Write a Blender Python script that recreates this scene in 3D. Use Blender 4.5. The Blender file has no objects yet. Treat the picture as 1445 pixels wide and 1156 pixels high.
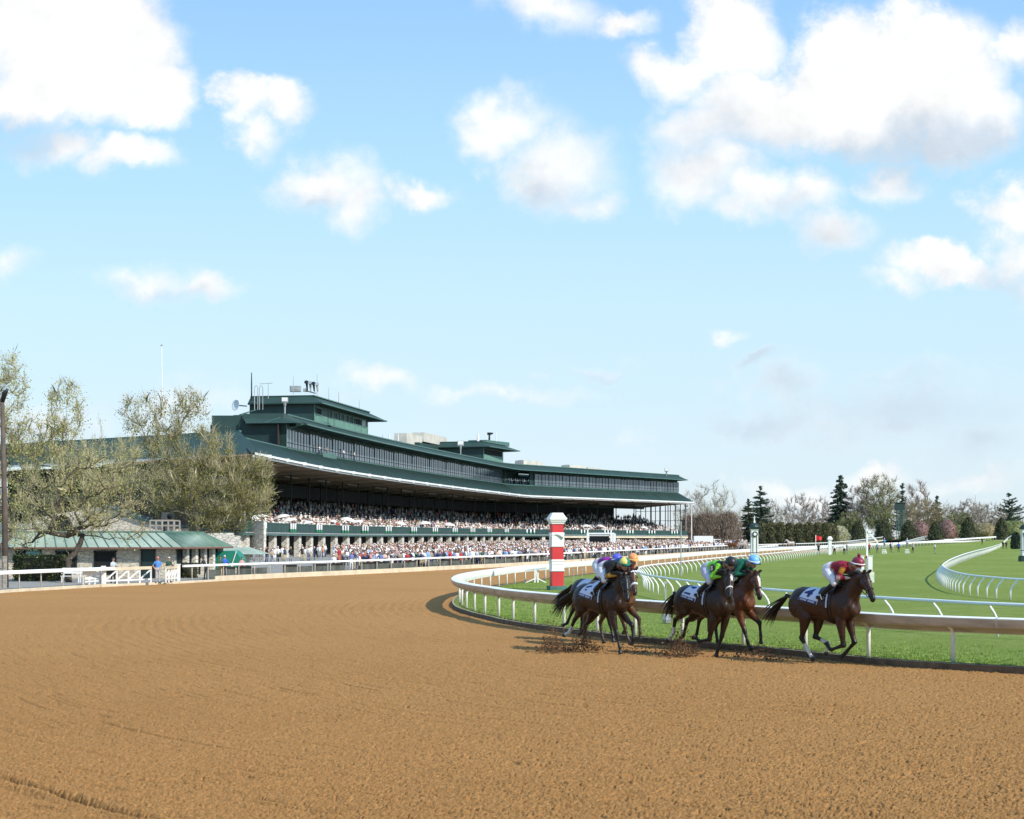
import bpy, math, random
import numpy as np
from mathutils import Vector, Matrix, geometry
from mathutils.bvhtree import BVHTree
R = math.radians
PI = math.pi
scene = bpy.context.scene
COL = scene.collection
# ------------------------------------------------------------------ camera
F, HC, HZ, CX = 2200.0, 2.85, 762.0, 722.5      # focal length in photo pixels, eye height, horizon row, centre column
cam_data = bpy.data.cameras.new("camera")
cam_data.sensor_fit = 'HORIZONTAL'; cam_data.sensor_width = 36.0
cam_data.lens = 36.0 * F / 1445.0
cam_data.shift_y = (HZ - 578.0) / 1445.0
cam_data.clip_start = 0.5; cam_data.clip_end = 9000
cam = bpy.data.objects.new("camera", cam_data); COL.objects.link(cam)
cam.location = (0, 0, HC); cam.rotation_euler = (R(90), 0, 0)
scene.camera = cam
# ------------------------------------------------------------------ sun, exposure
SUN_EL, SUN_AZ = R(38), R(39)                     # elevation; azimuth from +X towards the camera side
SUN_DIR = Vector((math.cos(SUN_AZ)*math.cos(SUN_EL), -math.sin(SUN_AZ)*math.cos(SUN_EL), math.sin(SUN_EL)))
sd = bpy.data.lights.new("sun", 'SUN'); sd.energy = 5.0; sd.angle = R(0.5); sd.color = (1.0, 0.95, 0.86)
sun = bpy.data.objects.new("sun", sd); COL.objects.link(sun)
sun.rotation_euler = SUN_DIR.to_track_quat('Z', 'Y').to_euler()
vs = scene.view_settings
vs.view_transform = 'Standard'; vs.look = 'None'; vs.exposure = 0.0; vs.gamma = 1.0; vs.use_curve_mapping = False
scene.cycles.max_bounces = 5; scene.cycles.diffuse_bounces = 2; scene.cycles.glossy_bounces = 2
scene.cycles.transparent_max_bounces = 6; scene.cycles.transmission_bounces = 2
scene.cycles.caustics_reflective = False; scene.cycles.caustics_refractive = False
# ------------------------------------------------------------------ world: clear-air sky with cumulus
world = bpy.data.worlds.new("World"); scene.world = world; world.use_nodes = True
nt = world.node_tree; nt.nodes.clear(); N = nt.nodes.new; LK = nt.links.new
def M(op, a, b=None, c=None, clamp=False):
    n = N('ShaderNodeMath'); n.operation = op; n.use_clamp = clamp
    for i, v in enumerate((a, b, c)):
        if v is None: continue
        if isinstance(v, (int, float)): n.inputs[i].default_value = v
        else: LK(v, n.inputs[i])
    return n.outputs[0]
def VM(op, a, b=None):
    n = N('ShaderNodeVectorMath'); n.operation = op
    for i, v in enumerate((a, b)):
        if v is None: continue
        if isinstance(v, (tuple, list)): n.inputs[i].default_value = v
        else: LK(v, n.inputs[i])
    return n
def SS(x, lo, hi):
    n = N('ShaderNodeMapRange'); n.interpolation_type = 'SMOOTHSTEP'; LK(x, n.inputs[0])
    n.inputs[1].default_value = lo; n.inputs[2].default_value = hi
    return n.outputs[0]
def MIXC(f, a, b, mode='MIX'):
    n = N('ShaderNodeMix'); n.data_type = 'RGBA'; n.blend_type = mode
    for i, v in ((0, f), (6, a), (7, b)):
        if isinstance(v, (int, float)): n.inputs[i].default_value = v
        elif isinstance(v, (tuple, list)): n.inputs[i].default_value = (*v, 1)
        else: LK(v, n.inputs[i])
    return n.outputs[2]
sky = N('ShaderNodeTexSky'); sky.sky_type = 'NISHITA'; sky.sun_disc = False
sky.sun_elevation = SUN_EL; sky.sun_rotation = math.atan2(SUN_DIR.x, SUN_DIR.y)
sky.air_density = 1.0; sky.dust_density = 0.6; sky.ozone_density = 1.2; sky.altitude = 280
tc = N('ShaderNodeTexCoord'); sep = N('ShaderNodeSeparateXYZ'); LK(tc.outputs['Generated'], sep.inputs[0])
ysafe = M('MAXIMUM', M('ABSOLUTE', sep.outputs[1]), 0.08)
u = M('MULTIPLY', M('DIVIDE', sep.outputs[0], ysafe), 2.2)
v = M('MULTIPLY', M('DIVIDE', sep.outputs[2], ysafe), 2.2)
comb = N('ShaderNodeCombineXYZ'); LK(u, comb.inputs[0]); LK(v, comb.inputs[1])
def NOISE(vec, scale, detail=5, rough=0.55):
    n = N('ShaderNodeTexNoise'); n.inputs['Scale'].default_value = scale; n.inputs['Detail'].default_value = detail
    n.inputs['Roughness'].default_value = rough; LK(vec, n.inputs['Vector']); return n
nz = NOISE(comb.outputs[0], 6.0, 8, 0.60)
nzb = NOISE(comb.outputs[0], 3.0, 3, 0.5)
warp = VM('SCALE', VM('SUBTRACT', nz.outputs['Color'], (0.5, 0.5, 0.5)).outputs[0]); warp.inputs[3].default_value = 0.17
pv = VM('MULTIPLY', VM('ADD', comb.outputs[0], warp.outputs[0]).outputs[0], (1, 1, 0)).outputs[0]
def field(blobs):
    acc = None
    for (x, y, rx, ry, w) in blobs:
        d = VM('MULTIPLY', VM('SUBTRACT', pv, ((x-CX)/1000, (HZ-y)/1000, 0)).outputs[0], (1000/rx, 1000/ry, 0)).outputs[0]
        ln = VM('LENGTH', d).outputs['Value']
        val = M('MULTIPLY_ADD', ln, -w, w)
        acc = val if acc is None else M('MAXIMUM', acc, val)
    return acc
CLOUDS = [(70,30,190,130,1),(150,70,120,130,1),(215,130,70,70,1),(60,110,110,60,.8),(345,140,62,42,.7),(408,136,62,40,.85),(362,180,55,34,.6),
 (185,228,85,38,.6),(95,205,60,34,.55),(455,250,105,52,.95),(510,275,50,60,.75),(592,258,58,30,.55),(215,384,120,34,.75),(300,391,56,28,1),
 (20,368,48,26,.5),(775,8,100,58,.95),(885,22,54,26,.7),(720,185,105,50,.75),(785,235,110,72,.8),(842,275,46,40,.7),
 (1038,48,78,78,1),(955,95,95,48,.85),(1180,95,110,95,1),(1330,95,120,105,1),(1260,140,200,92,1),(1110,150,170,80,1),(1370,170,90,75,1),(1000,175,100,55,.8),
 (1000,235,95,62,1),(1065,270,80,52,.9),(1130,275,72,62,.75),(1172,338,82,48,.9),(1250,255,70,34,.55),(1320,380,105,36,.95),(1270,408,55,24,.7),
 (1435,292,90,44,.85),(1425,350,80,60,.5),(1440,60,50,55,.9),(520,548,80,30,.7),(270,575,95,40,.6),(60,590,120,40,.4),(840,523,60,16,.4),(1085,505,40,9,.35),(1030,458,34,14,.35),
 (1240,668,70,20,.6),(1380,680,110,20,.55),(1120,690,110,22,.5),(700,560,160,22,.25),(1250,540,260,30,.28),(1300,585,290,60,.36),(1060,600,170,34,.24),(1390,630,130,40,.38)]
GREYS = [(1240,215,220,50,1),(1060,190,130,50,.5),(1390,205,90,50,.9),(30,185,110,42,.9),(1120,285,60,30,.4),(770,265,80,40,.5),(440,275,70,26,.6),(240,402,110,16,.5),
 (1160,345,90,45,.4),(1410,390,80,40,.7),(840,528,60,14,.8),(1085,506,50,12,.9),(1250,545,300,30,.6),(60,610,120,30,.6),(1300,590,290,70,1),(1060,600,170,45,1),(1390,635,130,50,.8)]
n_c = M('SUBTRACT', nz.outputs['Fac'], 0.5)
n_f = M('SUBTRACT', NOISE(comb.outputs[0], 22.0, 6, 0.62).outputs['Fac'], 0.5)
fld = M('ADD', M('ADD', field(CLOUDS), M('MULTIPLY', n_c, 0.95)), M('MULTIPLY', n_f, 0.42))
soft = NOISE(comb.outputs[0], 2.2, 3, 0.5)
dn = N('ShaderNodeMapRange'); dn.interpolation_type = 'SMOOTHSTEP'; LK(fld, dn.inputs[0]); dn.inputs[1].default_value = -0.06
LK(M('MULTIPLY_ADD', SS(soft.outputs['Fac'], 0.36, 0.64), 0.66, 0.38), dn.inputs[2]); dens0 = dn.outputs[0]
vs_ = VM('MULTIPLY', comb.outputs[0], (1.1, 7.5, 0)).outputs[0]
veil = M('MULTIPLY', SS(NOISE(vs_, 2.6, 6, 0.6).outputs['Fac'], 0.46, 0.78), M('MULTIPLY', M('SUBTRACT', 1.0, SS(v, 0.05, 0.36)), 0.55))
dens = dens0
gr = M('MULTIPLY', SS(M('ADD', field(GREYS), M('MULTIPLY', n_c, 1.2)), -0.25, 0.85), 1.0)
lump = NOISE(comb.outputs[0], 11.0, 5, 0.6)
bright = M('MULTIPLY_ADD', M('SUBTRACT', lump.outputs['Fac'], 0.5), 0.42, 1.0)
ccol = VM('SCALE', MIXC(gr, (7.9, 7.95, 7.95), (4.9, 5.6, 6.45))); LK(bright, ccol.inputs[3])
# spring air: deeper blue overhead, pale cyan towards the horizon
ramp = N('ShaderNodeValToRGB'); cr = ramp.color_ramp
for i, (p, c) in enumerate(((0.0, (.68,.79,.88)), (0.10, (.65,.80,.92)), (0.36, (.59,.835,.97)), (0.55, (.47,.78,1.0)), (0.80, (.35,.64,1.0)), (1.0, (.31,.60,.99)))):
    e = cr.elements[i] if i < 2 else cr.elements.new(p)
    e.position = p; e.color = (*c, 1)
LK(M('MULTIPLY', v, 1/0.95), ramp.inputs[0])
air = VM('SCALE', ramp.outputs[0]); air.inputs[3].default_value = 8.0
skyb = VM('SCALE', sky.outputs[0]); skyb.inputs[3].default_value = 1.5
clear = MIXC(veil, MIXC(0.85, skyb.outputs[0], air.outputs[0]), (5.9, 6.6, 7.2))
final = MIXC(dens, clear, ccol.outputs[0])
bg = N('ShaderNodeBackground'); bg.inputs[1].default_value = 0.13; LK(final, bg.inputs[0])
wo = N('ShaderNodeOutputWorld'); LK(bg.outputs[0], wo.inputs[0])
world.cycles.sampling_method = 'MANUAL'; world.cycles.sample_map_resolution = 512
# ------------------------------------------------------------------ helpers
rng = np.random.default_rng(7); random.seed(7)
def elev(y, x=0.0):
    s = max(0.0, y-130.0); h = 2.0*(1-math.exp(-s*0.0031))
    a = min(1, max(0, (y-330)/200)); b = min(1, max(0, (x-50)/70)); return h+2.3*a*a*(3-2*a)*b*b*(3-2*b)
def elev_np(y, x):
    h = 2.0*(1-np.exp(-np.maximum(0, y-130.0)*0.0031)); a = np.clip((y-330)/200, 0, 1); b = np.clip((x-50)/70, 0, 1)
    return h+2.3*a*a*(3-2*a)*b*b*(3-2*b)
def G(x, y, dz=0.0):
    """ground point seen at photo pixel (x, y), dz above the turf"""
    Z = F*(HC-dz)/(y-HZ)
    for _ in range(40): Z = 0.5*Z + 0.5*F*(HC-dz-elev(Z, (x-CX)*Z/F))/(y-HZ)
    return Vector(((x-CX)*Z/F, Z, elev(Z, (x-CX)*Z/F)+dz))
def P(x, y, Z):
    return Vector(((x-CX)*Z/F, Z, HC+(HZ-y)*Z/F))
def spline(pts, step):
    """Catmull-Rom through 2-D points, resampled evenly"""
    p = [Vector((q[0], q[1])) for q in pts]
    p = [p[0]*2-p[1]] + p + [p[-1]*2-p[-2]]
    out = []
    for i in range(1, len(p)-2):
        for k in range(24):
            t = k/24; a, b, c, d = p[i-1], p[i], p[i+1], p[i+2]
            out.append(0.5*((2*b)+(c-a)*t+(2*a-5*b+4*c-d)*t*t+(3*b-a-3*c+d)*t*t*t))
    out.append(p[-2])
    return resample(out, step)
def resample(pts, step):
    L = [0.0]
    for a, b in zip(pts, pts[1:]): L.append(L[-1]+(b-a).length)
    n = max(1, round(L[-1]/step)); res = []; j = 0
    for i in range(n+1):
        s = L[-1]*i/n
        while j < len(L)-2 and L[j+1] < s: j += 1
        t = (s-L[j])/max(1e-9, L[j+1]-L[j]); res.append(pts[j].lerp(pts[j+1], min(1, t)))
    return res
def normals2d(pts):
    out = []
    for i in range(len(pts)):
        t = (pts[min(i+1, len(pts)-1)]-pts[max(i-1, 0)]).normalized(); out.append(Vector((t.y, -t.x)))
    return out
def tag(o, label=None, cat=None, group=None, kind=None):
    if label: o['label'] = label
    if cat: o['category'] = cat
    if group: o['group'] = group
    if kind: o['kind'] = kind
    return o
def thing(name, loc, label, cat, group=None, rz=0):
    o = bpy.data.objects.new(name, None); COL.objects.link(o); o.location = loc; o.rotation_euler = (0, 0, rz)
    o.empty_display_size = 0.3
    return tag(o, label, cat, group)
def origin(o):
    v = Vector((0, 0, 0))
    while o is not None: v += o.location; o = o.parent
    return v
def link(me, name, parent=None):
    o = bpy.data.objects.new(name, me); COL.objects.link(o); o.parent = parent; return o
def copy_tree(o, parent=None):
    kids = list(o.children); c = o.copy(); COL.objects.link(c); c.parent = parent
    for k in kids: copy_tree(k, c)
    return c
class MB:
    """collects shapes into one mesh"""
    def __init__(s): s.v = []; s.f = []; s.m = []; s.mi = 0
    def add(s, vs, fs, mi=None):
        b = len(s.v); s.v.extend([tuple(q) for q in vs]); s.f.extend([tuple(i+b for i in f) for f in fs]); s.m.extend([s.mi if mi is None else mi]*len(fs)); return s
    def box(s, c, size, rz=0, mi=None, top=1.0):
        x, y, z = (q/2 for q in size); ca, sa = math.cos(rz), math.sin(rz); vs = []
        for dz, k in ((-z, 1), (z, top)):
            for dx, dy in ((-x, -y), (x, -y), (x, y), (-x, y)):
                dx *= k; dy *= k; vs.append((c[0]+dx*ca-dy*sa, c[1]+dx*sa+dy*ca, c[2]+dz))
        return s.add(vs, [(3,2,1,0),(4,5,6,7),(0,1,5,4),(1,2,6,5),(2,3,7,6),(3,0,4,7)], mi)
    def beam(s, a, b, w, h, mi=None):
        """a box from a to b, w across and h up"""
        a, b = Vector(a), Vector(b); d = (b-a).normalized()
        up = Vector((0,0,1)) if abs(d.z) < 0.95 else Vector((0,1,0)); r = d.cross(up).normalized()*w/2; q = r.cross(d).normalized()*h/2
        vs = [p+k*r+l*q for p in (a, b) for k, l in ((-1,-1),(1,-1),(1,1),(-1,1))]
        return s.add(vs, [(3,2,1,0),(4,5,6,7),(0,1,5,4),(1,2,6,5),(2,3,7,6),(3,0,4,7)], mi)
    def tube(s, pts, rad, n=6, mi=None, cap=True, flat=1.0):
        pts = [Vector(p) for p in pts]
        if isinstance(rad, (int, float)): rad = [rad]*len(pts)
        vs = []; fs = []; prev = None
        for i, p in enumerate(pts):
            t = (pts[min(i+1, len(pts)-1)]-pts[max(i-1, 0)]).normalized()
            if prev is None: a = t.orthogonal().normalized() if abs(t.z) > 0.9 else t.cross(Vector((0,0,1))).normalized()
            else: a = (prev-t*prev.dot(t)).normalized()
            prev = a; b = t.cross(a)
            for k in range(n):
                an = 2*PI*k/n; vs.append(p+a*math.cos(an)*rad[i]+b*math.sin(an)*rad[i]*flat)
        for i in range(len(pts)-1):
            for k in range(n):
                k2 = (k+1) % n; fs.append((i*n+k, i*n+k2, (i+1)*n+k2, (i+1)*n+k))
        if cap: fs.append(tuple(range(n-1, -1, -1))); fs.append(tuple((len(pts)-1)*n+k for k in range(n)))
        return s.add(vs, fs, mi)
    def lathe(s, c, prof, n=12, mi=None, sx=1, sy=1):
        vs = []; fs = []
        for r, z in prof:
            for k in range(n): vs.append((c[0]+r*sx*math.cos(2*PI*k/n), c[1]+r*sy*math.sin(2*PI*k/n), c[2]+z))
        for i in range(len(prof)-1):
            for k in range(n):
                k2 = (k+1) % n; fs.append((i*n+k, i*n+k2, (i+1)*n+k2, (i+1)*n+k))
        fs.append(tuple(range(n-1, -1, -1))); fs.append(tuple((len(prof)-1)*n+k for k in range(n)))
        return s.add(vs, fs, mi)
    def sweep(s, path, nrm, prof, mi=None, close=True, z0=None, cap=True):
        """profile (outward, z) carried along a 2-D path with outward normals"""
        vs = []; fs = []; n = len(prof)
        for i, (p, q) in enumerate(zip(path, nrm)):
            b = z0(p) if z0 else 0.0
            for o, z in prof: vs.append((p.x+q.x*o, p.y+q.y*o, b+z))
        for i in range(len(path)-1):
            for k in range(n if close else n-1):
                k2 = (k+1) % n; fs.append((i*n+k, (i+1)*n+k, (i+1)*n+k2, i*n+k2))
        if close and cap: fs.append(tuple(range(n))); fs.append(tuple((len(path)-1)*n+k for k in range(n-1, -1, -1)))
        return s.add(vs, fs, mi)
    def build(s, name, mats, parent=None, smooth=False, world=True):
        if not isinstance(mats, (list, tuple)): mats = [mats]
        o0 = origin(parent) if (parent is not None and world) else Vector((0, 0, 0))
        me = bpy.data.meshes.new(name)
        vs = np.array(s.v, dtype=np.float64).reshape(-1, 3)-np.array(o0)
        me.from_pydata(vs.tolist(), [], s.f)
        for m in mats: me.materials.append(m)
        if len(mats) > 1: me.polygons.foreach_set('material_index', s.m)
        if smooth: me.polygons.foreach_set('use_smooth', [True]*len(me.polygons))
        me.update()
        return link(me, name, parent)
# ------------------------------------------------------------------ materials
def mat(name, col, rough=0.6, metal=0.0, var=0.15, scale=4.0, bump=0.0, bscale=30.0, attr=None, spec=None, stretch=None, col2=None, coat=0.0):
    m = bpy.data.materials.new(name); m.use_nodes = True
    t = m.node_tree; b = t.nodes['Principled BSDF']; n = t.nodes.new; l = t.links.new
    b.inputs['Roughness'].default_value = rough; b.inputs['Metallic'].default_value = metal
    if spec is not None: b.inputs['Specular IOR Level'].default_value = spec
    if coat: b.inputs['Coat Weight'].default_value = coat; b.inputs['Coat Roughness'].default_value = 0.15
    tx = n('ShaderNodeTexCoord'); vec = tx.outputs['Object']
    if stretch:
        mp = n('ShaderNodeMapping'); mp.inputs['Scale'].default_value = stretch; l(vec, mp.inputs[0]); vec = mp.outputs[0]
    nz = n('ShaderNodeTexNoise'); nz.inputs['Scale'].default_value = scale; nz.inputs['Detail'].default_value = 5; l(vec, nz.inputs['Vector'])
    if attr:
        at = n('ShaderNodeAttribute'); at.attribute_name = attr; src = at.outputs['Color']
    else: src = None
    mr = n('ShaderNodeMapRange'); mr.inputs[1].default_value = 0.3; mr.inputs[2].default_value = 0.7
    mr.inputs[3].default_value = 1-var; mr.inputs[4].default_value = 1+var; l(nz.outputs['Fac'], mr.inputs[0])
    if col2 is not None:
        mx = n('ShaderNodeMix'); mx.data_type = 'RGBA'; mx.inputs[6].default_value = (*col, 1); mx.inputs[7].default_value = (*col2, 1)
        m2 = n('ShaderNodeMapRange'); m2.inputs[1].default_value = 0.38; m2.inputs[2].default_value = 0.62; l(nz.outputs['Fac'], m2.inputs[0]); l(m2.outputs[0], mx.inputs[0])
        src = mx.outputs[2]
    sc = n('ShaderNodeVectorMath'); sc.operation = 'SCALE'
    if src is None: sc.inputs[0].default_value = col
    else: l(src, sc.inputs[0])
    l(mr.outputs[0], sc.inputs[3]); l(sc.outputs[0], b.inputs['Base Color'])
    if bump:
        nb = n('ShaderNodeTexNoise'); nb.inputs['Scale'].default_value = bscale; nb.inputs['Detail'].default_value = 4; l(vec, nb.inputs['Vector'])
        bp = n('ShaderNodeBump'); bp.inputs['Strength'].default_value = bump; bp.inputs['Distance'].default_value = 0.05; l(nb.outputs['Fac'], bp.inputs['Height']); l(bp.outputs[0], b.inputs['Normal'])
    return m
def leaf_mat(name, col, col2, scale=0.6, trans=0.25):
    m = mat(name, col, 0.6, var=0.25, scale=scale, col2=col2)
    t = m.node_tree; b = t.nodes['Principled BSDF']; out = t.nodes['Material Output']
    tr = t.nodes.new('ShaderNodeBsdfTranslucent'); mx = t.nodes.new('ShaderNodeMixShader'); mx.inputs[0].default_value = trans
    t.links.new(b.inputs['Base Color'].links[0].from_socket, tr.inputs[0])
    t.links.new(b.outputs[0], mx.inputs[1]); t.links.new(tr.outputs[0], mx.inputs[2]); t.links.new(mx.outputs[0], out.inputs[0])
    return m
WHITE = mat('white_paint', (0.80, 0.80, 0.78), 0.4, var=0.06, scale=1.5)
RAILTAN = mat('rail_tan', (0.43, 0.375, 0.30), 0.4, var=0.22, scale=1.6, stretch=(1,1,5))  # tan-grey for the rail cover's outer face and underside
RAILW = mat('rail_white', (0.80, 0.80, 0.77), 0.5, var=0.10, scale=1.3)
POSTW = mat('post_white', (0.78, 0.75, 0.68), 0.45, var=0.12, scale=3)
CREAM = mat('cream_board', (0.62, 0.53, 0.38), 0.7, var=0.15, scale=1.2)
GREEN = mat('green_paint', (0.024, 0.056, 0.051), 0.5, var=0.18, scale=0.5)
GREENL = mat('green_trim', (0.070, 0.150, 0.130), 0.45, var=0.15, scale=0.6)
GREEND = mat('green_dark', (0.010, 0.035, 0.032), 0.55, var=0.2, scale=0.6)
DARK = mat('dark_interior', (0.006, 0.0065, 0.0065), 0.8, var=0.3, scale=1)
BROWN = mat('brown_soffit', (0.25, 0.17, 0.105), 0.8, var=0.3, scale=0.3)
BLACK = mat('black_paint', (0.012, 0.012, 0.013), 0.45, var=0.2, scale=3)
GREYM = mat('grey_metal', (0.42, 0.43, 0.43), 0.45, 0.3, var=0.15, scale=1.2)
TANM = mat('rooftop_tan', (0.55, 0.52, 0.45), 0.6, var=0.15, scale=0.6)
WOODG = mat('weathered_wood', (0.34, 0.30, 0.25), 0.85, var=0.3, scale=3, bump=0.3, bscale=20, stretch=(1,1,6))
RED = mat('red_paint', (0.58, 0.035, 0.04), 0.45, var=0.1, scale=1.5)
LINEN = mat('white_cloth', (0.80,0.80,0.80), 0.8, var=0.06, scale=2)
GLASS = mat('window_glass', (0.11, 0.13, 0.16), 0.10, 0.12, var=0.30, scale=0.22, spec=0.9)
# ------------------------------------------------------------------ track lines (read off as ground points, metres)
def Gl(pts, dz=0.0): return [G(x, y, dz) for x, y in pts]
inner_posts_px = [(1313,935),(1191,924.5),(1089,914.5),(929,901.5),(780,884),(746.4,879.4),(719.3,874.7),(697.2,869.3),(680.2,865.7),(667.1,861.8),(657.4,858.5),(651.4,855),
                  (648.2,850.5),(649.5,846.5),(654,842),(664,838),(680,833.5),(708.7,827.6),(729.9,823.6),(766.4,819),(801.5,814),(845,809),(894.5,803.5),(929,799.7),(962.5,796),(1010,790.6),(1075,785),(1140,780)]
inner_pts = [(33,19.5),(21.5,26.5),(14.6,32.3)] + [(p.x, p.y) for p in Gl(inner_posts_px)]
p2, p1 = Vector(inner_pts[-1]), Vector(inner_pts[-2]); dd = (p2-p1).normalized()
for k in (60, 120, 200): inner_pts.append(tuple(p2+dd*k+Vector((k*k*0.0006, 0))))
INNER = spline(inner_pts, 0.6)
INNER_N = [-q for q in normals2d(INNER)]          # towards the dirt
mid = min(range(len(INNER)), key=lambda i: (INNER[i]-Vector((-2.2, 67))).length)
if INNER_N[mid].x > 0: INNER_N = [-q for q in INNER_N]
outer_px = [(0,834),(144,825.6),(253,820.8),(342,816),(450,811),(560,806),(650,801.3),(719,798),(772,795),(830,791.4),(906,786),(961,782.2),(1040,777.4),(1140,773.4)]
outer_pts = [(-21,38),(-27,58),(-29.4,75)] + [(p.x, p.y) for p in Gl(outer_px)]
p2, p1 = Vector(outer_pts[-1]), Vector(outer_pts[-2]); dd = (p2-p1).normalized()
for k in (60, 140, 260): outer_pts.append(tuple(p2+dd*k))
OUTER = spline(outer_pts, 0.8)
OUTER_N = normals2d(OUTER)
if OUTER_N[20].x < 0: OUTER_N = [-q for q in OUTER_N]   # towards the dirt
zg = lambda p: elev(p.y, p.x)
def sheet(name, boundary, mats, dz=0.0, gap=6.0, region=None, label=None, kind='structure'):
    """ground sheet inside a closed 2-D outline, following the rise of the land"""
    bp = [Vector((q[0], q[1])) for q in boundary]; nb = len(bp)
    xs = [q.x for q in bp]; ys = [q.y for q in bp]
    pts = list(bp); x = min(xs)
    while x < max(xs):
        y = min(ys)
        while y < max(ys):
            pts.append(Vector((x+random.uniform(-.3, .3)*gap, y+random.uniform(-.3, .3)*gap))); y += gap
        x += gap
    r = geometry.delaunay_2d_cdt(pts, [(i, (i+1) % nb) for i in range(nb)], [], 1, 1e-4)
    me = bpy.data.meshes.new(name); fs = []
    vv = r[0]
    for f in r[2]:
        a, b, c = (vv[i] for i in f[:3]); fs.append(f if (b-a).cross(c-a) > 0 else list(reversed(f)))
    me.from_pydata([(q.x, q.y, elev(q.y, q.x)+dz) for q in vv], [], fs)
    me.materials.append(mats); me.polygons.foreach_set('use_smooth', [True]*len(me.polygons)); me.update()
    return tag(link(me, name), label, None, None, kind)
def ground_mat(name, cols, scales, rough=0.9, bump=0.5, bscale=25, bdist=0.03, spec=0.06):
    m = bpy.data.materials.new(name); m.use_nodes = True; t = m.node_tree; b = t.nodes['Principled BSDF']; n = t.nodes.new; l = t.links.new
    b.inputs['Roughness'].default_value = rough; b.inputs['Specular IOR Level'].default_value = spec
    tx = n('ShaderNodeTexCoord'); vec = tx.outputs['Object']
    cur = None
    for i, (c, s) in enumerate(zip(cols[1:], scales)):
        nz = n('ShaderNodeTexNoise'); nz.inputs['Scale'].default_value = s; nz.inputs['Detail'].default_value = 6; nz.inputs['Roughness'].default_value = 0.6; l(vec, nz.inputs['Vector'])
        mr = n('ShaderNodeMapRange'); mr.inputs[1].default_value = 0.40; mr.inputs[2].default_value = 0.66; l(nz.outputs['Fac'], mr.inputs[0])
        mx = n('ShaderNodeMix'); mx.data_type = 'RGBA'; l(mr.outputs[0], mx.inputs[0])
        if cur is None: mx.inputs[6].default_value = (*cols[0], 1)
        else: l(cur, mx.inputs[6])
        mx.inputs[7].default_value = (*c, 1); cur = mx.outputs[2]
    l(cur, b.inputs['Base Color'])
    nb = n('ShaderNodeTexNoise'); nb.inputs['Scale'].default_value = bscale; nb.inputs['Detail'].default_value = 6; nb.inputs['Roughness'].default_value = 0.7; l(vec, nb.inputs['Vector'])
    bp = n('ShaderNodeBump'); bp.inputs['Strength'].default_value = bump; bp.inputs['Distance'].default_value = bdist; l(nb.outputs['Fac'], bp.inputs['Height']); l(bp.outputs[0], b.inputs['Normal'])
    return m
GRASS = ground_mat('turf', [(0.165,0.228,0.040),(0.285,0.325,0.105),(0.128,0.195,0.025),(0.235,0.280,0.072)], [0.07, 0.9, 7.0], bump=0.9, bscale=14, bdist=0.08)
FIELD = ground_mat('far_field', [(0.10,0.17,0.03),(0.13,0.15,0.05)], [0.02], bump=0.2)
DIRT = ground_mat('dirt', [(0.48,0.252,0.094),(0.405,0.205,0.072),(0.53,0.292,0.116),(0.265,0.128,0.042)], [0.10, 9.0, 95.0], bump=1.0, bscale=120, bdist=0.018)
PAVE = ground_mat('apron_paving', [(0.26,0.25,0.23),(0.34,0.32,0.29)], [0.6], bump=0.2, bscale=20)
# ground out to the horizon
mb = MB(); ring = [(r*math.cos(a*PI/24), r*math.sin(a*PI/24)) for r in (140, 180, 240, 320, 450, 700, 1500, 6000) for a in range(48)]
mb.v = [(0, 0, -0.6)] + [(x, y, elev(y, x)-0.6) for x, y in ring]
for a in range(48): mb.f.append((0, 1+a, 1+(a+1) % 48))
for k in range(7):
    for a in range(48): mb.f.append((1+k*48+a, 1+(k+1)*48+a, 1+(k+1)*48+(a+1) % 48, 1+k*48+(a+1) % 48))
mb.m = [0]*len(mb.f); tag(mb.build('ground', FIELD), 'far green fields around the racecourse', kind='structure')
# infield turf inside the dirt rail
CURB_O = 0.28
curb = [p+q*CURB_O for p, q in zip(INNER, INNER_N)]
iend = max(i for i, p in enumerate(INNER) if p.y < 560)
infield = [tuple(c) for c in curb[:iend:2]] + [(curb[iend].x+30, 640), (420, 640), (420, 10), (60, 6)]
sheet('turf_course', infield, GRASS, 0.0, 9.0, label='green turf course and grass verge inside the dirt track')
# apron behind the outer rail
apron = [tuple(p-q*0.25) for p, q in zip(OUTER[::3], OUTER_N[::3])] + [(150, 640), (-150, 640), (-150, 20)]
sheet('apron', apron, PAVE, 0.02, 10.0, label='grey paved apron between outer rail and grandstand')
# ------------------------------------------------------------------ dirt track with its harrowed relief
def lattice(seed, n=256): return np.random.default_rng(seed).random((n, n)).astype(np.float32)
def vnoise(x, y, seed):
    Lt = lattice(seed); n = Lt.shape[0]
    xi = np.floor(x).astype(np.int64); yi = np.floor(y).astype(np.int64); fx = x-xi; fy = y-yi
    fx = fx*fx*(3-2*fx); fy = fy*fy*(3-2*fy)
    g = lambda a, b: Lt[a % n, b % n]
    return (g(xi, yi)*(1-fx)+g(xi+1, yi)*fx)*(1-fy)+(g(xi, yi+1)*(1-fx)+g(xi+1, yi+1)*fx)*fy
def dist_along(px, py, path):
    """distance from points to a polyline and arc length of the nearest point"""
    A = np.array([(p.x, p.y) for p in path], dtype=np.float32); D = A[1:]-A[:-1]; L2 = (D**2).sum(1); Ls = np.concatenate([[0], np.cumsum(np.sqrt(L2))])
    best = np.full(px.shape, 1e9, np.float32); arc = np.zeros(px.shape, np.float32)
    for i in range(len(D)):
        rx = px-A[i, 0]; ry = py-A[i, 1]; t = np.clip((rx*D[i, 0]+ry*D[i, 1])/L2[i], 0, 1)
        d = (rx-t*D[i, 0])**2+(ry-t*D[i, 1])**2; m = d < best; best[m] = d[m]; arc[m] = Ls[i]+t[m]*math.sqrt(L2[i])
    return np.sqrt(best), arc
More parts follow.
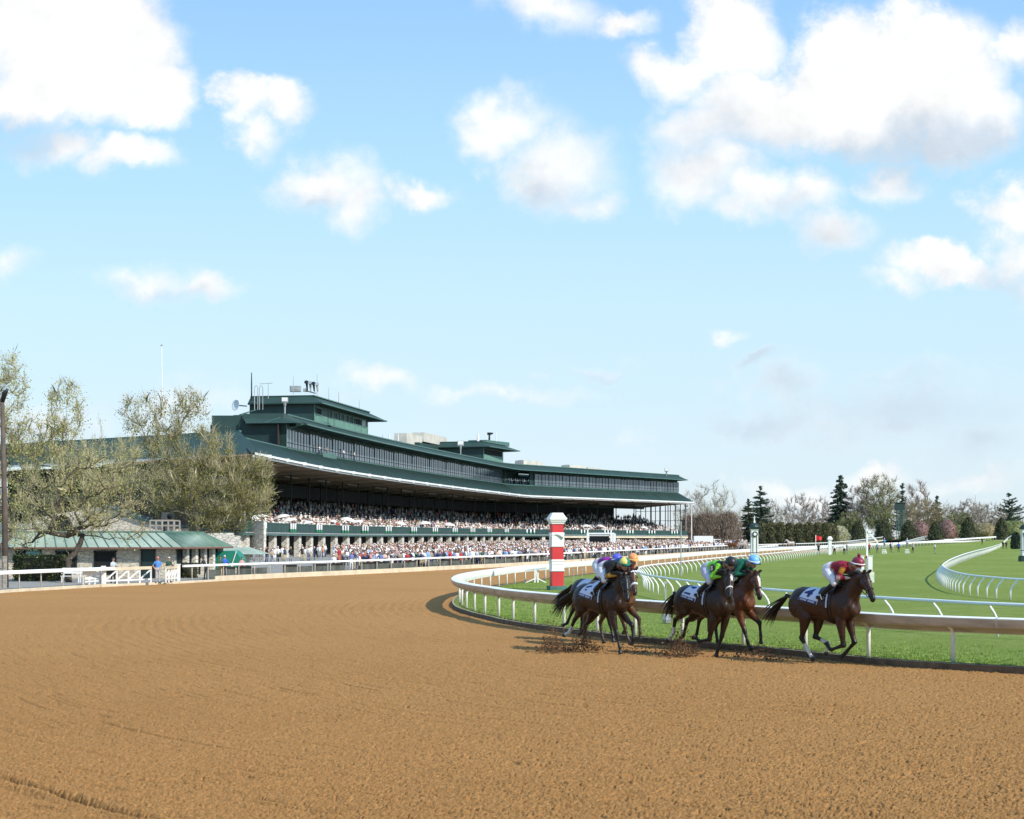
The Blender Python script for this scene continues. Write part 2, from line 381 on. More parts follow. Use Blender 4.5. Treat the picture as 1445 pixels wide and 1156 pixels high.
def dirt_height(X, Y):
    path = [p for p in INNER if p.y < 240][::4]
    d, a = dist_along(X.ravel().astype(np.float32), Y.ravel().astype(np.float32), path)
    d = d.reshape(X.shape); a = a.reshape(X.shape)
    fine = np.clip((34/Y)**1.3, 0, 1)
    n38 = vnoise(X*46, Y*36+5, 3); n72 = vnoise(X*74, Y*60+5, 9)
    h = 0.006*(vnoise(X*7, Y*7, 1)-.5) + fine*(0.030*(n38-.5) + 0.023*(n72-.5) + 0.07*np.clip(vnoise(X*21+7, Y*17, 2)-.74, 0, 1) - 0.26*np.clip(.22-vnoise(X*27+3, Y*16+8, 14), 0, 1))
    patch = np.clip((vnoise(X*.22+9, Y*.22, 4)-.35)*3, 0, 1)
    rid = vnoise(d*5.5, a*0.9, 5)                                        # harrow ridges follow the rail
    h += (0.012+0.022*patch)*(rid-.5) + fine*(.014*(vnoise(d*9+5, a*1.2, 12)-.5)-.14*np.clip(.27-vnoise(d*15, a*1.7, 13), 0, 1))
    h += 0.008*np.sin(d*2*PI/0.42+2.0*vnoise(d*.3, a*.15, 6))*np.clip(vnoise(d*.35+3, a*.06, 7)*2-.5, 0, 1)
    near = np.clip((26-Y)/12, 0, 1)
    h += near*0.05*np.clip(vnoise(X*15+3, Y*12, 8)-.70, 0, 1) - near*.30*np.clip(.22-vnoise(d*13, a*4.5, 16), 0, 1)
    groove = np.array([(q.x, q.y) for q in [G(-120, 1082, -.1), G(0, 1097, -.1), G(60, 1113, -.1), G(115, 1131, -.1), G(170, 1146, -.1), G(215, 1158, -.1)]])
    gd, ga = dist_along(X.ravel().astype(np.float32), Y.ravel().astype(np.float32), [Vector(q) for q in groove])
    gd = gd.reshape(X.shape); h -= 0.13*np.exp(-(gd/0.06)**2)*(0.6+0.8*vnoise(X*3, Y*3, 11)); h += 0.045*np.exp(-((gd-.14)/0.07)**2)
    return h
rows = [13.2]
while rows[-1] < 330: rows.append(rows[-1]+0.0145*max(1.0, (rows[-1]/19.0)**2*(1+max(0, rows[-1]-60)/60)))
rows = np.concatenate([np.arange(4.0, rows[0]-.05, .09), np.array(rows)])
tt = np.linspace(-0.37, 0.37, 1090); xe = np.linspace(0, 1, 51)[1:]**1.5*10.0     # finest where the track is nearest, wider margins either side
ncol = len(tt)+2*len(xe)
X = np.concatenate([rows[:, None]*tt[0]-xe[::-1][None, :], rows[:, None]*tt[None, :], rows[:, None]*tt[-1]+xe[None, :]], 1); Y = np.repeat(rows[:, None], ncol, 1)
Hh = dirt_height(X, Y)*np.clip(60/Y, 0.15, 1)
Zz = elev_np(Y, X)-0.12+Hh
nr = len(rows); idx = np.arange(nr*ncol).reshape(nr, ncol)
quads = np.stack([idx[:-1, :-1], idx[:-1, 1:], idx[1:, 1:], idx[1:, :-1]], -1).reshape(-1, 4)
me = bpy.data.meshes.new('dirt_track'); me.vertices.add(nr*ncol); me.vertices.foreach_set('co', np.stack([X, Y, Zz], -1).astype(np.float32).ravel())
me.loops.add(quads.size); me.loops.foreach_set('vertex_index', quads.ravel().astype(np.int32)); me.polygons.add(len(quads))
me.polygons.foreach_set('loop_start', np.arange(0, quads.size, 4, dtype=np.int32)); me.polygons.foreach_set('use_smooth', np.ones(len(quads), bool))
me.materials.append(DIRT); me.update(calc_edges=True); me.validate()
tag(link(me, 'dirt_track'), 'brown harrowed dirt racetrack sweeping round the turn', kind='structure')
mb = MB(); mb.add([(-60,-40,-.42),(60,-40,-.42),(60,120,-.42),(-60,120,-.42)], [(0,1,2,3)])
tag(mb.build('dirt_margin', DIRT), 'dirt track surface behind the camera', kind='structure')
# kerb board along the inside of the dirt
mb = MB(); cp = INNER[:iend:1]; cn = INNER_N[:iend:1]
mb.sweep(cp, cn, [(CURB_O-.02,-.25),(CURB_O-.02,.035),(CURB_O+.05,.035),(CURB_O+.05,-.25)], z0=zg); mb.m = [1 if i % 4 == 1 else 0 for i in range(len(mb.f))]  # shade of the sides painted dark, sunlit top painted pale
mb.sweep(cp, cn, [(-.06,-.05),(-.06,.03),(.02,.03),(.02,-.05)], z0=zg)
tag(mb.build('kerb', [mat('kerb_timber_shaded', (.125,.080,.046), .9, var=.35, scale=4, bump=.3, bscale=20), WOODG]), 'weathered timber kerb edging the dirt track', kind='structure')
# ------------------------------------------------------------------ rails
def frames_at(path, nrm, spacing, start=0.0, smin=-1e9, smax=1e9):
    L = [0.0]
    for a, b in zip(path, path[1:]): L.append(L[-1]+(b-a).length)
    out = []; s = start; j = 0
    while s < L[-1]:
        while j < len(L)-2 and L[j+1] < s: j += 1
        t = (s-L[j])/(L[j+1]-L[j]); out.append((path[j].lerp(path[j+1], t), nrm[j].lerp(nrm[j+1], t).normalized(), s))
        s += spacing(path[j]) if callable(spacing) else spacing
    return out
def add_posts(parent, fr, shape, m, limit=100, name='post'):
    """each post a mesh of its own; past the limit the farthest ones share one mesh"""
    fr = sorted(fr, key=lambda q: q[0].length)
    for p, q, s in fr[:limit]:
        mb = MB(); shape(mb, p, q); mb.build(name, m, parent, smooth=True)
    if len(fr) > limit:
        mb = MB()
        for p, q, s in fr[limit:]: shape(mb, p, q)
        tag(mb.build('far_posts', m, parent, smooth=True), 'far row of small white posts', kind='stuff')
irail = thing('inner_rail', (INNER[mid].x, INNER[mid].y, 0), 'white safety rail with broad curved cover sweeping round the dirt turn', 'rail')
mb = MB(); PR = [(-.05,.72),(-.08,.86),(-.08,1.0),(-.04,1.08),(.03,1.105),(.25,1.112),(.44,1.10),(.485,1.085),(.49,1.06),(.46,.98),(.42,.90),(.385,.865),(.34,.85),(.28,.85),(.12,.84),(.0,.74)]
PR = [(o*.78, z) for o, z in PR]; CP, CN, JT = [], [], set()          # a lap joint every sixth metre
for i, (p, q) in enumerate(zip(INNER, INNER_N)):
    CP.append(p); CN.append(q)
    if i % 10 == 5 and i+1 < len(INNER): JT.add(len(CP)-1); CP.append(p.lerp(INNER[i+1], .09)); CN.append(q)
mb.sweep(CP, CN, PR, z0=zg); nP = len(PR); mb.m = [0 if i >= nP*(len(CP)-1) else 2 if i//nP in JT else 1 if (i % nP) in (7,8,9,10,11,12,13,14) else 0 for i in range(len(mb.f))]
o = mb.build('rail_cover', [RAILW, RAILTAN, GREYM], irail)
def ipost(mb, p, q):
    z = elev(p.y, p.x); f = lambda o, h: (p.x+q.x*o, p.y+q.y*o, z+h)
    mb.tube([f(0,-.05), f(0,.66), f(.03,.76), f(.10,.83), f(.24,.87)], [.05,.05,.05,.045,.035], 8)
L0 = 0.0
for a, b in zip(INNER, INNER[1:]):
    if (a-Vector((9.8, 36.5))).length < 0.8: break
    L0 += (b-a).length
fr = frames_at(INNER, INNER_N, lambda p: 2.44 if p.y < 66 else 3.4, L0 % 2.44)
add_posts(irail, [q for q in fr if q[0].y < 560 and q[0].x < 0.45*q[0].y], ipost, POSTW, 99)
# outer rail on the stand side
orail = thing('outer_rail', (OUTER[60].x, OUTER[60].y, 0), 'white outside rail with cream board along the grandstand side of the dirt', 'rail')
gate_a, gate_b = G(163, 824.8), G(252, 820.6)
ga = min(range(len(OUTER)), key=lambda i: (OUTER[i]-gate_a.xy).length); gb = min(range(len(OUTER)), key=lambda i: (OUTER[i]-gate_b.xy).length)
i0 = 0
prof = [(-.10,.90),(-.10,1.04),(-.02,1.12),(.14,1.12),(.24,1.02),(.24,.92),(.1,.9)]
prof2 = [(-.06,.98),(-.06,1.10),(.06,1.13),(.12,1.10),(.12,.98)]
mb = MB(); mb.sweep(OUTER[:ga+1], OUTER_N[:ga+1], prof, z0=zg); mb.sweep(OUTER[gb:], OUTER_N[gb:], prof2, z0=zg)
mb.build('rail_cover', RAILW, orail, smooth=False)
mb = MB(); mb.sweep(OUTER[gb+6:], OUTER_N[gb+6:], [(.02,-.15),(.02,.26),(.09,.26),(.09,-.15)], z0=zg); mb.sweep(OUTER[:ga+1], OUTER_N[:ga+1], [(.02,-.15),(.02,.06),(.09,.06),(.09,-.15)], z0=zg)
mb.build('kick_board', CREAM, orail); mb = MB(); mb.sweep(OUTER[ga-2:gb+8], OUTER_N[ga-2:gb+8], [(.0,-.2),(.0,.03),(.22,.03),(.22,-.2)], z0=zg); mb.build('footing', CREAM, orail)
fr = frames_at(OUTER, OUTER_N, 2.5); 
def opost(mb, p, q):
    z = elev(p.y, p.x); f = lambda o, h: (p.x+q.x*o, p.y+q.y*o, z+h); mb.tube([f(-.02,-.05), f(-.02,.94), f(.03,1.0)], .042, 6)
def oktrack(p): return (p-OUTER[ga]).length > 0 and not (min(gate_a.y, gate_b.y)-.5 < p.y < max(gate_a.y, gate_b.y)+.5)
add_posts(orail, [q for q in fr if oktrack(q[0]) and q[0].y < 480 and q[0].y > 60], opost, POSTW, 99)
# turf course rails with goose-neck posts
def goose_rail(name, px, label, side, tail=None, head=None, spacing=2.45, rail_r=.056, keep=1e9, dirtail=None):
    pts = [(p.x, p.y) for p in Gl(px)]
    if head: pts = head+pts
    if tail: pts = pts+tail
    path = spline(pts, 0.8); nn = normals2d(path)
    if side < 0: nn = [-q for q in nn]
    t = thing(name, (path[0].x, path[0].y, 0), label, 'rail', 'white turf course rails')
    mb = MB(); mb.tube([(p.x+q.x*.42, p.y+q.y*.42, elev(p.y, p.x)+.98) for p, q in zip(path, nn)], rail_r, 8); mb.build('top_rail', TRAIL, t, smooth=True)
    def gp(mb, p, q):
        z = elev(p.y, p.x); f = lambda o, h: (p.x+q.x*o, p.y+q.y*o, z+h); mb.tube([f(0,-.05), f(0,.42), f(.04,.54), f(.16,.72), f(.38,.96)], [.046,.046,.046,.042,.036], 7)
    fr = frames_at(path, nn, spacing); add_posts(t, [q for q in fr if q[0].y < keep and abs(q[0].x) < .42*q[0].y], gp, WHITE, 99)
    return t
TRAIL = mat('turf_rail_white', (0.76, 0.79, 0.79), 0.45, var=0.06, scale=0.5)
goose_rail('turf_rail', [(1413,899),(1332,892.5),(1283,888.5),(1225,883),(1150,874.5),(1079,866),(1022,857),(975,848.5),(942,842),(923,837),(912,832),(907.5,828),(908,824),(914,820),(930,815.5),(966,809.7),(1020,801.5),(1088,793.5),(1140,786),(1200,777.5),(1260,773.3)],
           'long low pale rail bending round the near end of the turf course', -1, tail=[(112,430),(150,540)], head=[(21.5,36),(17.6,41.6)])
goose_rail('turf_rail', [(1425,846.8),(1406,845),(1390,842.8),(1374,840.6),(1354,837),(1335,830),(1324,822),(1322,816),(1330,808),(1341,801),(1357,793.5),(1376,786.5),(1395,780)],
           'white goose-necked rail at the right enclosing the infield of the turf course', 1, tail=[(150,470),(185,560)], head=[(32,50),(27,60),(24.2,70)], spacing=1.7)

# longer grass, flowers along the verge between the dirt rail and the turf rail
rg = np.random.default_rng(3); NB = 130000; bx = []
A = np.array([(p.x, p.y) for p in INNER]); ok = np.where((A[:, 1] > 24) & (A[:, 1] < 112))[0]
nn_ = np.array([(q.x, q.y) for q in INNER_N])
wgt = 1/np.maximum(A[ok, 1], 25)**1.5; wgt /= wgt.sum(); ii = rg.choice(ok, NB, p=wgt)
off = CURB_O-.26-np.abs(rg.normal(size=NB))**1.5*1.7
bp = A[ii]+nn_[ii]*off[:, None]+rg.normal(size=(NB, 2))*.07
h = (0.025+.07*rg.random(NB)**3)*np.where((off > -.5) & (rg.random(NB) < .3), 1.5, .8)
ang = rg.random(NB)*2*PI; lean = rg.normal(size=(NB, 2))*.5*h[:, None]; w = (.005+.008*rg.random(NB))[:, None]
d = np.stack([np.cos(ang), np.sin(ang)], 1)*w
z0 = np.full(NB, 0.0)
V0 = np.column_stack([bp-d, z0-.01]); V1 = np.column_stack([bp+d, z0-.01]); V2 = np.column_stack([bp+lean, h])
vv = np.stack([V0, V1, V2], 1).reshape(-1, 3)
def blades(name, vv, m, label):
    n = len(vv)//3; me = bpy.data.meshes.new(name); me.vertices.add(3*n); me.vertices.foreach_set('co', vv.astype(np.float32).ravel()); me.loops.add(3*n); me.loops.foreach_set('vertex_index', np.arange(3*n, dtype=np.int32))
    me.polygons.add(n); me.polygons.foreach_set('loop_start', np.arange(0, 3*n, 3, dtype=np.int32)); me.materials.append(m); me.update(calc_edges=True); tag(link(me, name), label, None, None, 'stuff')
BLADE = mat('grass_blades', (.13,.24,.025), .7, var=.4, scale=3, col2=(.23,.31,.06))
blades('verge_grass', vv, BLADE, 'longer pale grass growing along the kerb of the dirt track')
k = rg.choice(NB, 160, replace=False); c = np.column_stack([bp[k], h[k]+.02]); r = .010+.008*rg.random((160, 1)); a = rg.normal(size=(160, 3))*r; b = rg.normal(size=(160, 3))*r
blades('wild_flowers', np.stack([c-a, c+a, c+b*1.5], 1).reshape(-1, 3), mat('flower_petals', (.62,.48,.10), .7, var=.2, col2=(.6,.56,.35), scale=2), 'small yellow and white flowers in the verge grass')

# dark grey-green panels standing just behind the outside rail
SCREEN = mat('dark_panel', (.085,.095,.085), .9, var=.45, scale=1.2)
fr = [q for q in frames_at(OUTER, OUTER_N, 2.5) if 104 < q[0].y < 300 and q[0].y > gate_b.y+2]
for i, (p, q, s_) in enumerate(fr[:90]):
    if i % 5 == 4: continue
    p2, q2 = p+Vector((q.y, -q.x))*0, q; t_ = Vector((-q.y, q.x)); t_ = t_ if t_.y > 0 else -t_
    a, b = p-q*.22+t_*.08, p-q*.22+t_*2.4; hh = .78 if i % 3 else .62
    mb = MB(); mb.beam((a.x, a.y, elev(a.y, a.x)+hh/2+.1), (b.x, b.y, elev(b.y, b.x)+hh/2+.1), .03, hh); mb.build('dark_panel', SCREEN, orail)
# ------------------------------------------------------------------ grandstand, set out along its eave line
EAVE = [(-30.9,187.5),(-30.2,194),(-28.4,212),(-25.7,233),(-19,270),(-9.7,313),(3.5,367)]
ev = spline(EAVE, 1.0); w2 = resample([Vector((3.5,367)), Vector((50.4,432))], 1.0)
EV = ev[:-3]+resample([ev[-4], w2[1].lerp(w2[3], .5), w2[4]], 1.0)[1:-1]+w2[4:]
EVN = []
for i in range(len(EV)):
    t = (EV[min(i+2, len(EV)-1)]-EV[max(i-2, 0)]).normalized(); EVN.append(Vector((t.y, -t.x)))
EVL = [0.0]
for a, b in zip(EV, EV[1:]): EVL.append(EVL[-1]+(b-a).length)
SMAX = EVL[-1]
def plan(s, d):
    j = 0
    if s <= 0: return EV[0]+(EV[1]-EV[0]).normalized()*s+EVN[0]*d
    if s >= SMAX: return EV[-1]+(EV[-1]-EV[-2]).normalized()*(s-SMAX)+EVN[-1]*d
    lo, hi = 0, len(EVL)-1
    while hi-lo > 1:
        m = (lo+hi)//2
        if EVL[m] <= s: lo = m
        else: hi = m
    t = (s-EVL[lo])/(EVL[hi]-EVL[lo]); return EV[lo].lerp(EV[hi], t)+EVN[lo].lerp(EVN[hi], t)*d
def B(s, d, z): p = plan(s, d); return Vector((p.x, p.y, z))
def sx(px, d):
    """station along the stand that lies under photo column px at offset d"""
    lo, hi = -30.0, SMAX+30; f = lambda s: (lambda p: CX+F*p.x/p.y)(plan(s, d))-px
    for _ in range(60):
        m = (lo+hi)/2
        if f(m) < 0: lo = m
        else: hi = m
    return (lo+hi)/2
def zat(px, py, d): p = plan(sx(px, d), d); return HC+(HZ-py)*p.y/F
def srange(a, b, step=2.0):
    n = max(1, round((b-a)/step)); return [a+(b-a)*i/n for i in range(n+1)]
def strip(mb, ss, prof, mi=None, close=True):
    """section (d, z) carried along the stand"""
    vs = []; fs = []; n = len(prof)
    for s in ss:
        for d, z in prof: vs.append(B(s, d, z))
    for i in range(len(ss)-1):
        for k in range(n if close else n-1):
            k2 = (k+1) % n; fs.append((i*n+k, (i+1)*n+k, (i+1)*n+k2, i*n+k2))
    if close: fs.append(tuple(range(n))); fs.append(tuple((len(ss)-1)*n+k for k in range(n-1, -1, -1)))
    return mb.add(vs, fs, mi)
def seam_mat(name, col, period):
    return mat(name, col, 0.42, 0.0, var=0.12, scale=0.4)
GROOF = mat('green_roof_metal', (0.026, 0.056, 0.050), 0.75, 0.0, var=0.15, scale=0.4, spec=.3)
STONE = None
def stone_mat(name, c1, c2, mortar, sc=1.0):
    m = bpy.data.materials.new(name); m.use_nodes = True; t = m.node_tree; b = t.nodes['Principled BSDF']; n = t.nodes.new; l = t.links.new
    tx = n('ShaderNodeTexCoord'); mp = n('ShaderNodeMapping'); mp.inputs['Scale'].default_value = (sc*1.2, sc*1.2, sc*2.6); l(tx.outputs['Object'], mp.inputs[0])
    vo = n('ShaderNodeTexVoronoi'); vo.inputs['Scale'].default_value = 1.0; l(mp.outputs[0], vo.inputs['Vector'])
    ve = n('ShaderNodeTexVoronoi'); ve.feature = 'DISTANCE_TO_EDGE'; ve.inputs['Scale'].default_value = 1.0; l(mp.outputs[0], ve.inputs['Vector'])
    mx = n('ShaderNodeMix'); mx.data_type = 'RGBA'; mx.inputs[6].default_value = (*c1, 1); mx.inputs[7].default_value = (*c2, 1); l(vo.outputs['Color'], mx.inputs[0])
    st = n('ShaderNodeMapRange'); st.inputs[1].default_value = 0.03; st.inputs[2].default_value = 0.07; l(ve.outputs['Distance'], st.inputs[0])
    m2 = n('ShaderNodeMix'); m2.data_type = 'RGBA'; m2.inputs[6].default_value = (*mortar, 1); l(mx.outputs[2], m2.inputs[7]); l(st.outputs[0], m2.inputs[0])
    l(m2.outputs[2], b.inputs['Base Color']); b.inputs['Roughness'].default_value = 0.85
    bp = n('ShaderNodeBump'); bp.inputs['Strength'].default_value = 0.6; bp.inputs['Distance'].default_value = 0.06; l(st.outputs[0], bp.inputs['Height']); l(bp.outputs[0], b.inputs['Normal'])
    return m
STONE = stone_mat('limestone', (0.76,0.71,0.62), (0.60,0.55,0.47), (0.40,0.37,0.32))
SEAT = mat('dark_seating', (0.018,0.022,0.021), 0.8, var=0.5, scale=2.5)
GCLOTH = mat('green_cloth', (0.03,0.22,0.10), 0.8, var=0.1, scale=2)
SHADOWW = mat('blind_white', (0.5,0.5,0.48), 0.7, var=0.1, scale=1)
gs = thing('grandstand', tuple(B(SMAX*.4, -10, 0.6)), 'long curved green grandstand with deep eaves, glazed upper storey and rooftop boxes', 'grandstand')
SS_ALL = srange(0, SMAX, 2.0)
Z_E = 13.25                                                     # eave
# roof over the open seating
s_h = sx(343, -5.0); s_u = sx(404, -5.0)
BK = lambda s: s_h+s*(SMAX-s_h)/SMAX                              # the hip at the left end draws the upper edge back
mb = MB(); vs = []; fs = []
for s in SS_ALL: vs += [B(s, 0, Z_E+.12), B(BK(s), -4.8, 15.9), B(BK(s), -4.8, 15.6), B(s, -.1, Z_E)]
for i in range(len(SS_ALL)-1):
    for k in range(4): k2 = (k+1) % 4; fs.append((i*4+k, (i+1)*4+k, (i+1)*4+k2, i*4+k2))
mb.add(vs, fs); mb.add([B(0, 0, Z_E+.12), B(s_h, -4.8, 15.9), B(s_h-.5, -5.2, 15.6), B(-.6, -.3, Z_E)], [(0,1,2,3)])
lower_roof = mb.build('lower_roof', GROOF, gs)
mb = MB()
for s in srange(1, SMAX-1, 1.1): a, b = B(s, -.1, Z_E+.17), B(BK(s), -4.75, 15.93); mb.beam(a, b, .06, .07)
mb.build('roof_seams', GROOF, lower_roof)
mb = MB(); strip(mb, SS_ALL, [(.12, Z_E-.16), (.12, Z_E+.10), (-.02, Z_E+.14), (-.02, Z_E-.16)]); strip(mb, SS_ALL, [(-.3, Z_E-.42), (-.14, Z_E-.42), (-.14, Z_E-.20), (-.3, Z_E-.20)])
for s in srange(6, SMAX-4, 9.5): mb.box(B(s, .16, Z_E-.06), (.5, .5, .42), 0)
mb.build('eave_gutter', WHITE, gs)
mb = MB(); strip(mb, SS_ALL, [(-.32, Z_E-.2), (-9, Z_E-.75), (-19, Z_E-1.4), (-19, Z_E-1.2), (-9, Z_E-.5), (-.32, Z_E-.03)]); mb.build('soffit', BROWN, gs)
STEELP = mat('pale_steel', (.42,.37,.30), .6, var=.1)
for s in srange(4, SMAX-4, 11.5): mb = MB(); mb.beam(B(s, -1.2, Z_E-.46), B(s+.8, -15, Z_E-1.3), .26, .26); mb.build('ceiling_batten', STEELP, gs)
for s in srange(9, SMAX-20, 17): mb = MB(); mb.beam(B(s, -7.5, Z_E-1.0), B(s+7, -7.6, Z_E-1.0), .14, .14); mb.build('light_bar', STEELP, gs)
# glazed upper storey
D2 = -5.0; ZS, ZT = 16.1, 18.9
SS_U = srange(s_u, SMAX, 2.0)
mb = MB(); strip(mb, srange(s_h, SMAX), [(D2+.06, ZS-.38), (D2+.06, ZS), (D2-.1, ZS), (D2-.1, ZS-.38)]); mb.build('window_sill', GREENL, gs)
s_bal0, s_bal1 = sx(709, D2), sx(748, D2)
mb = MB(); strip(mb, srange(s_u, s_bal0), [(D2-.12, ZS-.4), (D2-.12, ZT+.6), (D2-.4, ZT+.6), (D2-.4, ZS-.4)]); strip(mb, srange(s_bal1, SMAX-.6), [(D2-.12, ZS-.4), (D2-.12, ZT+.6), (D2-.4, ZT+.6), (D2-.4, ZS-.4)])
strip(mb, srange(s_bal0-.1, s_bal1+.1), [(D2-3.5, ZS-.4), (D2-3.5, ZT+.6), (D2-3.8, ZT+.6), (D2-3.8, ZS-.4)]); strip(mb, srange(s_bal0, s_bal1), [(D2-.1, ZS-.2), (D2-.1, ZS-.1), (D2-3.6, ZS-.1), (D2-3.6, ZS-.2)])
c0, c1 = B(s_u, D2-.1, 0), B(s_u, -12, 0); mb.beam((c0.x, c0.y, 17.5), (c1.x, c1.y, 17.5), .3, 4.2); mb.box(B(SMAX-.5, -10.5, 17.6), (11, .3, 4.0), math.atan2(-(EVN[-1].y), -EVN[-1].x))
strip(mb, SS_U, [(-16.2, 11.5), (-16.2, 19.4), (-16.0, 19.4), (-16.0, 11.5)])
upper_wall = mb.build('upper_wall', GREEND, gs)
s = sx(404, D2); bay = 0; sb = []
while s < SMAX-1.5:
    w = 3.05
    if not (s_bal0-1.5 < s < s_bal1-1.0): sb.append(s)
    s += w
for s in sb:                                                     # each bay of glass its own window
    mb = MB(); w = 2.9
    for k in range(3): t = s+w*k/2; mb.beam(B(t, D2+.03, ZS), B(t, D2+.03, ZT), .05, .16 if k == 0 else .09)
    for z in (ZS+.04, ZS+.72, ZT-.04): mb.beam(B(s, D2+.03, z), B(s+w, D2+.03, z), .05, .09)
    win = mb.build('window', GREEND, gs)
    mb = MB(); mb.add([B(s, D2, ZS), B(s+w, D2, ZS), B(s+w, D2, ZT), B(s, D2, ZT)], [(0, 1, 2, 3)]); mb.build('pane', GLASS, win)
mb = MB()
s = sx(404, D2)
while s < SMAX-1: mb.beam(B(s-.08, D2+.05, ZS-.3), B(s-.08, D2+.05, ZT+.3), .12, .26); s += 12.2
mb.build('pier', GREENL, gs)
# balcony crowd rail
mb = MB()
strip(mb, srange(s_bal0, s_bal1, 1.2), [(D2+.05, ZS+.95), (D2+.05, ZS+1.0), (D2, ZS+1.0), (D2, ZS+.95)])
for s in srange(s_bal0, s_bal1, 1.4): mb.beam(B(s, D2+.02, ZS), B(s, D2+.02, ZS+1), .06, .06)
mb.build('balcony_rail', GREENL, gs)
s1, s2 = sx(455, D2+.8), sx(474, D2+.8)
mb = MB(); strip(mb, srange(s1, s2, 3), [(D2+.9, ZS-.7), (D2+.9, ZS+.25), (D2+.8, ZS+.25), (D2+.8, ZS-.55), (D2, ZS-.55), (D2, ZS-.7)]); mb.build('hanging_gallery', GREENL, gs)
# upper roof with overhanging eave
mb = MB(); ss = srange(s_u+2.2, SMAX+1.2)
strip(mb, ss, [(-2.6, 19.42), (-2.6, 19.62), (-3.6, 19.95), (-5.4, 20.75), (-5.4, 20.95), (-13.5, 20.95), (-13.5, 19.5), (-5.2, 19.3)]); upper_roof = mb.build('upper_roof', GROOF, gs)
mb = MB(); strip(mb, ss, [(-2.45, 19.40), (-2.45, 19.60), (-2.62, 19.60), (-2.62, 19.40)]); strip(mb, ss, [(-5.32, 20.85), (-5.32, 21.05), (-5.42, 21.05), (-5.42, 20.85)])
for s in srange(10, SMAX-4, 12.2): mb.beam(B(s, -2.6, 19.35), B(s, -4.8, 18.7), .12, .14)
mb.build('roof_trim', GREENL, upper_roof)
# left end: mansard strip over the end wall
eL = lambda d, z, o=0: B(o, d, z)
mb = MB(); u0 = s_u-1.2; mb.add([eL(-2.6,19.45,u0+2.4), eL(-2.8,19.45,u0), eL(-10.6,19.45,u0), eL(-11.2,20.2,u0+.9), eL(-5.4,20.2,u0+.9), eL(-5.4,20.95,u0+1.3), eL(-11.4,20.95,u0+1.3), eL(-11.4,20.2,u0+1), eL(-5.4,20.95,s_u+3), eL(-11.4,20.95,s_u+3)], [(1,2,3,4),(0,1,4),(4,3,7,5),(5,7,6),(0,4,5,8),(5,6,9,8)]); mb.build('end_canopy', GROOF, gs)
mb = MB(); mb.beam(eL(-6.0, 16.2, s_u-.25), eL(-6.0, 19.3, s_u-.25), .12, 1.7); mb.build('brown_shutter', mat('brown_door', (.045,.03,.02), .7), gs)
# back block behind the left end
mb = MB(); c = B(s_u, -13.6, 0); mb.box((c.x, c.y+4, 17.0), (4.6, 8, 7.4)); mb.build('stair_block', GREEN, gs)
# open seating: deck edge, panels, tiers, posts, back wall
DR = -1.6; ZR0, ZR1 = 3.80, 5.05
sd0 = sx(344, DR)
SD = srange(sd0, SMAX-1, 2.0)
def rise(s): return 0.30*max(0.0, min(1, (s-60)/110))            # the floor follows the land
def strip_r(mb, ss, prof, mi=None):
    vs = []; fs = []; n = len(prof)
    for s in ss:
        for d, z in prof: vs.append(B(s, d, z+rise(s)))
    for i in range(len(ss)-1):
        for k in range(n): k2 = (k+1) % n; fs.append((i*n+k, (i+1)*n+k, (i+1)*n+k2, i*n+k2))
    fs.append(tuple(range(n))); fs.append(tuple((len(ss)-1)*n+k for k in range(n-1, -1, -1))); return mb.add(vs, fs, mi)
mb = MB(); strip_r(mb, SD, [(DR, ZR0), (DR, ZR1), (DR-.1, ZR1), (DR-.1, ZR0)]); par = mb.build('deck_parapet', GREEN, gs)
mb = MB()
for s in srange(sd0, SMAX-1, 1.55): mb.beam(B(s, DR+.03, ZR0+.05+rise(s)), B(s, DR+.03, ZR1-.02+rise(s)), .09, .06)
strip_r(mb, SD, [(DR+.08, ZR1-.06), (DR+.08, ZR1+.03), (DR-.12, ZR1+.03), (DR-.12, ZR1-.06)]); mb.build('parapet_trim', GREENL, par)
mb = MB(); strip_r(mb, SD, [(DR+.25, 3.42), (DR+.25, 3.78), (DR-.6, 3.78), (DR-.6, 3.42)]); mb.build('deck_edge', GREENL, gs)
mb = MB(); strip_r(mb, SD, [(DR+.32, 3.68), (DR+.32, 3.82), (DR+.1, 3.82), (DR+.1, 3.68)]); mb.build('deck_ledge', GREYM, gs)
tiers = [(DR-.1, 3.9)]; d, z = DR-1.6, 3.9
for k in range(11): tiers += [(d, z), (d, z+.42)]; z += .42; d -= 1.25
tiers += [(-17.5, z), (-17.5, 3.4), (DR-.1, 3.4)]
mb = MB(); strip(mb, SD, tiers); mb.build('seating_tiers', SEAT, gs)
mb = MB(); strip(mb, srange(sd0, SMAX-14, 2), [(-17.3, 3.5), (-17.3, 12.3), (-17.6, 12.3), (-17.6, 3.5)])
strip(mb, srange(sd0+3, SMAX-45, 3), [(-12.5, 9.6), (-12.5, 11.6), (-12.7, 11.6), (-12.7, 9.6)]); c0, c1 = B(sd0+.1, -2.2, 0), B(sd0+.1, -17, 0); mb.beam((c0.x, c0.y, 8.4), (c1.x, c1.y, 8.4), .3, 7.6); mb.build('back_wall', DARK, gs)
POSTD = mat('post_green_shaded', (.007,.016,.015), .5, var=.2)  # green darkened to put the roof's shade into the posts' colour
for s in srange(6, SMAX-3, 9.2):
    mb = MB(); mb.beam(B(s, -6.5, 4), B(s, -6.5, Z_E-.8), .22, .22); mb.build('support_post', POSTD, gs)
    if random.random() < .5: mb = MB(); mb.beam(B(s+4, -11.5, 6.5), B(s+4, -11.5, Z_E-1), .24, .24); mb.build('support_post', POSTD, gs)
STAIRG = mat('stair_grey', (.22,.20,.17), .8)
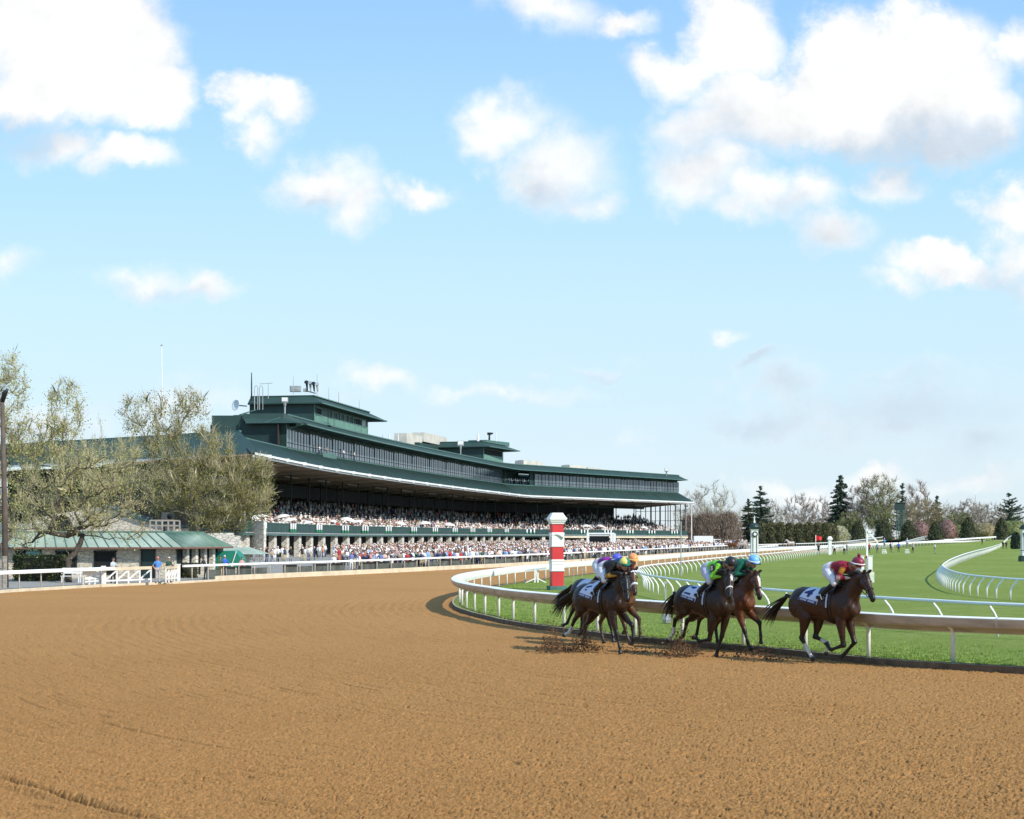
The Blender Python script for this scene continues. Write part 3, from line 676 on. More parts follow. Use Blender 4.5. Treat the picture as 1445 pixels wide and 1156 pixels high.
for s in srange(14, SMAX-20, 37): mb = MB(); mb.beam(B(s+4, -3.4, 5.0), B(s+4, -9.5, 7.6), .12, .45); mb.build('stair_wall', STAIRG, gs)
# glazed far end and left end infill
mb = MB()
for k in range(11): d = -2-k*1.6; mb.beam(B(SMAX-1.2, d, 4.2), B(SMAX-1.2, d, Z_E-.5), .22, .22)
for z in (5.6, 8.2, 10.9): mb.beam(B(SMAX-1.2, -2, z), B(SMAX-1.2, -18, z), .12, .12)
mb.build('end_mullions', BLACK, gs)
mb = MB()
for d0 in (-2.4, -13.6): mb.beam(B(SMAX-.4, d0, .8), B(SMAX-.4, d0, Z_E-.4), .3, .3)
mb.build('downpipe', WHITE, gs)
# ground storey: stone piers with dark openings
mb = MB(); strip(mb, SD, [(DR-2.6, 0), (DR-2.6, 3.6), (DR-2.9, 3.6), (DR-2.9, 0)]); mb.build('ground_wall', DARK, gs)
s = sd0+2.2; n = 0; pier_me = None; s_end = sx(732, DR)
while s < SMAX-2:
    c = B(s, DR-.45, 0); nr_ = EVN[min(len(EVN)-1, int(s))]; rz = math.atan2(nr_.y, nr_.x)
    if pier_me is None:
        mb = MB(); mb.box((0, 0, 1.9), (.75, 1.25, 3.8)); p = mb.build('stone_pier', STONE, gs, world=False); pier_me = p.data
    else: p = link(pier_me, 'stone_pier', gs)
    p.location = Vector((c.x, c.y, -.2+rise(s)))-gs.location; p.rotation_euler = (0, 0, rz); n += 1
    s += 6.7 if s < s_end else 8.5
mb = MB(); strip_r(mb, srange(sx(775, DR), SMAX-1), [(DR+.3, 3.05), (DR+.3, 3.5), (DR-.3, 3.5), (DR-.3, 3.05)]); mb.build('pale_lintel', CREAM, gs)
# stone base at the left end with railing
mb = MB(); a = B(sd0-.2, DR-.3, 0); mb.box((a.x-4.3, a.y+1.5, 1.75), (8.4, 2.4, 3.9)); mb.build('stone_end_wall', STONE, gs)
mb = MB(); mb.box((a.x-5.6, a.y+.6, 3.75), (8.6, .5, .35)); 
for k in range(9): mb.beam((a.x-.3-k*.55, a.y+.4, 3.9), (a.x-.3-k*.55, a.y+.4, 5.0), .06, .06)
mb.beam((a.x, a.y+.4, 5.0), (a.x-5, a.y+.4, 5.0), .1, .1); mb.box((a.x+.05, a.y+.4, 4.9), (.25, .3, 2.6)); mb.build('end_railing', GREEND, gs)
# rooftop boxes: tower(px of the front corners, depth back, heights)
def tower(name, px0, px1, d0, d1, zb, zt, ov, m, tip):
    s0, s1 = sx(px0, d0), sx(px1, d0)
    mb = MB(); vs = [B(s, d, z) for z in (zb, zt) for s, d in ((s0, d0), (s1, d0), (s1, d1), (s0, d1))]
    mb.add(vs, [(3,2,1,0),(4,5,6,7),(0,1,5,4),(1,2,6,5),(2,3,7,6),(3,0,4,7)]); box = mb.build(name, m, gs)
    mb = MB()
    e0 = [B(s, d, zt-.05) for s, d in ((s0-.9, d0+ov), (s1+tip, d0+ov), (s1+tip, d1), (s0-.9, d1))]
    e1 = [B(s, d, zt+.12) for s, d in ((s0-.9, d0+ov), (s1+tip, d0+ov), (s1+tip, d1), (s0-.9, d1))]
    e2 = [B(s, d, zt+1.15) for s, d in ((s0+.4, d0-.3), (s1+tip*.35, d0-.3), (s1+tip*.35, d1), (s0+.4, d1))]
    e3 = [B(s, d, zt+1.4) for s, d in ((s0+.4, d0-.3), (s1+tip*.35, d0-.3), (s1+tip*.35, d1), (s0+.4, d1))]
    vs = e0+e1+e2+e3; fs = [(3,2,1,0),(12,13,14,15)]
    for r in range(3):
        for k in range(4): k2 = (k+1) % 4; fs.append((r*4+k, r*4+k2, (r+1)*4+k2, (r+1)*4+k))
    mb.add(vs, fs); mb.build('roof', GROOF, box)
    mb = MB(); mb.beam(B(s0-.9, d0+ov+.06, zt+.06), B(s1+tip, d0+ov+.06, zt+.06), .16, .18); mb.beam(B(s0+.4, d0-.22, zt+1.36), B(s1+tip*.35, d0-.22, zt+1.36), .14, .16); mb.build('roof_edge', GREENL, box)
    return box, s0, s1
PANELG = mat('sunlit_green_panel', (.12,.25,.20), .5, var=.12, scale=.8)  # green lightened in colour to look sunlit below the eave
T1, s0, s1 = tower('press_box', 443, 518, -6.2, -16.6, 20.6, zat(443, 570, -6.2), 1.5, GREEN, 7)
zt1 = zat(443, 570, -6.2); L1 = s1-s0
def opening(box, sa, sb_, za, zb, m, name='window', pane=None):
    mb = MB(); mb.add([B(sa, -6.12, za), B(sb_, -6.12, za), B(sb_, -6.12, zb), B(sa, -6.12, zb)], [(0,1,2,3)]); w = mb.build(name, m, box)
    mb = MB()
    for a, b in (((sa,za),(sb_,za)),((sb_,za),(sb_,zb)),((sb_,zb),(sa,zb)),((sa,zb),(sa,za))): mb.beam(B(a[0], -6.08, a[1]), B(b[0], -6.08, b[1]), .14, .14)
    mb.build('frame', GREENL, w)
zb1 = 21.0
mb = MB()
for k in range(9): s = s0+L1*k/8; mb.beam(B(s, -6.1, zb1), B(s, -6.1, zt1-.1), .14, .16)
mb.add([B(s0+.1, -6.14, zb1), B(s1-.1, -6.14, zb1), B(s1-.1, -6.14, zb1+1.35), B(s0+.1, -6.14, zb1+1.35)], [(0,1,2,3)]); mb.build('front_panel', PANELG, T1)
for fa, fb in ((.02,.12),(.30,.40),(.70,.86)): opening(T1, s0+L1*fa, s0+L1*fb, zb1+1.35, zt1-.45, DARK)
for fa, fb in ((.45,.52),(.53,.60),(.61,.67)): opening(T1, s0+L1*fa, s0+L1*fb, zb1+1.35, zt1-.45, GLASS)
opening(T1, s0+L1*.88, s0+L1*.97, zb1+1.35, zt1-.45, GREYM)
mb = MB(); c = B(s0+L1*.2, -5.7, 0); mb.box((c.x, c.y, zb1-.1), (.9, 3.0, .12)); 
for k in range(2):
    mb.beam(B(s0+L1*(.15+.11*k), -5.3, zb1), B(s0+L1*(.15+.11*k), -5.3, zb1+2.3), .06, .06)
mb.beam(B(s0+L1*.15, -5.3, zb1+1.1), B(s0+L1*.26, -5.3, zb1+1.1), .06, .06); mb.build('small_balcony', GREEND, T1)
mb = MB(); mb.beam(B(s0-.1, -7.5, zb1+.2), B(s0-.1, -7.5, zb1+.4), 2, .1); mb.box(B(s0-.6, -14.6, zb1+.6), (2.6, .8, 1.4)); mb.box(B(s0-.6, -12.2, zb1+.3), (1.2, .8, .9)); mb.build('air_unit', GREYM, T1)
T2, t0, t1 = tower('camera_box', 682, 709, -7.5, -18, 20.6, zat(682, 631, -7.5), 1.7, GREEN, 4)
zt2 = zat(682, 631, -7.5)
mb = MB()
mb.add([B(t0+.1, -7.42, 21.0), B(t1-.1, -7.42, 21.0), B(t1-.1, -7.42, 22.5), B(t0+.1, -7.42, 22.5)], [(0,1,2,3)])
for k in range(6): s = t0+(t1-t0)*k/5; mb.beam(B(s, -7.38, 21), B(s, -7.38, zt2), .16, .16)
mb.build('front_panel', PANELG, T2)
mb = MB(); mb.add([B(t0+.3, -7.44, 22.6), B(t1-.3, -7.44, 22.6), B(t1-.3, -7.44, zt2-.4), B(t0+.3, -7.44, zt2-.4)], [(0,1,2,3)]); mb.build('window', DARK, T2)
mb = MB(); b0, b1 = sx(686, -9.5), sx(712, -9.5); vs = [B(s, d, z) for z in (zt2+1.3, zt2+2.3) for s, d in ((b0, -9.5), (b1+2, -9.5), (b1+2, -14), (b0, -14))]
mb.add(vs, [(3,2,1,0),(4,5,6,7),(0,1,5,4),(1,2,6,5),(2,3,7,6),(3,0,4,7)]); mb.build('roof_parapet', GREENL, T2)
mb = MB(); q0, q1 = sx(585, -19), sx(640, -19); vs = [B(s, d, z) for z in (20.8, zat(600, 626, -18)) for s, d in ((q0, -18), (t0+2, -18), (t0+2, -24), (q0, -24))]
mb.add(vs, [(3,2,1,0),(4,5,6,7),(0,1,5,4),(1,2,6,5),(2,3,7,6),(3,0,4,7)]); mb.build('plant_room', GREEN, gs)
zpl = zat(600, 626, -18)
# plant on the roof
def plant(px0, px1, pyb, pyt, d, nm='rooftop_unit', taper=.86, label='', sub=True):
    a, b = sx(px0, d), sx(px1, d); za, zb = zat((px0+px1)/2, pyb, d), zat((px0+px1)/2, pyt, d); L = abs(b-a)
    mb = MB(); c = B((a+b)/2, d-1.5, za); t = plan((a+b)/2+1, d)-plan((a+b)/2-1, d); rz = math.atan2(t.y, t.x)
    mb.box((c.x, c.y, (za+zb)/2-.4), (L, 3, zb-za+.8), rz, top=taper)
    for k in range(5): mb.box((c.x+t.normalized().x*L*(k-2)*.18, c.y+t.normalized().y*L*(k-2)*.18, zb+.05), (.25, 1.6, .1), rz)
    tag(mb.build(nm, TANM), label, 'air unit', 'boxy air units on the stand roof')
plant(738, 768, 664, 650.5, -9, label='grey flat-topped air unit on the stand roof just right of the camera box')
plant(803, 830, 668, 657, -9, label='tan air unit, larger of the touching pair on the far roof')
plant(829, 852, 669.5, 660.5, -9, label='tan air unit, smaller and right of the touching pair on the far roof')
plant(877, 894, 674, 667.3, -9, label='small sloping air unit nearest the far end of the stand roof')
plant(574, 596, 623, 613.5, -19, label='white boxy air unit at the left end of the plant room roof', taper=.95)
plant(598, 638, 622.5, 614.5, -19, label='long white air unit beside the boxy one on the plant room', taper=.95)
# masts, dish, lights
def mast(px, y0, y1, d, r, label, m=GREYM, yagi=False):
    s = sx(px, d); p = plan(s, d); z0, z1 = HC+(HZ-y0)*p.y/F, HC+(HZ-y1)*p.y/F
    mb = MB(); mb.tube([(p.x, p.y, z0-.5), (p.x, p.y, (z0+z1)/2), (p.x, p.y, z1)], [r, r*.9, r*.6], 6)
    if yagi:
        mb.beam((p.x-1.3, p.y, z1-.05), (p.x+.7, p.y, z1+.1), .07, .07)
        for k in range(5): mb.beam((p.x-1.2+k*.4, p.y-.4, z1), (p.x-1.2+k*.4, p.y+.4, z1), .04, .04)
    tag(mb.build('antenna', m), label, 'antenna', 'antennas on the stand roof')
mast(355, 560, 526, -15, .12, 'thick dark pole antenna at the left end of the press box roof', GREEND)
mast(378.5, 558, 541.5, -13, .06, 'T-shaped yagi antenna on the press box roof', yagi=True)
mast(414, 553, 530, -12, .05, 'thin whip antenna beside the small box on the press box roof')
mast(447.5, 556, 528, -8, .05, 'thin whip antenna right behind the roof speaker cluster')
mast(464, 562, 547, -8, .05, 'short whip antenna first to the right of the speaker cluster')
mast(478, 567, 553, -8, .06, 'short whip antenna second to the right of the speaker cluster')
mast(507, 580, 565, -8, .05, 'short whip antenna near the tip of the press box roof')
mast(540, 623, 614, -9, .07, 'thin post, leftmost of three between the rooftop boxes')
mast(549, 622, 613, -9, .16, 'white stub antenna, middle of three between the rooftop boxes', WHITE)
mast(562, 624, 612.5, -9, .13, 'white stub antenna, right of three between the rooftop boxes', WHITE)
mast(700, 620, 609.5, -9, .10, 'white aerial on the camera box roof', WHITE)
mast(674.5, 621, 612, -9, .3, 'stubby white aerial left of the camera on the camera box', WHITE)
for px in (361.5, 368.5):
    s = sx(px, -14); p = plan(s, -14); z0 = HC+(HZ-560)*p.y/F; z1 = HC+(HZ-544)*p.y/F
    mb = MB(); mb.tube([(p.x-.25, p.y, z0-2), (p.x-.25, p.y, z1-.3), (p.x, p.y, z1), (p.x+.25, p.y, z1-.3), (p.x+.25, p.y, z0-2)], .06, 5)
    tag(mb.build('ladder_hoop', GREYM), 'hooped top of a metal ladder on the press box roof', 'ladder', 'ladder tops on the press box')
def roof_light(px, y0, y1, d, label):
    s = sx(px, d); p = plan(s, d); z0, z1 = HC+(HZ-y0)*p.y/F, HC+(HZ-y1)*p.y/F; h = z1-z0
    t = thing('floodlight', (p.x, p.y, z0), label, 'floodlight', 'floodlights on the stand roof')
    mb = MB(); mb.tube([(p.x, p.y, z0-1), (p.x, p.y, z0+h*.45), (p.x, p.y, z0+h*.7)], [.1, .12, .3], 8); mb.build('pole', GREYM, t)
    mb = MB(); mb.box((p.x, p.y, z1-h*.15), (h*.36, .5, h*.3)); mb.build('lamp_head', GREYM, t)
    mb = MB(); mb.box((p.x, p.y-.3, z1-h*.13), (h*.32, .08, h*.22)); mb.build('lens', WHITE, t)
roof_light(402, 585, 561, -6, 'floodlight with white face standing left of the press box')
roof_light(650, 646, 622, -6, 'floodlight with white face standing in front of the camera box')
roof_light(940.5, 676, 661, -5, 'small floodlight alone on the far end of the stand roof')
s = sx(334, -17.5); p = plan(s, -17.5); zc = HC+(HZ-572)*p.y/F
t = thing('satellite_dish', (p.x, p.y, zc), 'pale round satellite dish fixed to the left side of the press box', 'dish')
mb = MB(); prof = [(.02, 0), (.3, .03), (.55, .1), (.74, .2), (.76, .22), (.70, .22), (.5, .14), (.3, .08), (.02, .06)]
mb.lathe((0, 0, 0), prof, 20); o = mb.build('reflector', WHITE, t, smooth=True, world=False); o.rotation_euler = (R(80), 0, R(-40)); o.scale = (1.15, 1.15, 1.0)
mb = MB(); mb.beam((p.x+.2, p.y+.2, zc), (p.x+1.5, p.y+.5, zc-.1), .16, .16); mb.build('bracket', BLACK, t)
s = sx(440, -8); p = plan(s, -8); zc = HC+(HZ-546)*p.y/F
t = thing('speaker_cluster', (p.x, p.y, zc), 'black cluster of horn loudspeakers on the press box roof', 'speaker')
mb = MB(); mb.beam((p.x-.9, p.y, zc-.65), (p.x+.6, p.y+.3, zc-1.0), .3, .12); mb.build('base_bar', BLACK, t)
for k in range(4): 
    mb = MB(); x = p.x-.8+k*.55; mb.tube([(x-.05, p.y-.3, zc+.75-k*.10), (x, p.y, zc+.5-k*.10), (x+.1, p.y, zc-.75)], [.36, .2, .1], 8); mb.build('horn', BLACK if k % 2 == 0 else GREYM, t)
s = sx(417, -12); p = plan(s, -12); zc = HC+(HZ-549)*p.y/F
mb = MB(); mb.box((p.x, p.y, zc), (1.7, 1.2, .9)); mb.box((p.x+.1, p.y-.62, zc+.05), (1.2, .06, .5)); mb.box((p.x+1.6, p.y, zc-.2), (.7, .6, .5)); tag(mb.build('roof_vent', GREYM), 'small grey vent box on the press box roof by the whip antenna', 'vent')
s = sx(690.5, -10); p = plan(s, -10); zc = HC+(HZ-614)*p.y/F
t = thing('video_camera', (p.x, p.y, zc-1), 'dark video camera on a stand on the camera box roof', 'camera')
mb = MB(); mb.tube([(p.x, p.y, zc-1.2), (p.x, p.y, zc)], [.25, .2], 6); mb.build('pedestal', BLACK, t); mb = MB(); mb.box((p.x, p.y, zc+.3), (1.0, .5, .6)); mb.tube([(p.x+.4, p.y, zc+.35), (p.x+.9, p.y, zc+.4)], [.16, .2], 8); mb.build('camera_body', BLACK, t)
# white and green cloths hung in threes over the parapet
n = 0
for gx in [370,412,449,486,514,547,583,613,641,666,690,714,748,824,857,888,919,951]:
    s = sx(gx, DR); 
    for k in (-1, 0, 1):
        ss_ = s+k*1.15*(1.0 if gx < 480 else 1.25); a = plan(ss_-.26, DR+.11); b = plan(ss_+.26, DR+.11); c = plan(ss_+.26, DR+.24); d = plan(ss_-.26, DR+.24); z = ZR1+.05+rise(ss_)
        t = thing('draped_cloth', (a.x, a.y, z), 'white cloth with green hem hung in a set of three over the green parapet', 'cloth', 'white and green cloths draped over the grandstand parapet')
        def slab(z0, z1, k0, k1):
            mb = MB(); f = lambda q, r, kk: (q.x+(r.x-q.x)*kk, q.y+(r.y-q.y)*kk)
            A, Bq = f(a, b, .5-.5*k0), f(a, b, .5+.5*k0); C, D = f(d, c, .5+.5*k1), f(d, c, .5-.5*k1)
            vs = [(*A, z1), (*Bq, z1), (*f(a, b, .5+.5*k1), z0), (*f(a, b, .5-.5*k1), z0), (*f(d, c, .5-.5*k0), z1), (*f(d, c, .5+.5*k0), z1), (*C, z0), (*D, z0)]
            return mb.add(vs, [(0,1,2,3),(7,6,5,4),(0,4,5,1),(1,5,6,2),(2,6,7,3),(3,7,4,0)])
        slab(z-.78, z, 1.0, .8).build('white_panel', LINEN, t); slab(z-1.2, z-.78, .86, 1.0).build('green_hem', GCLOTH, t)
# ------------------------------------------------------------------ clubhouse wing that turns away to the left
cw = thing('clubhouse', (-50, 206, .4), 'dark open clubhouse wing with green roof and pale stone arch behind the trees', 'building')
A, Bv = Vector((-30.9, 188.5)), Vector((-84, 228)); dv = (Bv-A).normalized(); nv = Vector((dv.y, -dv.x)) if dv.x*0+dv.y > 0 else Vector((dv.y, -dv.x))
if nv.y > 0: nv = -nv
W = lambda t, d, z: Vector((A.x+dv.x*t+nv.x*d, A.y+dv.y*t+nv.y*d, z)); LW = (Bv-A).length
def wbox(mb, t0, t1, d0, d1, z0, z1): return mb.add([W(t, d, z) for z in (z0, z1) for t, d in ((t0, d0), (t1, d0), (t1, d1), (t0, d1))], [(0,1,2,3),(7,6,5,4),(4,5,1,0),(5,6,2,1),(6,7,3,2),(7,4,0,3)])
mb = MB(); mb.add([W(-.5, 0, Z_E+.1), W(LW, 0, Z_E+.1), W(LW, -9, 17.0), W(12.4, -9, 17.0), W(12.4, -9.4, 16.7), W(LW, -9.4, 16.7), W(LW, 0, Z_E-.1), W(-.5, 0, Z_E-.1)], [(0,1,2,3),(3,2,5,4),(4,5,6,7),(7,6,1,0)]); r_ = mb.build('roof', GROOF, cw)
mb = MB(); wbox(mb, 12.4, LW, -8.9, -9.3, 16.9, 17.15); mb.build('ridge_cap', GREENL, r_)
mb = MB(); wbox(mb, -.5, LW, .12, -.1, Z_E-.22, Z_E+.02); mb.build('eave_gutter', WHITE, cw)
mb = MB(); wbox(mb, 17, LW, -12, -12.4, 0, 13.4); wbox(mb, 15, LW, -1, -12, 12.2, 12.5); wbox(mb, 7, LW, -4, -4.4, 5.2, 7.8); mb.build('dark_wall', mat('dark_timber', (.035,.026,.02), .8, var=.4, scale=.6), cw)
mb = MB()
for k in range(8): wbox(mb, 3+k*8, 3.35+k*8, -1.4, -1.8, 0, 12.6)
wbox(mb, 0, LW, -1.5, -1.7, 8.4, 8.7); wbox(mb, 0, LW, -1.5, -1.7, 10.2, 10.4); mb.build('support_post', GREEND, cw)
mb = MB(); wbox(mb, 1, LW, -2.2, -2.6, 0, 5.2); mb.build('stone_wall', STONE, cw)
# ------------------------------------------------------------------ vegetation builders
BARK = mat('bark_grey', (0.16,0.13,0.10), 0.9, var=0.35, scale=3, bump=0.4, bscale=12)
BARKD = mat('bark_dark', (0.075,0.058,0.045), 0.9, var=0.35, scale=3, bump=0.4, bscale=12)
BARKP = mat('bark_pale', (0.42,0.38,0.33), 0.85, var=0.3, scale=1.5)
TWIGL = mat('twig_straw', (0.42,0.37,0.23), 0.9, var=0.25, scale=.8)
TWIGB = mat('twig_brown', (0.33,0.275,0.235), 0.9, var=0.3, scale=.5)
TWIGR = mat('twig_reddish', (0.33,0.26,0.19), 0.9, var=0.3, scale=.4)
BUD = leaf_mat('spring_buds', (0.46,0.46,0.14), (0.55,0.51,0.22), .7, .45)
OLIVE = leaf_mat('olive_leaves', (0.27,0.26,0.065), (0.37,0.33,0.11), .5, .45)
PALE = leaf_mat('pale_leaves', (0.36,0.38,0.15), (0.45,0.43,0.22), .6, .4)
LGREEN = leaf_mat('light_green_leaves', (0.20,0.24,0.075), (0.28,0.29,0.11), .3, .35)
DGREEN = leaf_mat('dark_needles', (0.058,0.090,0.060), (0.088,0.120,0.078), .5, .25)
YEW = leaf_mat('yew_leaves', (0.055,0.070,0.028), (0.105,0.112,0.045), 1.2, .15)
PINK = leaf_mat('pink_blossom', (0.34,0.20,0.18), (0.24,0.14,0.11), .8)
CREAMF = leaf_mat('cream_blossom', (0.52,0.50,0.34), (0.34,0.34,0.17), .9)
HEDGE = leaf_mat('hedge_leaves', (0.060,0.085,0.018), (0.12,0.13,0.03), 1.5, .15)
BROWNH = leaf_mat('brown_twigs', (0.33,0.25,0.19), (0.26,0.20,0.15), 1.5, .2)
REDB = leaf_mat('reddish_buds', (0.32,0.26,0.14), (0.37,0.31,0.16), .4, .35)
def leaves(name, pts, size, m, parent, rg, aspect=.6, flat=0.0, updir=None):
    """many small leaf-sized quads at given points"""
    pts = np.asarray(pts, dtype=np.float64); n = len(pts)
    a = rg.normal(size=(n, 3)); a /= np.linalg.norm(a, axis=1)[:, None]
    if updir is not None: a = a*(1-flat)+np.asarray(updir)*flat; a /= np.linalg.norm(a, axis=1)[:, None]
    b = np.cross(a, rg.normal(size=(n, 3))); b /= np.linalg.norm(b, axis=1)[:, None]
    sz = size*(0.6+0.8*rg.random(n))[:, None]
    A = a*sz*.5; Bq = b*sz*.5*aspect
    v = np.stack([pts-A, pts+Bq, pts+A, pts-Bq], 1).reshape(-1, 3)-np.array(origin(parent))
    me = bpy.data.meshes.new(name); me.vertices.add(4*n); me.vertices.foreach_set('co', v.astype(np.float32).ravel())
    me.loops.add(4*n); me.loops.foreach_set('vertex_index', np.arange(4*n, dtype=np.int32)); me.polygons.add(n); me.polygons.foreach_set('loop_start', np.arange(0, 4*n, 4, dtype=np.int32))
    me.materials.append(m); me.update(calc_edges=True)
    return link(me, name, parent)
def grow(base, fork_h, targets, rg, up=.35, wig=.10, step=None):
    """branches that reach from a trunk to every target point; returns node positions, parents"""
    H = max(t[2] for t in targets)-base[2]; step = step or H/14
    nodes = [np.array(base, float)]; par = [-1]
    k = max(2, int(fork_h/step)+1)
    for i in range(1, k+1):
        nodes.append(np.array(base, float)+np.array([rg.normal()*wig*.4*step, rg.normal()*wig*.4*step, fork_h*i/k])); par.append(len(nodes)-2)
    first = k
    T = sorted(targets, key=lambda t: np.linalg.norm(np.array(t)-nodes[first])+rg.random()*H*.15)
    ends = []
    for t in T:
        t = np.array(t, float); arr = np.array(nodes[first:]); d = t-arr
        dist = np.linalg.norm(d, axis=1)+np.maximum(0, -d[:, 2])*1.4+.12*np.linalg.norm(arr-nodes[first], axis=1)*0
        j = int(np.argmin(dist))+first; p = nodes[j]; L = np.linalg.norm(t-p); n = max(1, int(L/step+.5))
        prev = j
        for i in range(1, n+1):
            u = i/n; q = p+(t-p)*u; q = q+np.array([0, 0, 1])*(-up)*L*u*(1-u)*.6 if up < 0 else q+np.array([0, 0, -1])*up*L*u*(1-u)*.5
            q = q+rg.normal(size=3)*wig*step*(1 if i < n else .2); nodes.append(q); par.append(prev); prev = len(nodes)-1
        ends.append(prev)
    return nodes, par, ends
def branch_mesh(nodes, par, r_tip, power=.46, rmax=None, sides=5, split=None):
    n = len(nodes); cnt = np.zeros(n)
    kids = [[] for _ in range(n)]
    for i in range(1, n): kids[par[i]].append(i)
    for i in range(n-1, -1, -1):
        if not kids[i]: cnt[i] = 1
        if par[i] >= 0: cnt[par[i]] += cnt[i]
    rad = r_tip*np.maximum(cnt, 1)**power
    if rmax: rad = np.minimum(rad, rmax)
    rad[0] *= 1.35
    big, small = MB(), MB()
    done = [False]*n
    for i in range(1, n):
        p = par[i]; first = kids[p].index(i) == 0 if False else (max(kids[p], key=lambda c: cnt[c]) == i)
        if first and p != 0 and not (par[p] == 0 and False): continue        # continues its parent's chain
        chain = [p, i]
        while kids[chain[-1]]: chain.append(max(kids[chain[-1]], key=lambda c: cnt[c]))
        rr = [min(rad[chain[0]], rad[chain[1]]*1.25)]+[rad[c] for c in chain[1:]]
        thick = rad[chain[1]]; tgt = big if (split is None or thick > split) else small
        tgt.tube([nodes[c] for c in chain], rr, sides if thick > r_tip*3 else 3, cap=False)
    return big, small
def crown_points(blobs, n, rg, shell=.35):
    """points in a union of ellipsoids (x, y, z, rx, ry, rz, weight)"""
    w = np.array([b[6] if len(b) > 6 else 1.0 for b in blobs])*np.array([b[3]*b[4]*b[5] for b in blobs])**.67; w = w/w.sum(); out = []
    for _ in range(n):
        b = blobs[rg.choice(len(blobs), p=w)]; v = rg.normal(size=3); v /= np.linalg.norm(v); r = (shell+(1-shell)*rg.random())**.6
        out.append((b[0]+v[0]*r*b[3], b[1]+v[1]*r*b[4], b[2]+v[2]*r*b[5]))
    return out
def twigs(name, base, dirs, length, width, m, parent, rg):
    """fine twigs: thin tapering slips from given points"""
    base = np.asarray(base); n = len(base); d = np.asarray(dirs)+rg.normal(size=(n, 3))*.45; d /= np.linalg.norm(d, axis=1)[:, None]
    L = (length*(.5+.8*rg.random(n)))[:, None]; s_ = np.cross(d, rg.normal(size=(n, 3))); s_ /= np.linalg.norm(s_, axis=1)[:, None]; s_ *= width*.5
    mid = base+d*L*.5+rg.normal(size=(n, 3))*L*.07
    v = np.stack([base-s_, base+s_, mid+s_*.8, base+d*L, mid-s_*.8], 1).reshape(-1, 3)-np.array(origin(parent))
    me = bpy.data.meshes.new(name); me.vertices.add(5*n); me.vertices.foreach_set('co', v.astype(np.float32).ravel()); me.loops.add(5*n); me.loops.foreach_set('vertex_index', np.arange(5*n, dtype=np.int32))
    me.polygons.add(n); me.polygons.foreach_set('loop_start', np.arange(0, 5*n, 5, dtype=np.int32)); me.materials.append(m); me.update(calc_edges=True); return link(me, name, parent)
def leafy_tree(name, label, base, fork_h, blobs, n_t, r_tip, n_leaf, lsize, lm, bm, seed, cat='tree', group=None, jitter=.5, up=.3, wig=.12, rmax=None, sides=6, power=.46, n_twig=0, tw_len=1.0, tw_w=.02, tm=None):
    rg = np.random.default_rng(seed); t = thing(name, tuple(base), label, cat, group)
    T = crown_points(blobs, n_t, rg); T = [q if q[2] > base[2]+fork_h*.7 else (q[0], q[1], base[2]+fork_h*.7+rg.random()) for q in T]
    nodes, par, ends = grow(tuple(base), fork_h, T, rg, up, wig)
    big, small = branch_mesh(nodes, par, r_tip, power, rmax, sides); big.build('trunk', bm, t, smooth=True)
    ar = np.array(nodes); pr = np.array([max(0, q) for q in par]); dr = ar-ar[pr]; dr /= np.maximum(1e-6, np.linalg.norm(dr, axis=1))[:, None]
    if n_twig:
        cn = [i for i in range(len(nodes)) if nodes[i][2] > base[2]+fork_h*1.2]+ends*2; k = rg.choice(cn, n_twig); f = rg.random((n_twig, 1)); tb = ar[k]*(1-f)+ar[pr[k]]*f
        ctr = np.array([np.mean([b[0] for b in blobs]), np.mean([b[1] for b in blobs]), base[2]+fork_h]); outw = tb-ctr; outw /= np.linalg.norm(outw, axis=1)[:, None]
        twigs('twigs', tb, dr[k]*.5+outw*.6+np.array([0, 0, .5]), tw_len, tw_w, tm or bm, t, rg)
    if n_leaf:
        cand = ends*3+[i for i in range(len(nodes)) if nodes[i][2] > base[2]+fork_h*1.3]
        A = np.array(nodes)[rg.choice(cand, n_leaf)]
        L = A+rg.normal(size=(n_leaf, 3))*jitter
        leaves('crown', L, lsize, lm, t, rg)
    return t
def bare_tree(name, label, base, h, w, seed, bm, n_t=150, r_tip=.03, leafm=None, n_leaf=0, group=None, fork=.25, lsize=.5, top=.62, up=.2, lower=.9, tm=None):
    x, y, z = base; bl = [(x, y, z+h*top, w*.5, w*.45, h*(1-top)), (x-w*.12, y, z+h*(top-.2), w*.42*lower, w*.4, h*.24, .6), (x+w*.15, y, z+h*(top-.12), w*.36, w*.36, h*.26, .6)]
    return leafy_tree(name, label, base, h*fork, bl, n_t, r_tip, n_leaf, lsize, leafm, bm, seed, group=group, jitter=h*.03, up=up, wig=.2, sides=5, n_twig=n_t*14, tw_len=h*.10, tw_w=.055, tm=tm)
def ground_at(px, Z, dz=0.0): x = (px-CX)*Z/F; return (x, Z, elev(Z, x)+dz)
def Ez(y, Z): return HC+(HZ-y)*Z/F
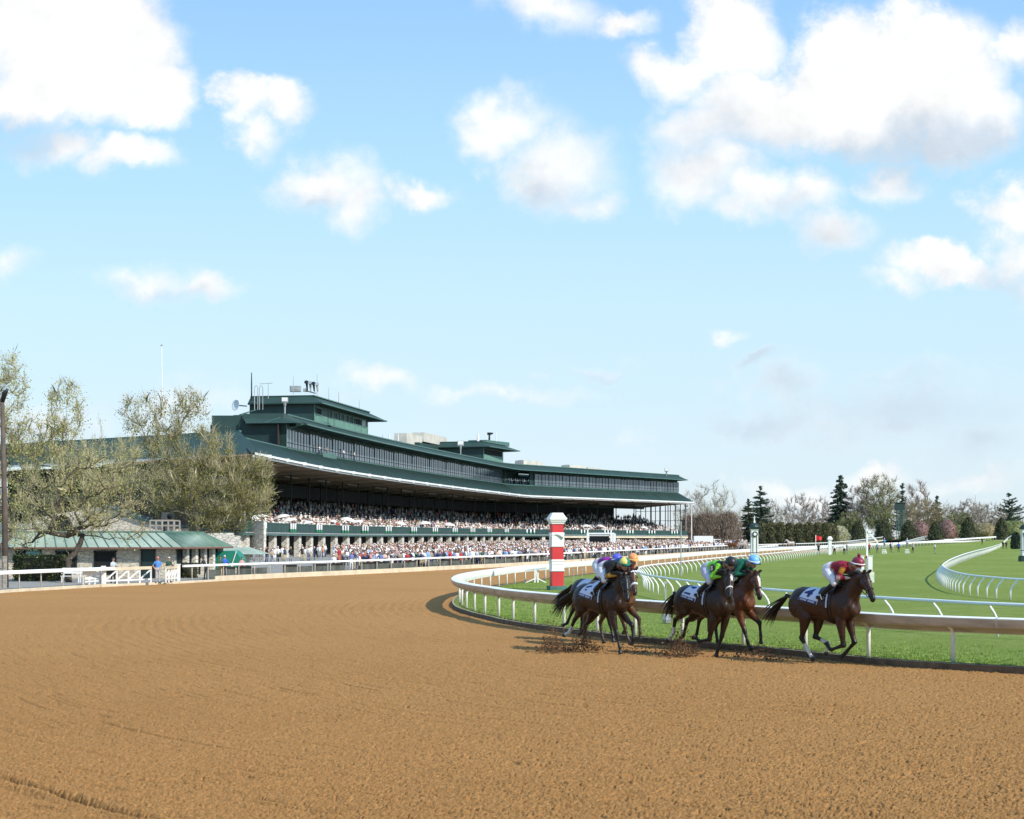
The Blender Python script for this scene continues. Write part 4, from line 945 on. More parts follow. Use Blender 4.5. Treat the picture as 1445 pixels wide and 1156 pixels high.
def conifer(name, label, px, ytop, wpx, Z, seed, m=None, layers=22, droop=.35, group=None, open_=.0, base_cut=.05):
    rg = np.random.default_rng(seed); b = ground_at(px, Z); h = Ez(ytop, Z)-b[2]; w = wpx*Z/F/2
    t = thing(name, b, label, 'tree', group)
    mb = MB(); mb.tube([b, (b[0], b[1], b[2]+h*.5), (b[0], b[1], b[2]+h*.97)], [h*.022, h*.013, h*.002], 7); mb.build('trunk', BARKD, t)
    pts = []
    for k in range(layers):
        f = min(.985, base_cut+(1-base_cut)*((k+rg.random()*1.1)/layers)**.95); z = b[2]+h*f; R_ = w*1.2*(1-f)**.8*(.7+.5*rg.random())+.15
        nb = max(5, int(11*(1-f)+5))
        for j in range(nb):
            if rg.random() < open_: continue
            an = 2*PI*(j+rg.random()*.8)/nb; z = b[2]+h*min(.985, f+rg.normal()*.028); L = R_*(.7+.45*rg.random()); ns = max(4, int(L/(h*.013)))
            for q in range(ns):
                u = (q+rg.random())/ns; pr = u*L
                for _ in range(5): pts.append((b[0]+math.cos(an)*pr+rg.normal()*h*.009, b[1]+math.sin(an)*pr+rg.normal()*h*.009, z-droop*pr*u+.18*pr*u*u+rg.normal()*h*.006))
    leaves('crown', pts, h*.034, m or DGREEN, t, rg, aspect=.55)
    return t
def shrub(name, label, c, rx, ry, h, m, seed, n=1400, ls=.28, cone=False, cat='shrub', group=None, core=None, square=False):
    """leaf-clad bush: a rough core and a coat of small leaves"""
    rg = np.random.default_rng(seed); t = thing(name, c, label, cat, group); pts = []
    for _ in range(n):
        if square: v = rg.uniform(-1, 1, 3); a = rg.integers(0, 3); v[a] = np.sign(v[a])*(0.9+.15*rg.random()) if a < 2 else (.95+.1*rg.random()); p = (c[0]+v[0]*rx, c[1]+v[1]*ry, c[2]+(v[2]*.5+.5)*h)
        else:
            an = rg.random()*2*PI; f = rg.random()**.9
            rr = ((1-f)**.55 if cone else math.sqrt(max(0, 1-(2*f-.75)**2/1.6)))*(1+.10*math.sin(an*5+f*9)+.07*rg.normal())
            p = (c[0]+math.cos(an)*rx*rr, c[1]+math.sin(an)*ry*rr, c[2]+f*h)
        pts.append(p)
    leaves('foliage', pts, ls, m, t, rg, aspect=.7)
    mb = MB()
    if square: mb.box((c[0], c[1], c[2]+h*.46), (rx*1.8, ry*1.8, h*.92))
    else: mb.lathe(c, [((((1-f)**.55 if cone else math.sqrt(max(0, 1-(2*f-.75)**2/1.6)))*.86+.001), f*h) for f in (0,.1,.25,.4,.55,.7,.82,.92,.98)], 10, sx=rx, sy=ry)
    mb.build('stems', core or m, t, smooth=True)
    return t

def twig_bush(name, label, px, ytop, wpx, Z, m, seed, n=4200, group=None, lm=None):
    rg = np.random.default_rng(seed); c = ground_at(px, Z); w = wpx*Z/F/2; h = Ez(ytop, Z)-c[2]; t = thing(name, c, label, 'shrub', group)
    mb = MB()
    for k in range(26): a = rg.random()*2*PI; r = w*rg.random()*.8; mb.tube([(c[0]+r*.3*math.cos(a), c[1]+r*.3*math.sin(a), c[2]), (c[0]+r*.8*math.cos(a), c[1]+r*.8*math.sin(a), c[2]+h*.5), (c[0]+r*math.cos(a)*1.1, c[1]+r*math.sin(a)*1.1, c[2]+h*(.75+.2*rg.random()))], [.14, .09, .03], 4)
    mb.build('stems', m, t)
    a = rg.random(n)*2*PI; f = rg.random(n); rr = w*np.sqrt(rg.random(n))*np.sqrt(np.maximum(0, 1-(1.25*f-.35)**2)); b = np.column_stack([c[0]+np.cos(a)*rr, c[1]+np.sin(a)*rr, c[2]+f*h*.9])
    twigs('twigs', b, np.column_stack([np.cos(a)*.3, np.sin(a)*.3, np.ones(n)]), h*.16, .10, lm or m, t, rg); return t
# ------------------------------------------------------------------ left side: pavilion, lodge, trees, gate
VERDI = mat('weathered_copper_roof', (0.29,0.36,0.29), 0.7, var=0.12, scale=0.5, col2=(0.34,0.41,0.34), spec=.3)
VERDL = mat('copper_seam', (0.10,0.19,0.15), 0.6, var=0.2, scale=1)
STONEW = stone_mat('honey_stone', (0.70,0.64,0.52), (0.56,0.49,0.38), (0.42,0.38,0.31), 1.9)
RUST = mat('rusty_fascia', (0.18,0.085,0.06), 0.8, var=0.2, scale=1)
Zp = 115.0
XL, XC = (-30-CX)*Zp/F, (247-CX)*Zp/F
dR = Vector((0.14, 1.0)).normalized(); LR = 10.5
Cn = Vector((XC, Zp)); Rn = Cn+dR*LR; Bn = Rn+Vector((-9, 2)); zE, zT = 2.30, 3.42
pv_ = thing('stone_pavilion', (XC, Zp, .02), 'low honey-stone pavilion with pale green ribbed metal roof behind the outside rail', 'building')
mb = MB(); ov = .75
outl = [Vector((XL, Zp)), Cn, Rn, Bn, Vector((XL, Zp+10))]
mb.add([(p.x, p.y, z) for z in (-.2, zE+.05) for p in outl], [(0,1,6,5),(1,2,7,6),(2,3,8,7),(3,4,9,8),(4,0,5,9)]); mb.build('wall', STONEW, pv_)
e = [Vector((XL-1, Zp-ov)), Cn+Vector((.75, -ov)), Rn+Vector((.85, .4)), Vector((XL-1, Zp+11))]; k_ = [Vector((XL-1, Zp+1.3)), Cn+Vector((-1.1, 1.3)), Rn+Vector((-1.2, -1.4)), Vector((XL-1, Zp+9))]
mb = MB(); mb.add([(p.x, p.y, zE) for p in e]+[(p.x, p.y, zT) for p in k_], [(0,1,5,4),(1,2,6,5),(2,3,7,6),(4,5,6,7),(3,2,1,0)]); rf = mb.build('roof', VERDI, pv_)
mb = MB()
for i in range(22): f = i/21; a = e[0].lerp(e[1], f); b = k_[0].lerp(k_[1], f); mb.beam((a.x, a.y-.01, zE+.03), (b.x, b.y-.01, zT+.03), .05, .06)
for i in range(27): f = i/26; a = e[1].lerp(e[2], f); b = k_[1].lerp(k_[2], f); mb.beam((a.x+.01, a.y, zE+.03), (b.x+.01, b.y, zT+.03), .05, .06)
mb.beam((k_[0].x, k_[0].y, zT+.04), (k_[1].x, k_[1].y, zT+.04), .16, .1); mb.beam((k_[1].x, k_[1].y, zT+.04), (k_[2].x, k_[2].y, zT+.04), .16, .1)
mb.build('roof_seams', VERDL, rf)
mb = MB(); mb.beam((e[0].x, e[0].y-.04, zE-.05), (e[1].x, e[1].y-.04, zE-.05), .07, .13); mb.beam((e[1].x+.04, e[1].y, zE-.05), (e[2].x+.04, e[2].y, zE-.05), .07, .13); mb.build('fascia', RUST, rf)
def pane_on(name, px0, px1, z0, z1, m, parent=pv_, fr=None):
    a, b = (px0-CX)*Zp/F, (px1-CX)*Zp/F; mb = MB(); mb.box(((a+b)/2, Zp-.02, (z0+z1)/2), (b-a, .10, z1-z0)); o = mb.build(name, m, parent)
    if fr:
        mb = MB()
        for x in (a, b): mb.box((x, Zp-.05, (z0+z1)/2), (.10, .16, z1-z0+.1))
        mb.box(((a+b)/2, Zp-.05, z1), (b-a+.2, .16, .10)); mb.build('frame', fr, o)
    return o
TEALP = mat('teal_panel', (0.16,0.36,0.36), .5, var=.1)
pane_on('window', 24, 35, .5, 2.0, DARK, fr=GREEND); pane_on('teal_booth', 36, 58, .3, 2.05, TEALP, fr=GREENL); pane_on('window', 80, 108, .5, 2.0, DARK, fr=GREEND)
pane_on('window', 134, 163, .3, 2.0, DARK, fr=BLACK); pane_on('door', 200, 218.5, 0, 2.15, GREEND, fr=BLACK)
for i in range(5):                                                  # tall windows between stone pilasters on the bright side
    f = .03+i*.19; a = Cn+dR*LR*f; b = Cn+dR*LR*(f+.10); nrm = Vector((dR.y, -dR.x))
    mb = MB(); q = [a+nrm*.03, b+nrm*.03]; mb.add([(q[0].x, q[0].y, .2), (q[1].x, q[1].y, .2), (q[1].x, q[1].y, 2.2), (q[0].x, q[0].y, 2.2)], [(0,1,2,3)]); w = mb.build('window', DARK, pv_)
    mb = MB()
    for g in (.02, .5, .98): c = q[0].lerp(q[1], g); mb.beam((c.x+.02, c.y, .2), (c.x+.02, c.y, 2.2), .07, .07)
    for z in (.8, 1.5): mb.beam((q[0].x+.02, q[0].y, z), (q[1].x+.02, q[1].y, z), .05, .05)
    mb.build('frame', GREEND, w)
    c = Cn+dR*LR*(f+.145); mb = MB(); mb.box((c.x+.12, c.y, 1.1), (.42, .55, 2.3), math.atan2(dR.y, dR.x)-PI/2); mb.build('pilaster', STONE, pv_)
# small hip-roofed kiosk with a green awning
Zk = 134.0; xk0, xk1 = (318-CX)*Zk/F, (352-CX)*Zk/F
kk = thing('kiosk', ((xk0+xk1)/2, Zk+2, .05), 'small kiosk with low pale green hip roof beside the stone pavilion', 'kiosk')
mb = MB(); mb.box(((xk0+xk1)/2-.2, Zk+2, .85), ((xk1-xk0)*.62, 3.2, 1.9)); mb.build('wall', STONEW, kk)
mb = MB(); x0, x1 = (298-CX)*Zk/F, (368-CX)*Zk/F; vs = [(x0, Zk, 1.62), (x1, Zk, 1.62), (x1, Zk+5, 1.62), (x0, Zk+5, 1.62), (x0+.6, Zk+2, 2.2), (x1-1.5, Zk+2, 2.2), (x1-1.5, Zk+3.5, 2.2), (x0+.6, Zk+3.5, 2.2)]
mb.add(vs, [(0,1,5,4),(1,2,6,5),(2,3,7,6),(3,0,4,7),(4,5,6,7),(3,2,1,0)]); mb.build('roof', VERDI, kk)
aw = mat('awning_green', (0.01,0.20,0.13), .6, var=.1)
Za = 124.0; xa = (316-CX)*Za/F; t = thing('awning', (xa, Za, .02), 'bright green fabric awning on poles by the outside rail', 'awning')
mb = MB(); prof = [(-1.0, 0.55), (-.95, 1.75), (-.2, 2.02), (.75, 2.05), (1.05, 1.85), (1.35, 1.35), (1.4, .7)]
vs = []; 
for y in (0, 2.4):
    for x, z in prof: vs.append((xa+x, Za+y, z-.05))
n = len(prof); mb.add(vs, [(i, i+1, n+i+1, n+i) for i in range(n-1)]+[tuple(range(n))[::-1]]); mb.build('canopy', aw, t)
mb = MB(); mb.beam((xa+.72, Za-.05, 0), (xa+.72, Za-.05, 1.0), .06, .06); mb.beam((xa+.55, Za-.05, .6), (xa+1.0, Za-.05, 1.95), .06, .06); mb.build('pole', WHITE, t)
# low wall and fence in front of the stand
Zf = 150.0; x0, x1 = (352-CX)*Zf/F, (470-CX)*Zf/F
t = thing('picket_fence', (x0, Zf, .1), 'grey metal picket fence standing in front of the ground floor arcade', 'fence')
mb = MB(); zz = elev(Zf)
for k in range(46): x = x0+(x1-x0)*k/45; mb.beam((x, Zf, zz), (x, Zf, zz+1.0), .03, .05)
mb.build('picket', GREYM, t); mb = MB(); mb.beam((x0, Zf, zz+1.0), (x1, Zf, zz+1.0), .06, .06); mb.beam((x0, Zf, zz+.2), (x1, Zf, zz+.2), .05, .05); mb.build('rail', GREYM, t)
# stone lodge with an arch
Zl = 150.0; Lx = lambda px: (px-CX)*Zl/F
t = thing('stone_lodge', (Lx(120), Zl, .2), 'gabled pale stone lodge with dark round arch behind the trees', 'building')
ol = [(38, 775), (38, 738), (70, 727), (145, 715), (200, 735), (250, 745), (250, 775)]
vs = [(Lx(a), Zl, Ez(b, Zl)) for a, b in ol]; mb = MB(); n = len(vs); mb.add(vs+[(x, y+6, z) for x, y, z in vs], [tuple(range(n))]+[(i, (i+1) % n, n+(i+1) % n, n+i) for i in range(n)]+[tuple(range(2*n-1, n-1, -1))]); mb.build('wall', stone_mat('cream_stone', (.66,.60,.50), (.50,.44,.36), (.36,.32,.27), 1.2), t)
cx, cz, r = Lx(87), Ez(742, Zl), 1.05; vs = [(cx-r, Zl-.03, Ez(758, Zl)), (cx+r, Zl-.03, Ez(758, Zl))]+[(cx+r*math.cos(a), Zl-.03, cz+r*math.sin(a)) for a in [PI*i/10 for i in range(11)]]
mb = MB(); mb.add(vs, [tuple(range(len(vs)))]); mb.build('arch_opening', DARK, t)
mb = MB(); q = [(145, 714), (201, 734.5), (252, 744.5)]
for a, b in zip(q, q[1:]): mb.beam((Lx(a[0]), Zl+2.7, Ez(a[1], Zl)+.05), (Lx(b[0]), Zl+2.7, Ez(b[1], Zl)+.05), 6.2, .14)
mb.build('roof', GROOF, t)
# timber platform with a covered camera
Zc = 136.0; t = thing('camera_platform', ((232-CX)*Zc/F, Zc, 2), 'weathered timber viewing platform with handrail above the pavilion roof', 'platform')
mb = MB(); x0, x1 = (212-CX)*Zc/F, (246-CX)*Zc/F; zt = Ez(734.5, Zc)
for k in range(5): x = x0+(x1-x0)*k/4; mb.beam((x, Zc, 0), (x, Zc, zt), .12, .12); mb.beam((x, Zc+2.2, 0), (x, Zc+2.2, zt), .12, .12)
for z in (zt, zt-.45): mb.beam((x0, Zc, z), (x1, Zc, z), .1, .12); mb.beam((x0, Zc+2.2, z), (x1, Zc+2.2, z), .1, .12)
mb.build('handrail', WOODG, t); mb = MB(); mb.box(((x0+x1)/2, Zc+1.1, zt-1.05), (x1-x0+.2, 2.5, .15)); mb.build('deck', WOODG, t)
t = thing('television_camera', ((230-CX)*Zc/F, Zc+1.1, zt-1), 'black hooded television camera on the timber platform', 'camera'); x = (230-CX)*Zc/F
mb = MB(); mb.tube([(x, Zc+1.1, zt-1), (x, Zc+1.1, zt-.1)], [.3, .16], 8); mb.build('tripod', BLACK, t)
mb = MB(); mb.box((x, Zc+1.1, zt+.35), (.7, .8, .75), .4, top=.8); mb.tube([(x+.2, Zc+1, zt+.4), (x+.75, Zc+.7, zt+.38)], [.2, .24], 8); mb.build('hood', BLACK, t)
# lamp post at the far left edge
Zq = 92.0; x = (6-CX)*Zq/F; t = thing('lamp_post', (x, Zq, .1), 'tall dark lamp post at the left edge of the view', 'lamp post')
mb = MB(); mb.tube([(x+.07, Zq, 0), (x+.02, Zq, 5), (x-.12, Zq, Ez(566, Zq))], [.19, .16, .12], 10); mb.build('pole', mat('brown_pole', (.10,.075,.06), .8, var=.3, scale=2), t, smooth=True)
mb = MB(); zt = Ez(553, Zq); mb.tube([(x-.12, Zq, zt-.6), (x+.05, Zq-.1, zt-.1), (x+.28, Zq-.2, zt+.15)], [.13, .17, .06], 8); mb.build('lamp_head', BLACK, t, smooth=True)
for k, q in enumerate((4, 9.5)):
    mb = MB(); x = (q-CX)*Zq/F; mb.box((x, Zq-.3-k*.05, .85+.1*k), (.2, .2, 1.7+.2*k), 0); mb.tube([(x, Zq-.42, 1.2), (x, Zq-.42, 1.5)], .07, 8); tag(mb.build('timber_post', WOODG), ('weathered timber stub post, left of the pair at the lamp post', 'weathered timber stub post, right of the pair at the lamp post')[k], 'post')
# hedge strip and bench behind the rail
pa, pb = G(12, 822), G(80, 820); c = (pa+pb)/2
shrub('hedge', 'clipped low hedge with bright green top behind the outside rail', (c.x, c.y+1.6, 0), (pb-pa).length/2*.8, .6, 1.75, HEDGE, 11, 2600, .16, cat='hedge', square=True, core=mat('hedge_core', (.05,.045,.025), .9))
pa, pb = G(255, 817), G(272, 816); c = (pa+pb)/2
shrub('hedge', 'short clipped dark hedge end beside the white gate post', (c.x, c.y+1.2, 0), .5, .4, 1.1, YEW, 12, 700, .12, cat='hedge', square=True, core=mat('hedge_core', (.04,.04,.02), .9))
b = G(112, 823); t = thing('bench', (b.x, b.y+.9, 0), 'white slatted bench between the hedge and the gate', 'bench')
bx0, bx1, by = (82-CX)*b.y/F, (110-CX)*b.y/F, b.y+.9
mb = MB()
for z in (.45, ): 
    for k in range(3): mb.box(((bx0+bx1)/2, by-.1-k*.13, z), (bx1-bx0, .10, .04))
mb.build('seat', WHITE, t); mb = MB()
for z in (.66, .80, .94): mb.box(((bx0+bx1)/2, by+.08, z), (bx1-bx0, .04, .10))
mb.build('backrest', WHITE, t)
for x in (bx0+.1, bx1-.1):
    mb = MB(); mb.box((x, by-.38, .22), (.06, .06, .45)); mb.box((x, by+.06, .5), (.06, .06, 1.0)); mb.box((x, by-.16, .62), (.06, .5, .05)); mb.build('leg', WHITE, t)
# gates in the outside rail
def gate(label, p0, p1, boards):
    t = thing('gate', tuple(p0), label, 'gate', 'white gates in the outside rail'); d = (p1-p0); L = d.length; d.normalize(); q = lambda s, z, o=0: (p0.x+d.x*s, p0.y+d.y*s+o, elev(p0.y)+z)
    mb = MB(); mb.beam(q(0, 1.0), q(L, 1.0), .14, .20); mb.build('top_rail', POSTW if boards else CREAM, t)
    mb = MB(); 
    for k in range(5 if not boards else 4): mb.beam(q(L*k/(4 if not boards else 3), 0), q(L*k/(4 if not boards else 3), .95), .09, .09)
    mb.beam(q(0, .25), q(L, .25), .07, .09)
    if boards:
        for z in (.45, .68, .85): mb.beam(q(0, z), q(L, z), .05, .16)
    else:
        for k in range(4): mb.beam(q(L*k/4, .27), q(L*(k+1)/4, .9), .06, .07)
    mb.build('lattice', WHITE, t); return t
gA, gB, gC, gD = G(108, 827.2), G(146, 825.4), G(213, 822.6), G(252, 820.6)
for p, l in ((gB, 'stout white gate post left of the lattice gate'), (gD, 'white gate post between the lattice gate and the rail')):
    mb = MB(); mb.box((p.x, p.y, .55), (.2, .2, 1.2)); mb.box((p.x, p.y, 1.17), (.26, .26, .06)); tag(mb.build('gate_post', WHITE), l, 'post')
gate('white boarded gate section behind the rail next to the bench', gA+Vector((.3, .5, 0)), gB+Vector((-.3, .45, 0)), True)
gate('white lattice gate with cream top rail beside the man in blue', gB+Vector((.1, 0, 0)), gC, False)
gate('short white lattice gate half with cream top rail right of the man in blue', gC+Vector((1.0, 0, 0)), gD+Vector((-.1, 0, 0)), False)
# flagpole behind the trees
Zg = 230.0; x = (228.5-CX)*Zg/F; t = thing('flagpole', (x, Zg, .5), 'tall thin white mast rising behind the budding tree', 'mast')
mb = MB(); mb.tube([(x+.25, Zg, 0), (x+.1, Zg, 14), (x-.05, Zg, Ez(489, Zg))], [.16, .13, .07], 6); mb.build('pole', WHITE, t); mb = MB(); mb.lathe((x-.05, Zg, Ez(489, Zg)), [(.02,0),(.14,.1),(.14,.25),(.02,.35)], 8); mb.build('finial', GREYM, t)
# budding trees
def blob(px, py, rx, ry, Z, depth=.8, w=1.0): s = Z/F; return ((px-CX)*s, Z, Ez(py, Z), rx*s, rx*s*depth, ry*s, w)
Z1 = 112.0
leafy_tree('budding_tree', 'tall budding tree with pale yellow-green leaves at the left edge', ground_at(-6, Z1), 2.2,
    [blob(12, 560, 26, 72, Z1), blob(92, 580, 30, 48, Z1, .7, 1.2), blob(52, 625, 42, 45, Z1), blob(18, 680, 40, 70, Z1), blob(-40, 600, 50, 100, Z1), blob(72, 640, 30, 30, Z1), blob(20, 745, 30, 30, Z1, .8, .5)], 560, .012, 15000, .135, BUD, BARK, 21, group='budding trees', jitter=.26, up=.25, wig=.14, n_twig=5500, tw_len=.9, tw_w=.02, tm=TWIGL)
Z2 = 104.0
leafy_tree('budding_tree', 'low spreading tree with dark forked limbs in front of the pavilion', ground_at(97, Z2), 1.0,
    [blob(70, 690, 50, 42, Z2), blob(130, 672, 62, 36, Z2), blob(160, 712, 52, 38, Z2), blob(95, 735, 62, 26, Z2), blob(45, 750, 36, 34, Z2, .8, .7), blob(178, 752, 28, 18, Z2, .8, .5), blob(110, 650, 40, 22, Z2)], 400, .019, 6800, .125, BUD, BARKD, 22, group='budding trees', jitter=.26, up=.45, wig=.2, n_twig=3400, tw_len=.9, tw_w=.02, tm=TWIGL)
Z3 = 152.0
leafy_tree('budding_tree', 'large vase-shaped budding tree in front of the left end of the stand', ground_at(268, Z3), 1.5,
    [blob(300, 690, 62, 50, Z3, .8, 1.4), blob(354, 694, 36, 44, Z3, .8, 1.2), blob(240, 690, 45, 42, Z3), blob(270, 632, 60, 34, Z3, .8, .55), blob(225, 600, 46, 46, Z3, .7, .6), blob(195, 580, 26, 28, Z3, .7, .4), blob(262, 580, 34, 32, Z3, .7, .5), blob(308, 632, 26, 24, Z3, .7, .2), blob(310, 735, 50, 18, Z3, .8, .8), blob(360, 665, 24, 20, Z3)], 820, .014, 24000, .17, OLIVE, BARK, 23, group='budding trees', jitter=.36, up=.05, wig=.10, n_twig=9000, tw_len=1.3, tw_w=.028, tm=TWIGL)
Z4 = 172.0
leafy_tree('budding_tree', 'thin pale tree behind the low spreading tree and the clubhouse', ground_at(150, Z4), 3.0,
    [blob(150, 655, 60, 40, Z4), blob(120, 690, 60, 30, Z4), blob(205, 660, 45, 40, Z4), blob(165, 610, 40, 22, Z4, .7, .3)], 320, .014, 5500, .17, BUD, BARK, 24, group='budding trees', jitter=.36, up=.2, n_twig=3600, tw_len=1.2, tw_w=.026, tm=TWIGL)
# ------------------------------------------------------------------ far side: trees, hedge, rails, posts
GRP = 'trees beyond the far turn'
Zt = 540.0
def gat(px, Z=Zt): return ground_at(px, Z)
bare_tree('bare_tree', 'bare tree with white sycamore limbs just right of the grandstand', gat(1003), Ez(679, Zt)-gat(1003)[2], 17, 41, BARKP, 210, .06, BUD, 1500, GRP, fork=.2, lsize=.35)
bare_tree('bare_tree', 'smaller pale bare tree touching the right end of the grandstand', gat(978, 500), Ez(690, 500)-gat(978, 500)[2], 9, 42, BARKP, 120, .06, None, 0, GRP)
bare_tree('bare_tree', 'bare grey tree between the dark cedar and the tall spruce', gat(1127), Ez(697, Zt)-gat(1127)[2], 12, 43, TWIGB, 200, .055, None, 0, GRP, fork=.3)
bare_tree('bare_tree', 'slim bare tree close on the left of the tall spruce', gat(1157), Ez(700, Zt)-gat(1157)[2], 8, 44, TWIGB, 120, .05, None, 0, GRP)
bare_tree('bare_tree', 'bare grey tree between the tall spruce and the yellow-green tree', gat(1212), Ez(683, Zt)-gat(1212)[2], 10, 45, TWIGB, 190, .055, None, 0, GRP)
bare_tree('budding_far_tree', 'tallest yellow-green budding tree on the far skyline', gat(1240), Ez(666, Zt)-gat(1240)[2], 14.5, 46, BARK, 260, .055, PALE, 5200, GRP, lsize=.42, up=.05)
bare_tree('bare_tree', 'bare tree right of the dark pine on the skyline', gat(1294), Ez(678, Zt)-gat(1294)[2], 10, 47, TWIGB, 180, .055, None, 0, GRP)
bare_tree('budding_far_tree', 'broad reddish-brown budding tree below the bare tree', gat(1300, 510), Ez(703, 510)-gat(1300, 510)[2], 16, 48, TWIGR, 260, .06, REDB, 4200, GRP, lsize=.42)
bare_tree('bare_tree', 'bare brown tree, leftmost of three left of the layered cedar', gat(1347), Ez(712, Zt)-gat(1347)[2], 9, 49, TWIGB, 200, .055, None, 0, GRP, fork=.2)
bare_tree('bare_tree', 'bare brown tree, middle of three left of the layered cedar', gat(1368), Ez(704, Zt)-gat(1368)[2], 10, 50, TWIGB, 230, .055, None, 0, GRP, fork=.2)
bare_tree('bare_tree', 'bare brown tree, rightmost of three left of the layered cedar', gat(1394, 520), Ez(708, 520)-gat(1394, 520)[2], 13, 51, TWIGB, 260, .06, None, 0, GRP, fork=.25)
bare_tree('bare_tree', 'pale bare tree behind the dark cedar near the stand', gat(1087, 580), Ez(704, 580)-gat(1087, 580)[2], 10, 52, TWIGB, 150, .06, None, 0, GRP)
bare_tree('budding_far_tree', 'rounded green budding tree half hidden by the tall spruce', gat(1200, 505), Ez(722, 505)-gat(1200, 505)[2], 9, 53, BARK, 160, .05, LGREEN, 3200, GRP, lsize=.42, fork=.15)
bare_tree('budding_far_tree', 'rounded green budding tree below the tall yellow-green one', gat(1241, 505), Ez(714, 505)-gat(1241, 505)[2], 9.5, 54, BARK, 170, .05, LGREEN, 3600, GRP, lsize=.42, fork=.15)
bare_tree('budding_far_tree', 'green round-topped tree left of the three bare brown trees', gat(1352, 505), Ez(722, 505)-gat(1352, 505)[2], 11, 55, BARK, 160, .05, LGREEN, 3200, GRP, lsize=.42, fork=.15)
conifer('spruce_tree', 'tall pointed dark spruce, highest evergreen on the skyline', 1186, 671, 52, 545, 61, group=GRP, layers=26)
conifer('cedar_tree', 'dark cedar with ragged tiers right of the grandstand', 1073, 686, 48, 520, 62, layers=17, droop=.1, group=GRP, open_=.15)
conifer('evergreen_tree', 'low dark evergreen at the left foot of the dark cedar', 1056, 704, 34, 500, 63, m=leaf_mat('dark_evergreen', (.03,.05,.02), (.055,.07,.03), .5, .1), layers=16, droop=.2, group=GRP)
conifer('pine_tree', 'dark irregular pine between the yellow-green tree and a bare tree', 1273, 680, 32, 560, 64, layers=12, droop=.0, group=GRP, open_=.25)
conifer('spruce_tree', 'small dark spruce showing above the reddish-brown tree', 1322, 699, 28, 560, 65, layers=16, group=GRP)
conifer('cedar_tree', 'wide layered dark cedar at the right edge', 1424, 696, 56, 545, 66, layers=9, droop=-.05, group=GRP, open_=.1, base_cut=.3)
def farshrub(name, label, px, ytop, wpx, Z, m, seed, cone=False, n=1300, ls=.38, group=None, core=None):
    b = ground_at(px, Z); return shrub(name, label, b, wpx*Z/F/2, wpx*Z/F/2*.9, Ez(ytop, Z)-b[2], m, seed, n, ls, cone, 'shrub', group, core)
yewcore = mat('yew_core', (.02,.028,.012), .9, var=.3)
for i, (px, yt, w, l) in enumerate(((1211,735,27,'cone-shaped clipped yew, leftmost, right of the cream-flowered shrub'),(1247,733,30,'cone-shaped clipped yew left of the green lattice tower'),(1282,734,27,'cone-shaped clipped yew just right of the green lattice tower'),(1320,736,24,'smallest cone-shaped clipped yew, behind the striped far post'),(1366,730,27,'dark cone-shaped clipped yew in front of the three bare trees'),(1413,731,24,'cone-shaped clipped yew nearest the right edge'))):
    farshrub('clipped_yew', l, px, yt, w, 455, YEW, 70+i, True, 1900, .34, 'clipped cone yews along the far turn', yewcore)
for i, (px, w) in enumerate(((1075,18),(1088,17),(1101,18),(1114,17),(1128,18),(1141,17),(1154,18),(1165,16))):
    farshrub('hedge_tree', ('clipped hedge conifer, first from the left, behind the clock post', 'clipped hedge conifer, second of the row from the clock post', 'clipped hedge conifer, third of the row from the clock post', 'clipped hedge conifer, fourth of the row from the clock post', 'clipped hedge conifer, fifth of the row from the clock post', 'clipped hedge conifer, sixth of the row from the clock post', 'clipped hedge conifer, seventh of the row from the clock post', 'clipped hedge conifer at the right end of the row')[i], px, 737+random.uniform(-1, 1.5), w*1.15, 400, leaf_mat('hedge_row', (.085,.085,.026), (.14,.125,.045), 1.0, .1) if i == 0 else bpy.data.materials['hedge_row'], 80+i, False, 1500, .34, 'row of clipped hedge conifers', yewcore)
farshrub('round_shrub', 'dark brownish round shrub between hedge row and cream shrub', 1172, 738, 22, 420, bpy.data.materials['hedge_row'], 90, n=1300, core=yewcore)
farshrub('flowering_shrub', 'round shrub covered in cream blossom', 1182, 742, 32, 425, CREAMF, 91, n=1500)
farshrub('flowering_shrub', 'pink blossoming shrub beside the reddish tree left of centre yew', 1299, 736, 26, 470, PINK, 92, n=900)
farshrub('flowering_shrub', 'pink blossoming shrub right of the smallest yew', 1337, 734, 28, 472, PINK, 93, n=900)
for i, (px, yt, w) in enumerate(((973,727,30),(997,723,44),(1026,722,44))):
    twig_bush('brown_shrub', ('brown leafless shrub closest to the grandstand end', 'brown leafless shrub in the middle below the white sycamore', 'brown leafless shrub on the right below the white sycamore')[i], px, yt, w, 455, BROWNH, 95+i, group='brown leafless shrubs')
for i, (px, yt, w) in enumerate(((1350,742,34),(1390,738,44),(1430,735,44),(1300,745,44))):
    farshrub('low_shrub', ('dull low shrub between two clipped yews right of the pink blossom', 'dull low shrub under the bare trees', 'dull low shrub at the right edge below the cedar', 'dull low shrub behind the pink blossom')[i], px, yt, w, 500, REDB if i % 2 else LGREEN, 101+i, n=900, ls=.5, group='low shrubs beyond the far rail')
